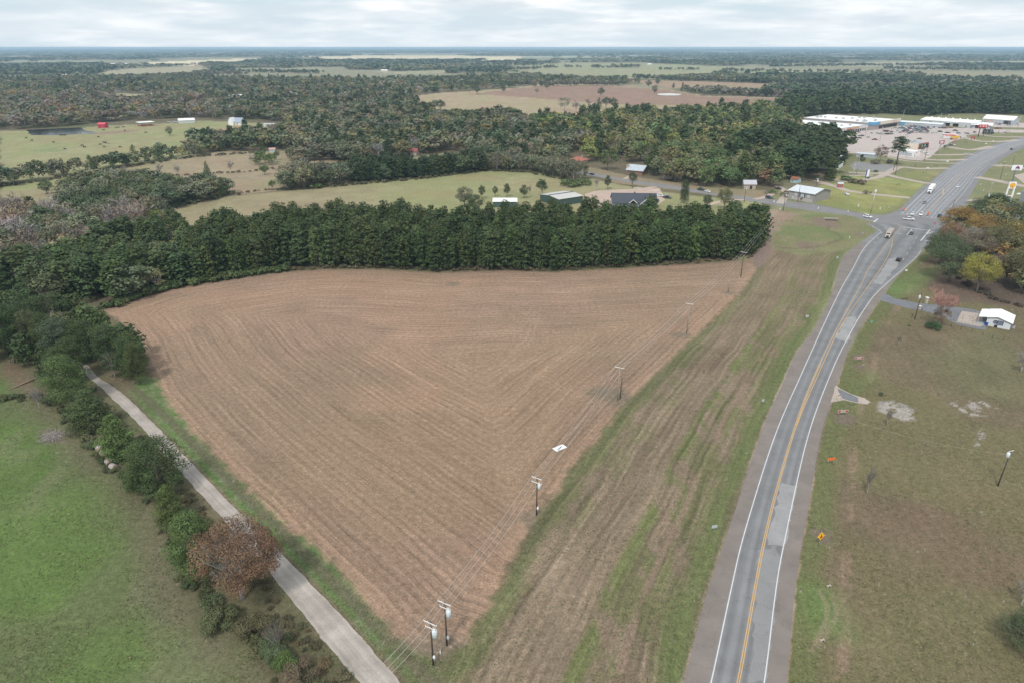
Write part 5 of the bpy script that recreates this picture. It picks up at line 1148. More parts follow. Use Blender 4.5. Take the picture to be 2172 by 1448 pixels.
mb = MB(); mb.box((L*.55, -.05, 2.0), (L*.7, .12, 3.6)); mb.build('shopfront', M_DARK, r)
# --- metal shop buildings
r, L = building('shop_building', 'low grey metal shop with blue left bay facing the crowded car park', 'shop', (1907,266), (1996,272.5), 14, 4.2, ribbed('white_metal_roof', (.75, .76, .77)), M_GREYM, 'gable_x', 1.0)
mb = MB(); mb.box((3, -.05, 2.2), (6, .12, 4.2)); mb.build('bay', mat('blue_panel'), r); wins(r, [(10+3.5*k, 2.1, 2.6, 3.2) for k in range(3)], glass=mat('pale_glass', (.42, .46, .50), .2)); wins(r, [(30+4*k, 2.0, 2.5, 2.0) for k in range(4)], glass=mat('pale_glass'))
r, L = building('warehouse', 'long white roofed metal warehouse with dark doors behind the car park', 'warehouse', (1950,263.5), (2068,272), 38, 5.4, M_WHITE, mat('pale_metal_wall', (.50, .52, .53), .6, var=.06, scale=.5), 'gable_x', 2.0)
for f, w_ in ((.50, 7), (.66, 6)): mb = MB(); mb.box((L*f, -.05, 1.9), (w_, .15, 3.6)); d_ = mb.build('door', M_DARK, r); mb = MB(); mb.box((L*f, -1.2, 4.2), (w_*1.1, 2.4, .15)); mb.build('canopy', M_TRIM, d_)
wins(r, [(L*.84, 1.2, 1, 2.2), (L*.2, 3.6, 3.5, .6)]); rf = [c for c in r.children if c.name.startswith('roof')][0]
for k in range(7): mb = MB(); mb.ball((L*(.1+.13*k), 19, 7.9), (1.0, 1.0, .8)); mb.build('roof_vent', M_WHITE, rf)
r, L = building('hardware_store', 'white hip roofed metal store with dark covered front behind the red pole sign', 'shop', (2062,272), (2100,274), 26, 4.2, M_WHITE, M_GREYM, 'gable_x', 1.6, over=2)
mb = MB(); mb.box((L*.45, -.05, 1.8), (L*.6, .2, 3.2)); mb.build('shopfront', M_DARK, r)
r, L = building('metal_hall', 'white gabled metal hall at the far right of the shopping centre', 'hall', (2083,259.5), (2148,264), 22, 4.6, M_WHITE, M_GREYM, 'gable_x', 4.2)
mb = MB(); mb.box((L*.2, -.05, 2), (L*.3, .12, 3.2)); mb.build('doors', mat('pink_doors', (.45, .33, .30)), r); mb = MB(); mb.box((L*.82, -1.5, 1.8), (L*.2, 3, 3.4)); mb.build('shopfront', M_DARK, r)
wins(r, [(0, 0, .1, .1)]) if False else None
# --- restaurants in the car park
r, L = building('restaurant', 'beige box restaurant with red framed glass front beside the lone pine', 'restaurant', (1947,317), (1967,313.5), 22, 4.8, mat('bluegrey_roof', (.30, .36, .42), .7), M_CREAM); rooftop_units(r, [(3, 15), (5, 9), (L-3, 12)], 4.9, 2)
mb = MB(); mb.box((L/2, -.3, 5.0), (L+.6, .6, .7)); mb.box((.2, -.3, 2.4), (.8, .6, 4.8)); mb.box((L-.2, -.3, 2.4), (.8, .6, 4.8)); mb.build('red_frame', mat('brick_red', (.38, .07, .06)), r)
mb = MB(); mb.box((L/2, -.1, 2.1), (L-1.6, .2, 4)); mb.build('shopfront', M_GLASS, r); mb = MB(); mb.box((L*.35, -.3, 2.6), (1.6, .1, 2.0)); mb.build('green_poster', mat('green_poster', (.30, .55, .15)), r); mb = MB(); mb.box((L*.65, -.3, 2.6), (1.6, .1, 2.0)); mb.build('pale_poster', mat('blue_poster', (.35, .50, .60)), r)
r, L = building('restaurant', 'small white flat roofed diner in front of the beige box restaurant', 'restaurant', (1937,333.5), (1950,331), 14, 4.2, M_WHITE, M_TRIM); wins(r, [(2.2, 1.1, 1.2, 1.6)], glass=M_DARK); mb = MB(); mb.box((L*.4, -.12, 3.3), (1.6, .1, 1.3)); mb.build('wall_emblem', mat('rose', (.55, .25, .25)), r)
mb = MB(); mb.box((-.08, 7, 2), (.1, 11, 2.6)); mb.build('window', mat('pale_glass'), r)
r, L = building('drive_in', 'red and white drive in diner with striped canopies', 'restaurant', (2001,294), (2030,295), 12, 3.6, mat('diner_roof', (.62, .60, .58)), M_TRIM)
for y in (-4, 4): mb = MB(); mb.box((L*.35, y-2, 4.0), (L*.8, 3.6, .7)); cn = mb.build('canopy', M_RED, r)
mb = MB(); mb.box((L*.75, -3, 3.3), (6, 6, 1.2), taper=(.5, .5)); mb.build('canopy', mat('rose'), r); [MB().box((L*.1+k*3, -6, 1.9), (.2, .2, 3.8)).build('post', M_TRIM, r) for k in range(6)]
r, L = building('coffee_hut', 'low dark glass fronted hut near the red pole sign', 'kiosk', (2084,284.5), (2105,285.5), 8, 4.2, mat('dark_roof', (.06, .06, .065)), mat('black_wall', (.05, .05, .055))); wins(r, [(3, 1.8, 2, 2.4), (9, 1.8, 3, 2.4)])
r, L = building('storage_shed', 'long grey metal shed with one dark door behind the old car park', 'shed', (1815,333.5), (1856,337), 8, 3.2, mat('bluewhite_roof', (.55, .60, .64)), M_GREYM, 'gable_x', .7); mb = MB(); mb.box((L*.3, -.05, 1.3), (3.2, .12, 2.4)); mb.build('door', M_DARK, r)
# --- office with grey roof
r, L = building('office_building', 'grey walled office with low white metal roof and shuttered windows', 'office', (1671,422), (1724,431), 21, 5.6, ribbed('bluewhite_ribbed', (.60, .63, .66), axis=1), mat('grey_siding', (.30, .285, .27), .85, var=.06), 'gable_x', 2.0, over=.8)
wins(r, [(L*.30, 3.6, 1.5, 1.6), (L*.55, 3.6, 1.8, 1.8), (L*.80, 3.6, 1.5, 1.6), (L*.2, 1.2, 1.2, 1.4)], glass=mat('pale_glass'))
for x in (L*.46, L*.64): mb = MB(); mb.box((x, -.08, 3.6), (.5, .08, 2.1)); mb.build('shutter', M_DARK, r)
mb = MB(); mb.box((L*.62, -.15, 1.0), (L*.7, .25, 2.0)); mb.build('stone_base', mat('stone', (.42, .38, .35)), r)
r, L = building('cottage', 'small teal and white cottage with rusty roof behind the office', 'cottage', (1676,387.5), (1690,389.5), 6, 2.8, mat('rust_roof', (.26, .10, .06)), mat('teal_wall', (.38, .50, .52)), 'gable_x', 1.2); wins(r, [(1.5, 1.4, .8, 1)])
r, L = building('food_stand', 'little red food stand with grey lean roof by the gravel drive', 'kiosk', (1777,398), (1787,398.5), 3.4, 2.6, mat('shed_roof', (.45, .48, .52)), mat('stand_red', (.38, .07, .07)), 'gable_x', .7); wins(r, [(1.3, 1.4, 1.2, .8)])
# --- houses
M_SHING = mat('slate_shingles', (.060, .066, .085), .9, var=.15, scale=2); M_GREEN = ribbed('green_metal_wall', (.055, .095, .09)); M_LROOF = ribbed('pale_metal_roof', (.52, .50, .47), axis=0)
r, L = building('house', 'house with large dark slate roof and white gable trim behind the belt', 'house', (1300,440), (1392,441), 15, 3.0, M_SHING, mat('blue_siding', (.25, .29, .34)), 'gable_x', 4.2, over=.7)
mb = MB(); mb.prism([(L*.62, 0), (L*.90, 0), (L*.90, 3), (L*.76, 6.2), (L*.62, 3)], -4.5, 6, axis='y'); g1 = mb.build('gable_wing', mat('blue_siding'), r)
mb = MB(); mb.prism([(L*.60, 2.85), (L*.76, 6.45), (L*.92, 2.85), (L*.92, 3.05), (L*.76, 6.7), (L*.60, 3.05)], -5, 7.5, axis='y'); mb.build('wing_roof', M_SHING, g1)
mb = MB(); mb.prism([(L*.595, 2.75), (L*.76, 6.4), (L*.925, 2.75), (L*.925, 3.15), (L*.76, 6.8), (L*.595, 3.15)], -5.15, -5.02, axis='y'); mb.build('trim', M_TRIM, g1)
mb = MB(); mb.prism([(L*.36, 2.85), (L*.45, 4.9), (L*.54, 2.85), (L*.54, 3.1), (L*.45, 5.15), (L*.36, 3.1)], -2, 7, axis='y'); g2 = mb.build('dormer_roof', M_SHING, r); mb = MB(); mb.prism([(L*.355, 2.75), (L*.45, 4.85), (L*.545, 2.75), (L*.545, 3.2), (L*.45, 5.3), (L*.355, 3.2)], -2.15, -2.02, axis='y'); mb.build('trim', M_TRIM, g2)
mb = MB(); mb.prism([(L*.48, 4.0), (L*.56, 6.6), (L*.64, 4.0)], 7, 16.6, axis='y'); mb.build('rear_gable', M_SHING, r)
r, L = building('metal_shed', 'dark green metal shed with stepped pale roof behind the belt', 'shed', (1185,438), (1236,430), 19, 4.2, M_LROOF, M_GREEN, 'gable_x', .9, over=.3)
mb = MB(); mb.box((L/2, 9.5, 5.35), (L+.6, .6, .5)); mb.build('roof_step', M_GREEN, r); mb = MB(); mb.box((-.05, 6, 1.7), (.12, 3.4, 3.0)); mb.build('door', M_DARK, r)
r, L = building('open_shed', 'low open shed with bright white roof beside the round field trees', 'shed', (1046,440), (1096,440), 11, 3.4, M_WHITE, mat('teal_dark_wall', (.06, .11, .10)), 'gable_x', .8)
r, L = building('house', 'brick house with terracotta red roof beyond the poplar row', 'house', (1207,346), (1232,349), 11, 2.8, mat('terracotta', (.36, .13, .09), .85), mat('tan_wall', (.40, .33, .28)), 'hip', 2.6, over=.8); wins(r, [(3, 1.5, 1.4, 1.2), (8, 1.5, 1.4, 1.2)]); mb = MB(); mb.box((9, 6, 5), (1, 1, 2.4)); mb.build('chimney', mat('tan_wall'), r)
r, L = building('house', 'house with patchy bluish white metal roof and brick chimney wall', 'house', (1330,369), (1362,372), 12, 3.4, mat('patchy_roof', (.42, .46, .50), .5, var=.35, scale=.6), mat('brown_brick', (.26, .15, .11)), 'gable_x', 3.0, over=1); mb = MB(); mb.box((-.8, 3, 3.2), (1.4, 3, 6.4)); mb.build('chimney', mat('tan_stone', (.42, .36, .29)), r)
r, L = building('house', 'white stucco house with red gabled roof and arches deep in the trees', 'house', (1043,291), (1064,292), 12, 5, mat('red_tiles', (.24, .07, .055)), mat('stucco', (.70, .66, .58)), 'gable_y', 4.5); wins(r, [(L*.3, 1.8, 1.2, 2.2), (L*.7, 1.8, 1.2, 2.2), (L*.5, 5.6, .9, 1.2)])
mb = MB(); mb.box((L+6, 5, 1.7), (12, 6, 3.4)); mb.build('arcade', mat('stucco'), r); mb = MB(); mb.box((L+6, 5, 3.6), (12.6, 6.6, .3)); mb.build('arcade_roof', mat('red_tiles'), r)
for k in range(4): mb = MB(); mb.box((L+1.6+3*k, 1.95, 1.3), (1.4, .12, 2.2)); mb.build('arch', M_DARK, r)
r, L = building('barn', 'small bright red barn by the pond', 'barn', (208,272), (223,272), 8, 4.2, mat('barn_red_roof', (.55, .07, .10), .5), mat('barn_red', (.42, .04, .07), .5), 'gable_x', 1.8); mb = MB(); mb.box((L*.3, -.05, 1.6), (2.5, .1, 3)); mb.build('door', mat('barn_door', (.30, .03, .05)), r)
r, L = building('hay_shed', 'open white roofed shed with red goods inside beyond the pasture', 'shed', (298,269), (327,267), 12, .4, M_DARK, mat('red_bales', (.42, .08, .08)), 'flat')
mb = MB(); mb.box((L/2, 6, 4.6), (L+2, 15, .25)); mb.build('canopy', M_WHITE, r); [MB().box((x, y, 2.3), (.3, .3, 4.5)).build('post', M_STEEL, r) for x in (0, L/2, L) for y in (0, 12)]
r, L = building('poultry_house', 'long white metal building beyond the cattle pasture', 'barn', (380,262.5), (414,261), 14, 3.6, M_WHITE, mat('pale_metal_wall'), 'gable_x', 1.8)
for i in range(2):
    a, LL, rz = frame((355+i*12,260-i*1), (376+i*9,263-i*1)); r = empty('feeder_rack', (a[0], a[1], 0), rz); tag(r, ['long pale rack lying left of the white metal building', 'second pale rack nearer the white metal building'][i], 'rack'); mb = MB(); mb.box((9, 0, .8), (18, 2.4, .3)); mb.build('deck', M_STEEL, r); [MB().box((x, y, .35), (.2, .2, .7)).build('leg', M_STEEL, r) for x in (1, 17) for y in (-1, 1)]
r, L = building('house', 'farmhouse with steep blue grey and white gables beyond the pasture', 'house', (484,266), (512,266.5), 12, 3.6, mat('bluegrey_shingle', (.28, .33, .40)), mat('stucco'), 'gable_x', 5.0); mb = MB(); mb.prism([(L*.15, 0), (L*.5, 0), (L*.5, 4.6), (L*.33, 9.5), (L*.15, 4.6)], -3, 6, axis='y'); mb.build('gable_wing', M_TRIM, r); wins(r, [(L*.7, 1.8, 1.4, 1.4)])
r, L = building('shed', 'white block shed with two dark doors beside the dirt patch', 'shed', (560,271), (582,271), 8, 3.8, mat('grey_roof', (.42, .43, .46)), M_TRIM, 'gable_x', .8); [MB().box((L*f, -.05, 1.4), (1.4, .1, 2.6)).build('door', M_DARK, r) for f in (.45, .62)]; mb = MB(); mb.box((L+4, 3, 2.8), (8, 6, .2)); mb.build('lean_to', mat('grey_roof'), r)
r, L = building('barn', 'grey metal barn with two level roof in the middle wood', 'barn', (622,311), (638,311.5), 9, 3, mat('bluewhite_roof'), mat('grey_barn', (.35, .37, .42)), 'gable_x', 2.2)
r, L = building('shed', 'small light blue shed with rust pink roof beside the tan field', 'shed', (572,324), (584,323.5), 5, 2.6, mat('rust_pink', (.45, .28, .24)), mat('lightblue_wall', (.42, .50, .55)), 'gable_x', 1.2)
r, L = building('barn', 'broad white roofed barn among autumn trees in the upper left wood', 'barn', (486,209), (518,209), 22, 5, M_WHITE, mat('grey_barn'), 'gable_x', 1.5)
for u, v, l, wd in [(333,204,'white roofed house left of the brown wood clump',22),(372,211,'pale low house beside the grey orchard',20),(1018,167,'bright white hip roofed farmhouse at the head of the big tan field',26),(1378,138,'tiny white silo and barn group on the far green plain',22),(165,156,'left one of the far white roofs beyond the wood',18),(176,154.5,'right one of the far white roofs beyond the wood',20),(137,163,'single small far white roof at left',14),
                    (222,139,'left far white roof on the ridge',30),(238,138,'middle far white roof on the ridge',30),(262,137.5,'right far white roof on the ridge',34),(815,152,'far white house behind the middle woods',26),(845,167,'small white roof in the clearing of the middle woods',18),(128,199,'grey roofed house deep in the brown left wood',24),(955,246,'white shelter beneath the round tree in the tan field',8),(948,274,'pale blue roof left of the red roofed white house',10),
                    (865,330,'dark red roofed house among the middle trees',16),(1250,307,'dark car port roof behind the yellow green wood',8),(1425,380,'brick cottage under the trees north of the side road',14),(1590,402,'pale trailer house under the pines north of the side road',8)]:
    a = P(u-.1, v); x = a[0]; d = math.hypot(*a); hh = 3.2+(d > 1200)*1.5
    r = empty('farm_building', (a[0], a[1], 0), random.uniform(-.25, .25)); tag(r, l, 'house'); wm = mat('stucco') if 'white' in l else mat('tan_wall'); rm = {'dark red': mat('red_tiles'), 'grey roofed': mat('grey_roof'), 'pale blue': mat('bluewhite_roof'), 'dark car': mat('dark_roof'), 'brick cot': mat('brown_brick'), 'pale trai': mat('grey_roof')}.get(l[:9].strip() if l[:8] not in ('dark red', 'dark car') else l[:8], M_WHITE)
    mb = MB(); mb.prism([(0, 0), (wd*.5, 0), (wd*.5, hh), (wd*.25, hh+2.2), (0, hh)], -wd/2, wd/2); mb.build('wall', wm, r)
    mb = MB(); mb.prism([(-.5, hh), (wd*.25, hh+2.5), (wd*.5+.5, hh), (wd*.5+.5, hh+.3), (wd*.25, hh+2.9), (-.5, hh+.3)], -wd/2-.6, wd/2+.6); mb.build('roof', rm, r)
    mb = MB(); mb.box((wd*.1, -.05, 1.3), (1.6, .12, 2.2)); mb.build('door', M_DARK, r)
# church like house behind the tall grove
r, L = building('church', 'blue white metal roofed hall half hidden behind the tall grove', 'church', (1672,352), (1775,361), 24, 4.6, mat('icy_roof', (.70, .76, .84), .4, var=.15), M_TRIM, 'gable_x', 6)
r, L = building('house', 'white house corner with bluish roof at the left edge of the tall grove', 'house', (1646,346), (1664,349), 14, 5, mat('icy_roof'), M_TRIM, 'gable_x', 2)
r, L = building('greenhouse', 'cluster of pale farm roofs at the left edge of the grey thicket', 'greenhouse', (-30,520), (60,500), 16, 3.0, mat('icy_roof'), M_GREYM, 'gable_x', 1.5)
# fuel stop edge at the right
r, L = building('petrol_station', 'grey fuel stop shop cut by the right edge beside the price sign', 'petrol station', (2160,428), (2230,438), 14, 6.0, M_WHITE, mat('grey_wall_station', (.22, .23, .25)), 'flat'); mb = MB(); mb.box((-1.4, 4, 4.2), (2.8, 3.5, .4)); mb.build('canopy', M_TRIM, r); mb = MB(); mb.box((-.06, 4, 1.6), (.1, 3, 3)); mb.build('door', M_DARK, r)
# --- white building by the highway
a, L, rz = frame((2090,690), (2141,700)); r = empty('workshop', (a[0], a[1], 0), rz); tag(r, 'white metal sided building with round emblem and dark square sign', 'building')
dp = 9.5; hL = 3.0; hR = 2.4; pk = 3.7; px_ = L*.42
M_WM = ribbed('white_metal_siding', (.66, .69, .73), axis=0, per=.5)
mb = MB(); mb.prism([(0, 0), (L, 0), (L, hR), (px_, pk), (0, hL)], 0, dp, axis='y'); mb.build('wall', M_WM, r)
mb = MB(); mb.prism([(-.3, hL+.0), (px_, pk+.06), (L+.5, hR-.02), (L+.5, hR+.16), (px_, pk+.26), (-.3, hL+.2)], -.4, dp+.4, axis='y'); mb.build('roof', M_WHITE, r)
mb = MB(); mb.prism([(-.3, hL-.12), (px_, pk-.06), (L+.5, hR-.14), (L+.5, hR-.02), (px_, pk+.05), (-.3, hL)], -.42, -.34, axis='y'); mb.build('fascia', M_DARK, r)
mb = MB(); mb.prism([(-2.6, 2.55), (-.35, hL-.02), (-.35, hL+.12), (-2.6, 2.7)], 0.2, dp+.3, axis='y'); pr = mb.build('porch_roof', M_WHITE, r)
[MB().box((-2.5, y, 1.27), (.15, .15, 2.54)).build('post', M_STEEL, pr) for y in (.4, dp*.5, dp)]
mb = MB(); mb.box((-1.3, 1.2, .06), (2.5, 3.4, .12)); mb.build('porch_slab', mat('grey_slab', (.33, .37, .38)), r)
def ring(root, name, c, ro, ri, m, y=-.05, n=28, t=.06):
    vs = []; fs = []
    for k in range(n):
        q = 2*math.pi*k/n
        for rr, yy in ((ro, y), (ri, y), (ro, y-t), (ri, y-t)): vs.append((c[0]+rr*math.cos(q), yy, c[1]+rr*math.sin(q)))
    for k in range(n):
        a_, b_ = 4*k, 4*((k+1) % n); fs += [(a_+2, b_+2, b_+3, a_+3), (a_, b_, b_+2, a_+2), (a_+1, b_+1, b_+3, a_+3)]
    return MB().add(vs, fs).build(name, m, root)
M_INK = mat('dark_navy', (.045, .055, .10)); e = ring(r, 'round_emblem', (L*.36, 1.9), .62, .33, M_INK); mb = MB(); mb.prism([(L*.36-.22, 1.75), (L*.36+.1, 1.72), (L*.36+.22, 2.02), (L*.36-.08, 2.1)], -.09, -.03, axis='y'); mb.build('emblem_bird', M_INK, e)
mb = MB(); mb.box((L*.56, -.05, 1.8), (1.9, .08, 1.5)); sg = mb.build('square_sign', M_INK, r)
for k in range(3): mb = MB(); mb.box((L*.56, -.11, 2.2-.4*k), (1.5, .04, .17)); mb.build('sign_line', mat('sign_grey', (.30, .33, .40)), sg)
mb = MB(); mb.box((L*.42, -.06, .45), (.9, .06, .9)); mb.box((L*.42, -.3, .35), (.6, .4, .5)); mb.build('vent_box', M_DARK, r)
def simple(name, label, cat, u, v, build, rz=0, group=None, m=None):
    x, y = P(u, v); r = empty(name, (x, y, 0), rz); tag(r, label, cat, group); build(r); return r
def bin_(r):
    MB().box((0, 0, .6), (.75, .8, 1.0), taper=(1.15, 1.1)).build('bin_body', mat('bin_blue', (.02, .05, .30), .5), r); MB().box((0, 0, 1.15), (.95, 1.0, .1)).build('lid', mat('bin_blue'), r); [MB().tube([(x, .42, .12), (x+.08, .42, .12)], .14, 8).build('wheel', M_DARK, r) for x in (-.4, .32)]
simple('wheeled_bin', 'blue wheeled bin against the white building', 'bin', 2091, 690, bin_)
def acu(r): MB().box((0, 0, .5), (.9, .9, 1.0)).build('case', M_STEEL, r); MB().tube([(0, 0, 1.0), (0, 0, 1.08)], .36, 12).build('fan', M_DARK, r)
simple('condenser_unit', 'grey condenser unit behind the right corner of the white building', 'machine', 2148, 696, acu)
# ================================================================== POLES AND WIRES
def utility_pole(u, v, h, label, wood=M_WOOD, arms=((.3, 2.4),), xf=None, group=None, rz=0.3, meter=False, z0=0, lean=0, name='utility_pole', insul=True, r0=.16):
    x, y = P(u, v); r = empty(name, (x, y, 0), rz); tag(r, label, 'utility pole', group)
    mb = MB(); mb.tube([(0, 0, -.3), (lean*.5, 0, h*.5), (lean, 0, h)], [r0, r0*.85, r0*.68], 8); mb.build('post', wood, r)
    for dz, wd in arms:
        mb = MB(); mb.box((lean, -.16, h-dz), (wd, .1, .12)); a = mb.build('crossarm', M_TRIM if wood is not M_WOOD or True else wood, r)
        if insul:
            for q in (-wd/2+.08, 0 if dz > .35 else -wd*.18, wd/2-.08): MB().tube([(lean+q, -.16, h-dz+.06), (lean+q, -.16, h-dz+.3)], [.05, .04], 6).build('insulator', M_TRIM, a)
    if xf:
        dz, s, sd = xf; mb = MB(); mb.tube([(lean+sd*.52*s, 0, h-dz-.75*s), (lean+sd*.52*s, 0, h-dz-.68*s), (lean+sd*.52*s, 0, h-dz+.45*s), (lean+sd*.52*s, 0, h-dz+.6*s)], [.2*s, .34*s, .36*s, .2*s], 12); o = mb.build('transformer', mat('transformer_grey', (.62, .68, .70), .4), r)
        for q in (-.12, .12): MB().tube([(lean+sd*.52*s+q*s, 0, h-dz+.55*s), (lean+sd*.52*s+q*s, 0, h-dz+.9*s)], .05*s, 6).build('bushing', M_TRIM, o)
    if meter: MB().ball((lean*.2+.28, -.05, 1.9), (.24, .2, .42)).build('meter_box', mat('meter_white', (.70, .73, .74)), r)
    return r
UP = {}
UP[1] = utility_pole(919, 1410, 9.2, 'dark utility pole with big transformer nearest the field tip', arms=((.25, 2.5), (1.25, 1.9)), xf=(2.1, 1.2, 1), meter=True, rz=-.5)
UP[2] = utility_pole(948, 1368, 9.4, 'dark utility pole with big transformer just behind the nearest pole', arms=((.25, 2.5), (1.25, 1.9)), xf=(2.1, 1.2, 1), meter=True, rz=-.5)
UP[3] = utility_pole(1138, 1092, 9.6, 'dark utility pole with transformer and two crossarms at the field edge', arms=((.25, 2.4), (1.4, 2.4)), xf=(2.1, .95, 1), meter=True, rz=-.55)
UP[4] = utility_pole(1309, 850, 10.6, 'weathered grey utility pole with one crossarm beside a shorter dark stub', wood=M_GWOOD, arms=((.25, 2.6),), rz=-.45, lean=.1)
UP[5] = utility_pole(1456, 708, 11.2, 'weathered grey utility pole with one crossarm, third up the field edge', wood=M_GWOOD, arms=((.25, 2.6),), rz=-.45)
UP[6] = utility_pole(1571, 588, 11.2, 'dark utility pole with white crossarm against the end of the belt', arms=((.25, 2.6),), rz=-.45)
utility_pole(1315, 846, 6.6, 'short dark stub pole beside the weathered grey pole', arms=(), r0=.17, lean=.2); utility_pole(1544, 620, 7.2, 'bare topped grey pole without crossarm at the field edge', wood=M_GWOOD, arms=(), lean=.3)
utility_pole(1618, 507, 9, 'thin pole behind the end of the belt by the white car', arms=((.25, 1.6),), insul=False); utility_pole(1661, 448, 11, 'utility pole at the side road opposite the office', arms=((.25, 2.2),), xf=(1.6, .8, 1)); utility_pole(1692, 428, 10, 'utility pole in front of the office wall', arms=((.25, 1.8),))
utility_pole(1727, 418, 12, 'utility pole with white transformer at the end of the office', arms=((.25, 2.6),), xf=(1.5, 1.1, 1)); utility_pole(1578, 430, 10, 'utility pole at the bend of the side road', arms=((.25, 2.2),), xf=(1.4, .8, 1))
utility_pole(1940, 678, 10.2, 'dark utility pole with white transformer beside the driveway', arms=(), xf=(1.6, 1.0, -1), lean=.25); utility_pole(2116, 1030, 9.4, 'leaning dark utility pole with transformer in the right hand field', arms=((.2, 1.0),), xf=(1.2, 1.0, -1), lean=.55, insul=False)
utility_pole(2013, 470, 12, 'dark pole at the edge of the junction beside the orange oak', arms=(), lean=.2); utility_pole(2086, 462, 14, 'tall dark pole with white lamp before the fuel price sign', arms=((.3, 2.0),), xf=(1.3, 1.0, -1), lean=.2); utility_pole(2093, 432, 13, 'grey pole on the green strip left of the taco sign', wood=M_GWOOD, arms=((.3, 1.8),))
utility_pole(2121, 381, 13, 'pole behind the green strip at the far side road', arms=((.3, 2),)); utility_pole(2144, 363, 13, 'pole with lamp on the far green strip', arms=((.3, 1.8),)); utility_pole(2140, 540, 15, 'dark pole with white top rising out of the ochre oak', arms=((.3, 1.6),), xf=(.8, .8, 1))
for u, v, h, l in [(1807,385,12,'light grey pole beside the bank drive'),(1817,370,15,'tall pale light pole left of the blue and white sign'),(1899,371,13,'leaning dark pole at the parking drive'),(1941,354,13,'slim pole between the green strips'),(1961,341,15,'tall dark pole in front of the white diner'),(1923,336,14,'slim pole standing before the small white diner'),(1988,328,12,'left slim pole beside the red pole sign'),(1991,325,15,'right slim pole beside the red pole sign'),
                   (2003,318,14,'pole left of the drive in'),(2009,318,15,'second pole left of the drive in'),(2046,303,15,'pole right of the yellow sign'),(2051,303,13,'second pole right of the yellow sign'),(2075,291,18,'tall pole carrying the left side of the red sign'),(2091,291,16,'pole right of the red sign'),(2099,290,14,'slim pole further right of the red sign'),(2118,282,16,'pole before the white gabled hall'),(2134,283,15,'left pole by the far green island'),(2140,281,15,'right pole by the far green island'),(2158,273,14,'pole right of the far hall'),
                   (1866,300,14,'light pole beside the brown leaved tree'),(1835,290,12,'light pole in the lot behind the pickups'),(1963,268,15,'left light pole in the crowded lot'),(1991,268,15,'right light pole in the crowded lot'),(1913,260,14,'lamp pole with white head behind the blue bay'),(2008,265,12,'light pole at the warehouse doors'),(1761,300,12,'dark topped light pole at the left end of the retail strip'),(1895,362,9,'short dark pole beside the old car park')]:
    x, y = P(u, v); r = empty('light_pole', (x, y, 0), random.uniform(-.3, .3)); tag(r, l, 'pole'); dk = 'dark' in l or 'pole carrying' in l
    MB().tube([(0, 0, -.2), (0, 0, h)], [.2, .12], 6).build('post', M_WOOD if dk else M_STEEL, r); MB().box((0, -.4, h), (.7, 1.2, .25)).build('lamp_head', M_DARK if 'dark topped' in l else M_TRIM, r)
def tip(p, dx, dz):
    h_ = [c for c in p.children if c.name.startswith('post')][0]; z = max(v_.co.z for v_ in h_.data.vertices); ln = max((v_.co.z, v_.co.x) for v_ in h_.data.vertices)[1]
    c_, s_ = math.cos(p.rotation_euler.z), math.sin(p.rotation_euler.z); return Vector((p.location.x+dx*c_+.16*s_, p.location.y+dx*s_-.16*c_, z-dz))
M_WIRE = mat('wire', (.42, .40, .38), .5)
def wire(a, b, label, sag=.8, rad=.032, group=None):
    pts = [a.lerp(b, k/14)-Vector((0, 0, sag*4*(k/14)*(1-k/14))) for k in range(15)]
    mb = MB(); mb.tube(pts, rad, 4, cap=False); o = mb.build('power_line', M_WIRE); tag(o, label, 'power line', group or 'power lines along the field edge'); return o
off_end = empty('tmp', (*P(790, 1520), 0), -.5); off_end.location = (*P(770, 1560), 0)
chain = [UP[1], UP[2], UP[3], UP[4], UP[5], UP[6]]; nmz = ['nearest pole', 'second pole', 'two armed pole', 'first grey pole', 'second grey pole', 'dark belt pole']
for i in range(5):
    for dx, side in ((-1.15, 'left'), (0, 'middle'), (1.15, 'right')): wire(tip(chain[i], dx, 0), tip(chain[i+1], dx, 0), f'{side} wire between the {nmz[i]} and the {nmz[i+1]}', sag=.3 if i == 0 else 1.0)
for dx, side in ((-1.15, 'left'), (0, 'middle'), (1.15, 'right')):
    a = tip(UP[1], dx, 0); x, y = P(700, 1640); wire(a, Vector((x+dx, y, 9.0)), f'{side} wire running from the nearest pole out of the frame', sag=.8)
    b = tip(UP[6], dx, 0); x, y = P(1662, 449); wire(b, Vector((x+dx*.8, y, 10.8)), f'{side} wire from the belt pole to the side road pole', sag=1.5)
bpy.data.objects.remove(off_end)
x, y = P(1770, 905); wire(Vector((*P(2116, 1030), 0))+Vector((.55, 0, 8.2)), Vector((x, y-8, 6.5)), 'thin wire crossing the right hand field', sag=1.2, rad=.016, group='wires of the right hand field')
# ================================================================== SIGNS
def sign_plate(u, v, w_, h_, z, m, label, name='road_sign', rz=0, post=True, back=None, tilt=0, posts=1, cat='sign'):
    x, y = P(u, v); r = empty(name, (x, y, 0), rz); tag(r, label, cat)
    if post:
        for k in range(posts):
            q = 0 if posts == 1 else (-w_*.35 if k == 0 else w_*.35); MB().tube([(q, .05, -.1), (q, .05, z+h_*.3)], .045, 6).build('post', M_STEEL, r)
    MB().box((0, 0, z), (w_, .05, h_)).build('panel', m, r); return r
M_ORNG = mat('orange_panel', (.80, .16, .03), .5); M_SIGNY = mat('sign_yellow', (.85, .48, .02), .5); M_SRED = mat('sign_red', (.45, .04, .03), .5)
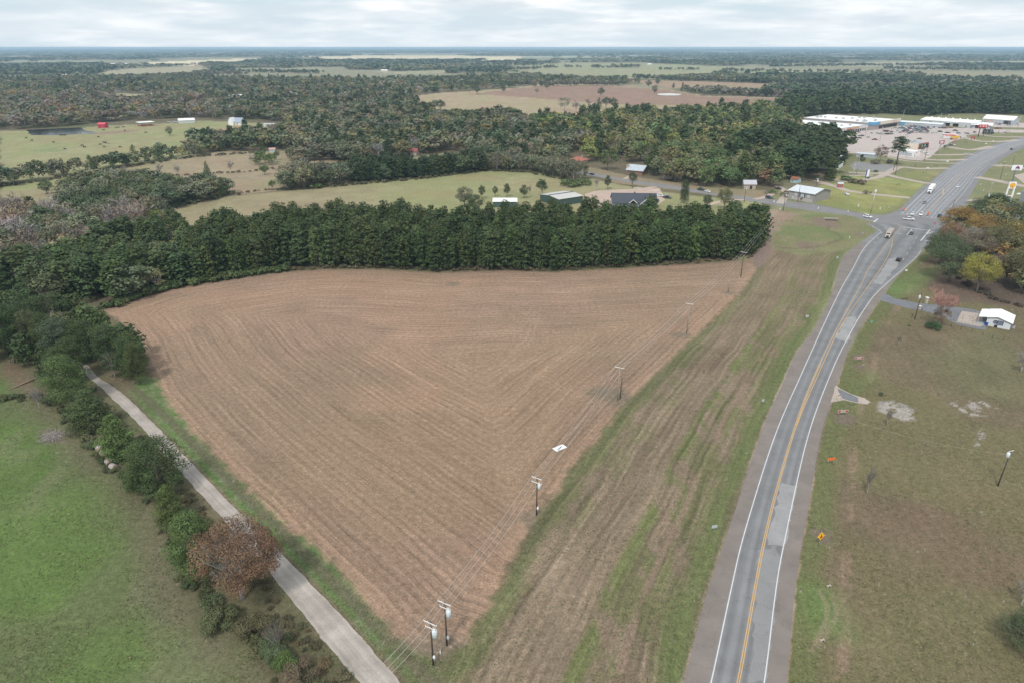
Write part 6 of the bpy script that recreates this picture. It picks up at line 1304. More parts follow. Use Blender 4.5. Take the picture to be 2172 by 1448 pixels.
# yellow diamond with a red disc and black arrow
x, y = P(1737, 1158); r = empty('warning_sign', (x, y, 0), .35); tag(r, 'yellow diamond warning sign with red disc and black arrow', 'sign')
MB().tube([(0, .06, -.1), (0, .06, 2.6)], .05, 6).build('post', M_STEEL, r)
mb = MB(); s = .92; mb.prism([(0, 2.5-s), (s, 2.5), (0, 2.5+s), (-s, 2.5)], -.03, .03, axis='y'); pn = mb.build('panel', M_SIGNY, r)
ring(r, 'red_disc', (0, 2.32), .30, .001, M_SRED, y=-.035, t=.02); mb = MB(); mb.prism([(-.06, 2.66), (.06, 2.66), (.06, 2.84), (.16, 2.84), (0, 3.06), (-.16, 2.84), (-.06, 2.84)], -.055, -.035, axis='y'); mb.build('arrow', M_DARK, r)
r = sign_plate(1761, 985, 1.9, .62, 1.6, M_ORNG, 'orange rectangular roadwork sign east of the highway', rz=.2, posts=2)
M_BOARD = mat('pale_board', (.50, .42, .38), .7)
for u, v, l in ((1820, 768, 'low board sign with two red squares nearer the house drive'), (1786, 882, 'low board sign with two red squares below the broken drive')):
    r = sign_plate(u, v, 3.0, .75, 1.5, M_BOARD, l, 'board_sign', rz=.15, posts=2)
    for k in (-1, 1): MB().box((k*1.05, -.04, 1.5), (.62, .04, .5)).build('red_square', M_SRED, r)
    for k in (1.62, 1.38): MB().box((0, -.04, k), (.9, .03, .12)).build('text_bar', mat('sign_grey2', (.36, .30, .28)), r)
M_ALU = mat('sign_back', (.50, .54, .57), .5, metal=.2)
for u, v, w_, h_, l in ((1514,1128,1.2,.7,'pale rectangular sign beside the lower verge'),(1617,858,.8,.7,'small grey sign beside the middle verge'),(1711,678,1.0,.7,'small diamond sign back beside the upper verge'),(1775,552,.9,.9,'small diamond sign back below the junction swale'),(1921,580,.9,.7,'small white sign at the highway edge before the very dark oak'),(1847,690,.7,.7,'small green marker on the east verge'),
                       (1829,500,.9,.7,'pale sign back in the junction grass'),(1735,446,.6,1.1,'white marker post beside the culvert'),(1801,509,.3,1.2,'thin white marker at the end of the gully'),(1820,441,.7,1.5,'white sign in the yellow lawn north of the side road'),(1866,447,.5,1.2,'thin sign right of the white lawn sign'),(1885,444,.8,.9,'blue grey sign back at the lawn corner'),(1798,453,.5,.8,'tiny white sign on the side road edge'),
                       (1967,360,1.9,.8,'left white board on the grass strip below the old car park'),(2009,346,2.2,.9,'white board on the middle grass strip'),(2079,395,.9,.9,'left small sign on the strip before the brush lot'),(2075,413,.9,1.0,'green backed sign on the strip before the brush lot'),(2085,408,1.0,.6,'third small sign on the strip before the brush lot'),(2133,374,1.2,.8,'grey sign by the far side drive'),(2121,353,.9,.7,'small sign on the far green strip'),(2106,302,1.4,.9,'left white marker on the upper grass strip'),(2091,308,1.8,.8,'right white board on the upper grass strip'),(1641,432,.6,.9,'small white marker by the side road dirt patch'),(1654,448,.6,.9,'second white marker by the side road dirt patch')):
    sign_plate(u, v, w_, h_, 1.4, mat('green_back', (.10, .35, .28)) if 'green' in l[:13] else (M_TRIM if 'white' in l or 'board' in l else M_ALU), l, rz=random.uniform(-.2, .3))
def leanpanel(u, v, l):
    x, y = P(u, v); r = empty('roadwork_sign', (x, y, 0), .3); tag(r, l, 'sign'); mb = MB(); s = .9; mb.prism([(0, 1.3-s), (s, 1.3), (0, 1.3+s), (-s, 1.3)], -.03, .03, axis='y'); mb.build('panel', M_ORNG, r); MB().box((0, .1, .15), (1.2, .8, .12)).build('base', M_DARK, r)
leanpanel(1917, 448, 'orange diamond roadwork sign on the west shoulder of the junction'); leanpanel(1968, 458, 'orange diamond roadwork sign on the yellow line of the junction')
x, y = P(1981, 484); r = empty('stop_sign', (x, y, 0), .2); tag(r, 'red octagonal sign facing the camera at the east side of the junction', 'sign')
MB().tube([(0, .05, 0), (0, .05, 2.4)], .05, 6).build('post', M_STEEL, r); oc = [(.62*math.cos(math.pi/8+k*math.pi/4), 2.5+.62*math.sin(math.pi/8+k*math.pi/4)) for k in range(8)]; MB().prism(oc, -.03, .03, axis='y').build('panel', mat('stop_red', (.62, .05, .08)), r); MB().box((0, -.05, 2.5), (.7, .03, .2)).build('text_bar', M_TRIM, r)
MB().tube([(0, 0, 0), (.1, 0, 1.1)], [.28, .22], 10).build('tmp', M_ORNG) if False else None
x, y = P(1726, 428); r = empty('sandwich_board', (x, y, 0), .2); tag(r, 'bright orange barrel board at the lawn edge near the office', 'sign'); MB().box((0, 0, .75), (.9, .35, 1.5), taper=(1, .4)).build('panel', M_ORNG, r); MB().box((0, 0, .05), (1.1, .6, .1)).build('base', M_DARK, r)
# big pole signs at the fuel stop
M_SWH = mat('sign_white', (.80, .82, .84), .5)
x, y = P(2135, 434); r = empty('fuel_price_sign', (x, y, 0), .05); tag(r, 'tall white framed fuel price sign with yellow shell emblem', 'sign')
for q in (-2.0, 2.0): MB().box((q, 0, 6.9), (.7, .6, 13.8)).build('frame_post', M_SWH, r)
MB().box((0, -.1, 11.9), (4.7, .7, 4.0)).build('top_panel', M_SWH, r)
sh = [(1.75*math.cos(math.radians(a_)), 11.8+1.45*math.sin(math.radians(a_))) for a_ in range(-20, 201, 20)]+[(-.7, 10.4), (.7, 10.4)]; sp_ = MB().prism(sh, -.56, -.44, axis='y').build('shell_emblem', M_YEL, r)
sh2 = [(1.95*math.cos(math.radians(a_)), 11.8+1.65*math.sin(math.radians(a_))) for a_ in range(-25, 206, 21)]+[(-.85, 10.2), (.85, 10.2)]; MB().prism(sh2, -.50, -.43, axis='y').build('emblem_border', mat('shell_red', (.62, .10, .02)), r)
for k in range(-2, 3): MB().tube([(0, -.58, 10.6), (k*.62, -.58, 12.9-abs(k)*.3)], .05, 4).build('emblem_rib', mat('shell_red'), sp_)
MB().box((0, 0, 3.7), (4.5, .6, 3.6)).build('price_panel', M_SWH, r); MB().box((-.2, -.36, 4.9), (2.6, .1, .6)).build('price_bar', M_SRED, r); MB().box((.3, -.36, 3.9), (2.4, .1, .8)).build('price_bar', mat('lit_green', (.2, .8, .5)), r); MB().box((-.4, -.36, 2.9), (2.8, .1, .5)).build('price_bar', M_SRED, r); MB().box((.4, -.36, 2.2), (1.6, .1, .5)).build('price_bar', mat('price_blue', (.1, .2, .5)), r)
x, y = P(2145, 392); r = empty('pole_sign', (x, y, 0), .0); tag(r, 'white pole sign with purple bell emblem above the fuel sign', 'sign')
MB().box((.0, 0, 5), (.5, .5, 10)).build('post', mat('sign_post_blue', (.12, .14, .22)), r); MB().box((.6, 0, 11.8), (7.2, .6, 3.6)).build('panel', M_SWH, r)
bell = [(-1.5, 11.0), (-1.35, 11.9), (-.8, 12.7), (.0, 13.0), (.9, 12.7), (1.5, 11.7), (1.6, 11.1), (.6, 10.9), (.3, 11.4), (-.5, 11.3)]; MB().prism([(a_+.9, b_) for a_, b_ in bell], -.42, -.32, axis='y').build('bell_emblem', mat('purple', (.17, .02, .12)), r)
MB().tube([(.6, -.43, 11.5), (1.8, -.43, 11.6)], .16, 6).build('emblem_swing', mat('pinkish', (.45, .12, .35)), r); MB().box((.4, -.34, 10.35), (5.2, .06, .28)).build('text_bar', mat('sign_grey3', (.40, .38, .45)), r)
x, y = P(2171, 512); r = empty('pole_sign', (x, y, 0), .0); tag(r, 'round blue ringed burger sign on a pole cut by the right edge', 'sign')
MB().box((0, .2, 4.5), (.5, .5, 9)).build('post', M_STEEL, r); c_ = (0, 11.4); ring(r, 'disc', c_, 3.2, .001, M_SWH, y=-.0, t=.3, n=40); ring(r, 'blue_ring', c_, 3.15, 2.65, mat('ring_blue', (.04, .08, .42)), y=-.31, t=.05, n=40)
for s_ in (1, -1): MB().prism([(2.2*math.cos(math.radians(a_)), 11.4+s_*(.9+1.1*math.sin(math.radians(a_)))) for a_ in range(0, 181, 15)], -.37, -.31, axis='y').build('bun', mat('bun_orange', (.75, .33, .03)), r)
M_BKR = mat('burger_red', (.55, .03, .04)); text('BURGER', .95, M_BKR, 'lettering', r, (0, -.36, 12.0), (PI2, 0, 0), scale=(1, 1, 1)); text('KING', 1.5, M_BKR, 'lettering', r, (0, -.36, 11.0), (PI2, 0, 0), scale=(1.1, 1, 1))
x, y = P(2080, 290); r = empty('pole_sign', (x, y, 0), .0); tag(r, 'long red sign with three pale marks before the hardware store', 'sign'); [MB().box((q, 0, 5), (.4, .4, 10)).build('post', M_WOOD, r) for q in (-3, 3)]; MB().box((0, 0, 11), (10.5, .6, 3.2)).build('panel', mat('bright_red', (.55, .04, .05)), r); [MB().box((q, -.36, 11), (1.6, .06, 1.1)).build('pale_mark', M_TRIM, r) for q in (-3, 0, 3)]
x, y = P(2024, 303); r = empty('pole_sign', (x, y, 0), .0); tag(r, 'yellow board sign above a red board beside the drive in', 'sign'); MB().box((0, .1, 3), (.4, .3, 6)).build('post', M_RED, r); MB().box((0, 0, 5.6), (8.5, .5, 2.0)).build('panel', M_YEL, r); MB().box((0, -.28, 5.6), (6.8, .06, .7)).build('text_bar', mat('ochre'), r); MB().box((0, 0, 3.6), (5, .5, 1.4)).build('lower_panel', mat('rose'), r)
x, y = P(1992, 326); r = empty('pole_sign', (x, y, 0), .0); tag(r, 'square red and white sign hung between two poles', 'sign'); MB().box((0, 0, 10), (4.6, .5, 3.6)).build('panel', mat('maroon', (.30, .05, .07)), r); MB().box((0, -.28, 10), (2.6, .08, 2.4)).build('pale_mark', mat('pink_white', (.62, .45, .45)), r); MB().box((0, .1, 4), (.4, .3, 8.2)).build('post', M_STEEL, r)
x, y = P(2063, 297); r = empty('board_sign', (x, y, 0), .0); tag(r, 'rust red board sign standing at the grass strip tip', 'sign'); MB().box((0, 0, 2.4), (4.2, .5, 2.2)).build('panel', mat('brick_red'), r); [MB().box((q, 0, .7), (.4, .4, 1.4)).build('post', M_DARK, r) for q in (-1.6, 1.6)]
x, y = P(1838, 378); r = empty('bank_sign', (x, y, 0), .0); tag(r, 'white slab sign with blue edge beside the old car park', 'sign'); MB().box((0, 0, 3), (1.9, .6, 6), shear=(.3, 0)).build('panel', M_SWH, r); MB().box((-.9, -.1, 3), (.45, .7, 6), shear=(.3, 0)).build('blue_edge', mat('edge_blue', (.05, .12, .40)), r)
x, y = P(1847, 452); r = empty('traffic_signal_pole', (x, y, 0), .0); tag(r, 'tall silver signal pole with white box top at the lawn corner', 'pole'); MB().tube([(0, 0, 0), (.2, 0, 13)], [.22, .14], 8).build('post', M_STEEL, r); MB().box((.2, 0, 13), (.9, .7, 1.4)).build('box', M_TRIM, r)
# ================================================================== VEHICLES
def carpaint():
    if 'car_paint' in MATS: return MATS['car_paint']
    m = bpy.data.materials.new('car_paint'); m.use_nodes = True; t = m.node_tree; b = t.nodes['Principled BSDF']; b.inputs['Roughness'].default_value = .32; b.inputs['Coat Weight'].default_value = .4
    t.links.new(N(t, 'ShaderNodeObjectInfo').outputs['Color'], b.inputs['Base Color']); MATS['car_paint'] = m; return m
M_CAR = carpaint(); M_TYRE = mat('tyre', (.02, .02, .02), .9); M_HUB = mat('hub', (.45, .45, .46), .4, metal=.6); M_LAMPW = mat('headlight', (.75, .78, .8), .2); M_LAMPR = mat('tail_light', (.35, .01, .01), .3); M_CHR = mat('bumper', (.25, .25, .26), .4)
PROFS = {  # length, width, body side profile (x along length, z), cabin lower/upper
 'sedan': (4.7, 1.80, [(-2.35,.35),(-2.3,.85),(-1.75,.95),(1.0,.95),(2.2,.78),(2.35,.45),(2.35,.3),(-2.35,.3)], (-1.75, 1.15, .93, -1.15, .35, 1.42)),
 'suv': (4.8, 1.9, [(-2.4,.4),(-2.38,1.05),(-2.2,1.08),(1.05,1.08),(2.25,.95),(2.4,.5),(2.4,.35),(-2.4,.35)], (-2.35, 1.25, 1.06, -2.05, .55, 1.74)),
 'pickup': (5.7, 1.98, [(-2.85,.5),(-2.85,1.12),(-.75,1.12),(1.5,1.12),(2.7,1.02),(2.85,.55),(2.85,.42),(-2.85,.42)], (-.95, 1.6, 1.1, -.75, .85, 1.85))}
def cabin_mb(p, W):
    x0, x1, z0, x2, x3, z1 = p; a, b = W/2-.06, W/2-.26
    return [(x0, -a, z0), (x1, -a, z0), (x1, a, z0), (x0, a, z0), (x2, -b, z1), (x3, -b, z1), (x3, b, z1), (x2, b, z1)]
def make_vehicle(kind):
    Lg, W, prof, cab = PROFS[kind]; r = empty(kind, (0, 0, 0))
    mb = MB(); mb.prism(prof, -W/2, W/2, axis='y'); vs = cabin_mb(cab, W); mb.add(vs, [(4, 5, 6, 7)]+[(0, 1, 5, 4), (1, 2, 6, 5), (2, 3, 7, 6), (3, 0, 4, 7)])
    body = mb.build('body', M_CAR, r)
    md = body.modifiers.new('b', 'BEVEL'); md.width = .07; md.segments = 2
    gl = MB(); c = [Vector(v_) for v_ in vs]
    def pane(i, j, k, l, ins=.12, lo=.12):
        q = [c[i], c[j], c[k], c[l]]; m_ = sum(q, Vector())/4; n = (q[1]-q[0]).cross(q[3]-q[0]).normalized(); s = [m_+(p_-m_)*(1-ins) for p_ in q]; cen = Vector(((cab[0]+cab[1])/2, 0, 1.2)); n = n if n.dot(m_-cen) > 0 else -n
        gl.add([p_+n*.012 for p_ in s]+[p_-n*.02 for p_ in s], [(0, 1, 2, 3), (0, 1, 5, 4), (1, 2, 6, 5), (2, 3, 7, 6), (3, 0, 4, 7)])
    for f in ((0, 1, 5, 4), (1, 2, 6, 5), (2, 3, 7, 6), (3, 0, 4, 7)): pane(*f)
    gl.build('window_glass', M_GLASS, r)
    for sx in (-1, 1):
        for sy in (-1, 1):
            x = sx*Lg*.315; y = sy*(W/2-.10); R = .34 if kind == 'sedan' else .40
            w_ = MB().tube([(x, y-.11, R), (x, y+.11, R)], R, 14).build('wheel', M_TYRE, r); MB().tube([(x, y+sy*.10, R), (x, y+sy*.125, R)], R*.6, 10).build('hub', M_HUB, w_)
    for sy in (-1, 1):
        MB().box((Lg/2-.03, sy*(W/2-.3), prof[4][1]-.12), (.12, .36, .16)).build('headlight', M_LAMPW, r); MB().box((-Lg/2+.0, sy*(W/2-.14), prof[1][1]-.16), (.08, .22, .24)).build('tail_light', M_LAMPR, r)
        MB().box((cab[1]-.35, sy*(W/2+.08), cab[2]+.08), (.18, .18, .14)).build('wing_mirror', M_CHR, r)
    MB().box((Lg/2+.02, 0, .5), (.1, W*.7, .18)).build('grille', M_CHR, r)
    if kind == 'pickup': MB().box((-1.85, 0, 1.10), (1.75, W-.3, .06)).build('cargo_bed', M_DARK, r)
    return r
VP = {}
VCOL = {'white': (.80, .81, .82), 'silver': (.48, .50, .52), 'black': (.015, .015, .018), 'grey': (.14, .145, .155), 'dark blue': (.02, .04, .10), 'red': (.28, .03, .03), 'maroon': (.14, .02, .03), 'beige': (.50, .44, .36), 'dark green': (.02, .06, .05), 'light blue': (.25, .36, .45)}
def vehicle(kind, u, v, heading, colr, label, group=None):
    """heading: survey point the nose points to"""
    if kind not in VP: r = VP[kind] = make_vehicle(kind)
    else: r = copy_tree(VP[kind])
    x, y = P(u, v); hx_, hy_ = P(*heading); r.location = (x, y, .05); r.rotation_euler = (0, 0, math.atan2(hy_-y, hx_-x))
    r.name = {'sedan': 'car', 'suv': 'car', 'pickup': 'pickup_truck'}[kind]
    for k in ('group',):
        if k in r: del r[k]
    tag(r, label, 'pickup truck' if kind == 'pickup' else 'car', group)
    for c in r.children:
        c.color = (*VCOL[colr], 1)
    return r
vehicle('suv', 1906, 553, (1922, 535), 'black', 'black sport utility car alone on the lower highway lanes'); vehicle('suv', 1933, 497, (1942, 484), 'grey', 'grey car waiting at the near stop line'); vehicle('pickup', 1927, 467, (1960, 469), 'white', 'white pickup turning through the middle of the junction')
vehicle('sedan', 1935.5, 456, (1925, 466), 'white', 'white car waiting at the far stop line, left lane'); vehicle('pickup', 1954, 457, (1943, 468), 'white', 'white pickup waiting at the far stop line, right lane'); vehicle('suv', 1992.5, 460, (2006, 444), 'dark blue', 'dark car leaving the junction northward'); vehicle('sedan', 1960.5, 431.5, (1948, 444), 'grey', 'dark grey car rolling behind the two waiting vehicles')
vehicle('sedan', 2031.5, 398, (2046, 383), 'white', 'white car driving away on the northbound lanes'); vehicle('suv', 1840, 462, (1870, 468), 'white', 'white sport utility car arriving on the side road'); vehicle('suv', 2145, 318, (2160, 309), 'dark green', 'dark green car far up the highway curve'); vehicle('sedan', 2051, 328, (2030, 327), 'silver', 'silver and black car turning out of a drive beside the highway curve')
vehicle('sedan', 1623, 470, (1650, 474), 'white', 'white car parked on the dirt patch by the belt'); vehicle('sedan', 1795.5, 413.5, (1810, 420), 'white', 'white car parked on the yellow lawn'); vehicle('sedan', 1255, 371, (1240, 368), 'dark blue', 'dark blue car on the side road near the poplar row'); vehicle('sedan', 1233, 344, (1222, 343), 'silver', 'silver car outside the terracotta roofed house')
vehicle('pickup', 1486, 404, (1470, 401), 'dark green', 'dark pickup towing on the side road'); vehicle('sedan', 1500, 407.5, (1490, 405), 'white', 'small pale car behind the dark pickup'); vehicle('suv', 1397, 416.5, (1380, 416), 'white', 'white sport utility car left of the dark cars at the slate roofed house'); vehicle('pickup', 1415, 421, (1435, 423), 'black', 'black pickup at the slate roofed house'); vehicle('sedan', 1411, 418, (1395, 418), 'silver', 'pale car right behind the black pickup')
vehicle('sedan', 1394, 427, (1402, 433), 'dark blue', 'dark car at the gable end of the slate roofed house'); vehicle('sedan', 1303, 417, (1309, 411), 'black', 'dark car at the left eave of the slate roofed house'); vehicle('sedan', 1650, 402, (1640, 400), 'black', 'black car in the shade left of the office'); vehicle('suv', 1631, 421, (1640, 422), 'dark blue', 'bright blue van beside the round green bush')
vehicle('sedan', 1628, 424, (1600, 420), 'dark blue', 'second blue vehicle beside the round green bush') if False else None
vehicle('sedan', 1968, 312, (1974, 316), 'light blue', 'light blue car right of the red framed restaurant'); vehicle('suv', 1957, 317, (1950, 314), 'grey', 'dark car under the red framed glass front'); vehicle('pickup', 1964, 328, (1975, 331), 'white', 'white pickup beside the small white diner'); vehicle('sedan', 1956, 323, (1948, 321), 'white', 'small white car behind the diner pickup')
# semi truck and dump truck
def semi(u, v, hd):
    x, y = P(u, v); hx_, hy_ = P(*hd); r = empty('semi_truck', (x, y, .05), math.atan2(hy_-y, hx_-x)); tag(r, 'white semi truck with long box trailer on the southbound lanes', 'truck')
    MB().box((-6.5, 0, 2.6), (13.5, 2.55, 2.9)).build('trailer', mat('trailer_white', (.80, .76, .74)), r)
    cb = MB(); cb.prism([(1.0, .7), (1.0, 3.7), (2.6, 3.6), (3.4, 2.5), (3.5, 1.9), (5.3, 1.7), (5.5, .7)], -1.15, 1.15, axis='y'); cb.build('cab', mat('truck_white', (.78, .80, .82), .35), r)
    MB().box((3.35, 0, 2.35), (.25, 1.9, .7)).build('windscreen', M_GLASS, r); MB().box((5.5, 0, 1.2), (.1, 1.3, .8)).build('grille', M_DARK, r); [MB().box((5.45, q, 1.2), (.15, .4, .3)).build('headlight', M_LAMPW, r) for q in (-.9, .9)]
    MB().box((.3, 0, 1.0), (1.6, 2.2, .5)).build('chassis', M_DARK, r)
    for x_ in (4.4, .9, -.3, -10.5, -11.7): [MB().tube([(x_, q-.15, .5), (x_, q+.15, .5)], .5, 12).build('wheel', M_TYRE, r) for q in (-1.05, 1.05)]
    [MB().tube([(1.2, q, .8), (1.2, q, 4.0)], .08, 6).build('exhaust_stack', M_HUB, r) for q in (-1.2, 1.2)]
semi(1972.5, 409, (1962, 421))
def dump(u, v, hd):
    x, y = P(u, v); hx_, hy_ = P(*hd); r = empty('dump_truck', (x, y, .05), math.atan2(hy_-y, hx_-x)); tag(r, 'beige dump truck with long open box leaving the junction southbound', 'truck')
    tn_ = mat('truck_beige', (.46, .40, .34), .5)
    MB().prism([(-9.5, .9), (-9.5, 2.7), (-1.2, 2.9), (-.2, 2.9), (-.2, .9)], -1.2, 1.2, axis='y').build('dump_box', tn_, r); MB().box((-5.0, 0, 2.86), (8.4, 2.1, .12)).build('load', mat('box_load', (.36, .30, .27)), r)
    for q in (-8, -6, -4, -2): MB().box((q, 0, 2.1), (.15, 2.5, 1.5)).build('rib', tn_, r)
    MB().prism([(0, .7), (0, 2.7), (1.5, 2.7), (2.1, 1.8), (3.9, 1.65), (4.1, .7)], -1.1, 1.1, axis='y').build('cab', tn_, r); MB().box((1.95, 0, 2.2), (.2, 1.8, .6)).build('windscreen', M_GLASS, r); MB().box((4.1, 0, 1.15), (.1, 1.2, .7)).build('grille', M_DARK, r)
    [MB().box((4.05, q, 1.1), (.15, .35, .3)).build('headlight', M_LAMPW, r) for q in (-.85, .85)]
    for x_ in (3.1, -2.2, -3.5, -8.0): [MB().tube([(x_, q-.15, .5), (x_, q+.15, .5)], .5, 12).build('wheel', M_TYRE, r) for q in (-1.0, 1.0)]
dump(1884, 503, (1876, 514))
# parked cars of the shopping centre: one small mesh each (they are a few pixels long)
def small_car(kind):
    Lg, W, prof, cab = PROFS[kind]; mb = MB(); mb.prism(prof, -W/2, W/2, axis='y', mi=0); vs = cabin_mb(cab, W); mb.add(vs, [(4, 5, 6, 7)], 0); mb.add(vs, [(0, 1, 5, 4), (1, 2, 6, 5), (2, 3, 7, 6), (3, 0, 4, 7)], 1)
    for sx in (-1, 1):
        for sy in (-1, 1): mb.tube([(sx*Lg*.31, sy*(W/2-.2), .34), (sx*Lg*.31, sy*(W/2+.01), .34)], .34, 8, mi=2)
    for sy in (-1, 1): mb.box((-Lg/2, sy*.7, .8), (.08, .25, .2), mi=3)
    return mb.mesh('parked_car', [M_CAR, M_GLASS, M_TYRE, M_LAMPR])
SC = {k: small_car(k) for k in PROFS}
def parked(u, v, kind, colr, rz, where, grp):
    x, y = P(u, v); o = link(bpy.data.objects.new('parked_car', SC[kind])); o.location = (x, y, .05); o.rotation_euler = (0, 0, rz); o.color = (*VCOL[colr], 1)
    noun = {'sedan': 'car', 'suv': 'tall car', 'pickup': 'pickup'}[kind]; tag(o, f'{colr} {noun} {where}', 'pickup truck' if kind == 'pickup' else 'car', grp); return o
CC_ = ['white', 'white', 'white', 'silver', 'silver', 'black', 'grey', 'grey', 'dark blue', 'red', 'maroon', 'beige', 'light blue', 'dark green']; KK = ['sedan', 'sedan', 'suv', 'suv', 'pickup']
rr = random.Random(3)
for i in range(11): parked(1768+i*5.6+rr.uniform(-.8, .8), 288.8-i*.80, rr.choice(KK), rr.choice(['black', 'grey', 'white', 'maroon', 'white', 'dark blue', 'silver']), .65-PI2+rr.uniform(-.1, .1), 'nosed in at the arcade of the retail strip', 'cars at the retail strip arcade')
for u, v, k, c, w_ in [(1849,284.5,'suv','white','alone beyond the arcade end'),(1853,272.8,'suv','grey','at the blue corner of the large store'),(1860,284,'sedan','silver','second from the arcade end lane'),(1867,285,'sedan','grey','in the thin row below the large store'),(1871,285.5,'suv','silver','in the thin row below the large store'),(1877,285,'sedan','dark blue','in the thin row below the large store'),(1881,285.5,'sedan','black','right of centre in the thin row below the large store'),(1886,285.5,'suv','grey','near the end of the thin row below the large store'),(1891,285,'sedan','grey','at the end of the thin row below the large store'),
                       (1824,289.5,'sedan','grey','left in the open lot before the retail strip'),(1828,289,'sedan','dark blue','second in the open lot before the retail strip'),(1823,294,'sedan','black','lower of the left trio in the open lot'),(1848,284.5,'pickup','white','long in the open lot before the retail strip'),(1842,292.5,'sedan','silver','in the middle of the open lot'),(1855,297.5,'pickup','maroon','alone in the middle of the open lot'),(1923,289.5,'suv','white','alone below the crowded rows'),(1950,295.5,'sedan','dark green','crossing the lot above the beige restaurant'),
                       (1979,284.5,'suv','white','left one of a pair below the crowded rows'),(1985,284.5,'sedan','white','right one of a pair below the crowded rows'),(1994,280.5,'suv','dark green','on its own right of the crowded rows'),(2067,282,'suv','grey','near the coffee hut'),(2026,278.5,'pickup','dark green','behind the drive in'),(2016,272,'sedan','red','before the warehouse doors'),(1893,276,'sedan','white','below the cream parapet, lower'),(1900,273,'suv','silver','below the cream parapet, upper')]:
    parked(u, v, k, c, rr.choice([0, .6, 2.3, -.9, -.2]), w_, 'single cars in the shopping car park')
rows = [(1899, 278, 1911, 283, 4), (1906, 273, 1921, 280, 5), (1911, 271.5, 1925, 277, 5), (1926, 271, 1942, 280, 6), (1931, 268.5, 1952, 279.5, 8), (1937, 268, 1958, 278, 8), (1944, 267.5, 1963, 275, 7), (1958, 270, 1968, 281, 6), (1965, 269.5, 1974, 277, 5), (1930, 281.5, 1947, 281, 5), (1974, 271, 2008, 273, 10), (1916, 276, 1934, 283, 6), (1948, 281, 1968, 283.5, 6), (1922, 270.5, 1934, 276, 5), (1990, 269.5, 2000, 271, 2), (1872, 279, 1893, 281, 6), (1914, 279, 1930, 284.5, 5)]
names = ['first', 'second', 'third', 'fourth', 'fifth', 'sixth', 'seventh', 'eighth', 'ninth', 'lowest', 'warehouse wall', 'lower left', 'lower middle', 'upper left', 'short upper', 'far left', 'far lower left']
for ri, (a_, b_, c_, d_, n_) in enumerate(rows):
    for k in range(n_):
        f = (k+.5)/n_; col_ = rr.choice(CC_); parked(a_+(c_-a_)*f+rr.uniform(-.5, .5), b_+(d_-b_)*f, rr.choice(KK), col_, .62+rr.choice([0, math.pi])+rr.uniform(-.08, .08), f'in the {names[ri]} row of the crowded lot', f'cars in the {names[ri]} row of the crowded lot')
for i, (u, v) in enumerate([(2012,293.5),(2018,296),(2027,294.5),(2035,292.5),(2040,294),(2001,292.5),(2008,283.5),(2014,284),(2033,284),(2046,284.5),(2052,284.5),(2022,308),(2015,309.5),(2004,312)]): parked(u, v, rr.choice(KK), rr.choice(CC_), rr.uniform(-.5, 2), 'around the red and white drive in', 'cars around the drive in')
for i, (u, v) in enumerate([(2112,264),(2120,265),(2127,265.5),(2133,266),(2139,266.5),(2145,266),(2157,266),(2114,274),(2120,273.5),(2127,284),(2130,283),(2100,279)]): parked(u, v, rr.choice(KK), rr.choice(CC_), rr.uniform(-.3, .3), 'in front of the white gabled hall', 'cars at the white gabled hall')
# ================================================================== SMALL THINGS
def hay(r):
    MB().tube([(0, -.75, .78), (0, .75, .78)], .80, 18).build('bale', mat('hay', (.30, .215, .17), .95, var=.35, scale=5), r); MB().tube([(0, -.68, .79), (0, .68, .79)], .808, 18, cap=False).build('net_wrap', mat('net_wrap', (.33, .29, .27), .8, var=.3, scale=6), r)
for i, (u, v) in enumerate([(213,958),(222,966),(233,985),(242,996)]): simple('hay_bale', ['uppermost round hay bale below the dark cedar', 'second round hay bale from the top beside the olive cedar', 'third round hay bale from the top', 'lowest round hay bale touching the wide pine'][i], 'hay bale', u, v, hay, rz=.75+i*.1, group='round hay bales beside the trees')
def sticks(r, n=60, R=2.6, m=M_PBARK, thick=.045):
    g = random.Random(4); mb = MB()
    for k in range(n):
        a = g.uniform(0, 6.28); q = R*math.sqrt(g.random())*.7; x, y = q*math.cos(a), q*math.sin(a); b = g.uniform(0, 3.14); l = g.uniform(.6, 1.9); z = g.uniform(.05, .7)*(1-q/R)
        mb.tube([(x-l*math.cos(b), y-l*math.sin(b), z), (x, y, z+.15), (x+l*math.cos(b), y+l*math.sin(b), z+g.uniform(-.1, .3))], [thick, thick*.8, thick*.3], 4, cap=False)
    mb.build('branches', m, r)
simple('brush_pile', 'grey pile of cut branches in the pasture corner', 'brush pile', 112, 925, lambda r: sticks(r, 90, 3.4))
x0, y0 = P(18, 827); x1, y1 = P(86, 801); r = empty('fallen_log', (x0, y0, 0)); tag(r, 'long reddish fallen trunk at the upper left of the pasture', 'log'); MB().tube([(0, 0, .15), ((x1-x0)*.5, (y1-y0)*.5, .35), (x1-x0, y1-y0, .5)], [.10, .2, .28], 8).build('trunk', mat('dead_wood', (.26, .17, .13), .9), r); MB().tube([((x1-x0)*.4, (y1-y0)*.4, .3), ((x1-x0)*.3, (y1-y0)*.3+1.2, .7)], [.09, .03], 5).build('limb', mat('dead_wood'), r)
def board(r):
    MB().box((0, 0, .12), (3.3, 1.7, .1)).build('board', M_TRIM, r); MB().tube([(-1.3, -.35, .2), (.9, .25, .2)], .04, 4).build('brace', M_DARK, r); MB().tube([(-.9, -.6, .2), (.9, .25, .2)], .04, 4).build('brace', M_DARK, r); MB().box((-1.2, 0, .05), (.1, 1.3, .06)).build('leg', M_STEEL, r)
simple('fallen_billboard', 'white board sign lying flat on the ploughed field', 'board', 1187, 950, board, rz=.62)
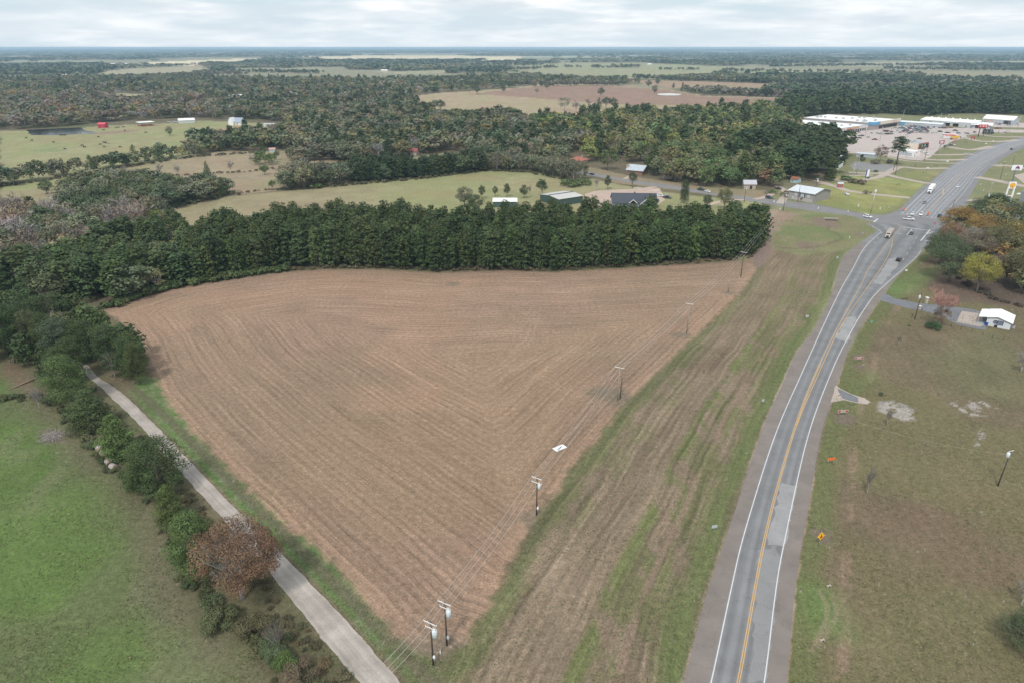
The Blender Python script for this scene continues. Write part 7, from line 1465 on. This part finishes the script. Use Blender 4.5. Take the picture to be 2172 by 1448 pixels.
simple('field_stick', 'bleached curved branch lying at the field edge', 'branch', 618, 1116, lambda r: MB().tube([(-1.1, .5, .05), (-.2, .0, .12), (1.0, -.15, .05)], [.03, .05, .03], 5).build('branch', M_PBARK, r))
for u, v, l in [(934,1388,'white marker stub between the two transformer poles')]: simple('marker_post', l, 'marker', u, v, lambda r: (MB().tube([(0, 0, 0), (0, 0, .8)], .09, 8).build('post', M_TRIM, r), MB().ball((0, 0, .82), (.11, .11, .06)).build('cap', M_TRIM, r)))
for u, v, l in [(1343,866,'x')][:0]: pass
def headwall(r):
    MB().box((0, 0, .12), (.8, .35, .25)).build('headwall', M_CONC, r); MB().tube([(0, -.3, .14), (0, .3, .14)], .11, 10).build('pipe', M_DARK, r)
for u, v, l in [(1831,774,'pale culvert end beside the upper board sign'),(1758,1243,'white stone at the verge near the green patch'),(1899,651,'dark culvert mouth beside the driveway'),(1744,1358,'small buried pipe end in the lower east verge')]: simple('culvert', l, 'culvert', u, v, headwall, rz=.3)
def grate(r):
    MB().box((0, 0, .5), (7.5, .4, 1.0)).build('headwall', mat('concrete_grey', (.42, .38, .34)), r)
    for k in range(7): MB().box((-3+k*1.0, -1.6, .45), (.35, 3.4, .18)).build('bar', mat('rusty_bar', (.10, .06, .05)), r)
simple('culvert_grate', 'barred culvert grate on the side road bank', 'culvert', 1762, 466, grate, rz=-.25)
for i, (u, v) in enumerate([(1766+0,393),(1900,311+0)][:0]): pass
def twopost(r): [MB().tube([(q, 0, 0), (q, 0, 1.1)], .16, 6).build('post', M_DARK, r) for q in (-.9, .9)]
for u, v, l in [(1905,393,'pair of dark drain posts in the yellow lawn'),(1961,367,'pair of dark drain posts beside the left white board'),(1985,353,'pair of dark drain posts beside the middle drive')]: simple('drain_posts', l, 'posts', u, v, twopost)
for i, (u, v) in enumerate([(1953,677),(1955,660),(1963,640),(1997,687),(2017,693),(2038,698),(2061,704),(2084,711),(2105,717),(2128,722)]):
    simple('fence_post', 'short dark wire fence post along the driveway lawn', 'fence post', u, v, lambda r: (MB().tube([(0, 0, -.1), (0, 0, 1.25)], .08, 6).build('post', M_WOOD, r), MB().box((0, 0, 1.26), (.14, .14, .04)).build('cap', M_WOOD, r)), group='fence posts along the driveway lawn')
def pillar(r): MB().box((0, 0, 1.1), (.9, .9, 2.2)).build('shaft', mat('tan_stone'), r); MB().box((0, 0, 2.28), (1.1, 1.1, .16)).build('cap', M_TRIM, r)
simple('gate_pillar', 'pale stone gate pillar north of the driveway', 'pillar', 1964, 643, pillar); simple('gate_pillar', 'short pale stone gate pillar south of the driveway', 'pillar', 1950, 656, pillar).scale = (.8, .8, .6)
simple('marker_post', 'short dark stub beside the driveway utility pole', 'post', 1934, 674, lambda r: (MB().tube([(0, 0, 0), (0, 0, 1.6)], .1, 6).build('post', M_WOOD, r), MB().box((0, 0, 1.62), (.2, .2, .04)).build('cap', M_WOOD, r)))
simple('timber', 'dark railway sleeper lying beside the driveway', 'timber', 1919, 634, lambda r: (MB().box((0, 0, .15), (2.4, .3, .3)).build('beam', M_WOOD, r),), rz=-.05)
def gate(r):
    for z in (.4, .8, 1.2): MB().box((0, 0, z), (4.6, .08, .08)).build('rail', M_TRIM, r)
    for q in (-2.3, 0, 2.3): MB().box((q, 0, .7), (.12, .12, 1.4)).build('post', M_TRIM, r)
simple('farm_gate', 'white gate panel beside the slim dark tree', 'gate', 1353, 401, gate); simple('farm_gate', 'white gate panel at the second drive mouth', 'gate', 1389, 406, gate); simple('farm_gate', 'white gate panel beside the low green tree', 'gate', 1501, 424, gate)
# cattle
M_COW = mat('black_hide', (.018, .016, .015), .8, var=.2)
def cow_mesh():
    """one continuous body: barrel trunk, neck, head, legs and tail"""
    me = bpy.data.meshes.new('cow'); V = [(-.95, 0, 1.12), (-.45, 0, 1.12), (.25, 0, 1.08), (.75, 0, 1.12), (1.15, 0, 1.05), (1.45, 0, .80), (1.72, 0, .62),
        (-.85, .22, .95), (-.80, .24, .62), (-.92, .24, .45), (-.88, .24, .04), (-.85, -.22, .95), (-.80, -.24, .62), (-.92, -.24, .45), (-.88, -.24, .04), (.70, .20, .85), (.72, .22, .45), (.70, .22, .04), (.70, -.20, .85), (.72, -.22, .45), (.70, -.22, .04), (-1.08, 0, 1.0), (-1.12, 0, .5), (1.42, .16, .98), (1.42, -.16, .98)]
    E = [(0, 1), (1, 2), (2, 3), (3, 4), (4, 5), (5, 6), (0, 7), (7, 8), (8, 9), (9, 10), (0, 11), (11, 12), (12, 13), (13, 14), (3, 15), (15, 16), (16, 17), (3, 18), (18, 19), (19, 20), (0, 21), (21, 22), (5, 23), (5, 24)]
    me.from_pydata(V, E, []); o = bpy.data.objects.new('cow', me); COL.objects.link(o); s = o.modifiers.new('s', 'SKIN'); s.use_smooth_shade = True
    R = [.34, .38, .40, .36, .24, .17, .10, .19, .13, .075, .07, .19, .13, .075, .07, .15, .085, .07, .15, .085, .07, .05, .03, .05, .05]
    for v_, r_ in zip(me.skin_vertices[0].data, R): v_.radius = (r_, r_)
    me.skin_vertices[0].data[1].use_root = True; o.modifiers.new('d', 'SUBSURF').levels = 1
    dg = bpy.context.evaluated_depsgraph_get(); m2 = bpy.data.meshes.new_from_object(o.evaluated_get(dg)); bpy.data.objects.remove(o); m2.materials.clear(); m2.materials.append(M_COW); return m2
CM = cow_mesh()
cows = [(56,294.5,'highest left'),(68,300,'below the highest left one'),(114,303.8,'walking along the worn path'),(129,288.5,'first at the pond edge'),(132,288.4,'second at the pond edge'),(135,288.6,'third at the pond edge'),(139,288.5,'fourth at the pond edge'),(138,318,'lowest on the pasture'),(175,310.8,'upper of the middle pair'),(180,314.5,'lower of the middle pair'),(209,292.2,'alone between pond and barn'),
        (213,308.5,'left of the trio below the barn'),(221,304.2,'first of the close pair below the barn'),(225,304.8,'second of the close pair below the barn'),(231,305.8,'calf behind the close pair'),(221,313.2,'below the trio'),(255,314,'rightmost on the pasture'),(310,283,'alone near the open shed'),(247,272.5,'left on the dirt mound'),(252,272,'second on the dirt mound'),(262,271.5,'right on the dirt mound'),(265,278.5,'below the dirt mound'),(220,277.5,'at the feeder by the pond'),(530,276,'alone near the bare dirt patch')]
for u, v, l in cows:
    x, y = P(u, v); o = link(bpy.data.objects.new('cow', CM)); o.location = (x, y, 0); o.rotation_euler = (0, 0, random.choice([0, math.pi])+random.uniform(-.5, .5)); s = .6 if 'calf' in l else 1.15; o.scale = (s, s, s); tag(o, 'black cow standing '+l if 'walking' not in l and 'calf' not in l else ('black cow '+l if 'walking' in l else 'small black '+l), 'cow', 'black cattle on the pasture')
# ================================================================== HAZE
def haze():
    m = bpy.data.materials.new('haze'); m.use_nodes = True; t = m.node_tree; t.nodes.clear()
    v = N(t, 'ShaderNodeVolumePrincipled'); v.inputs['Color'].default_value = (.58, .82, 1.0, 1); v.inputs['Density'].default_value = 7.5e-5; v.inputs['Anisotropy'].default_value = 0.0
    o = N(t, 'ShaderNodeOutputMaterial'); t.links.new(v.outputs[0], o.inputs['Volume'])
    mb = MB(); mb.box((0, 24000, 46.5), (110000, 50000, 95)); ob = mb.build('haze', m); ob['kind'] = 'stuff'
haze()
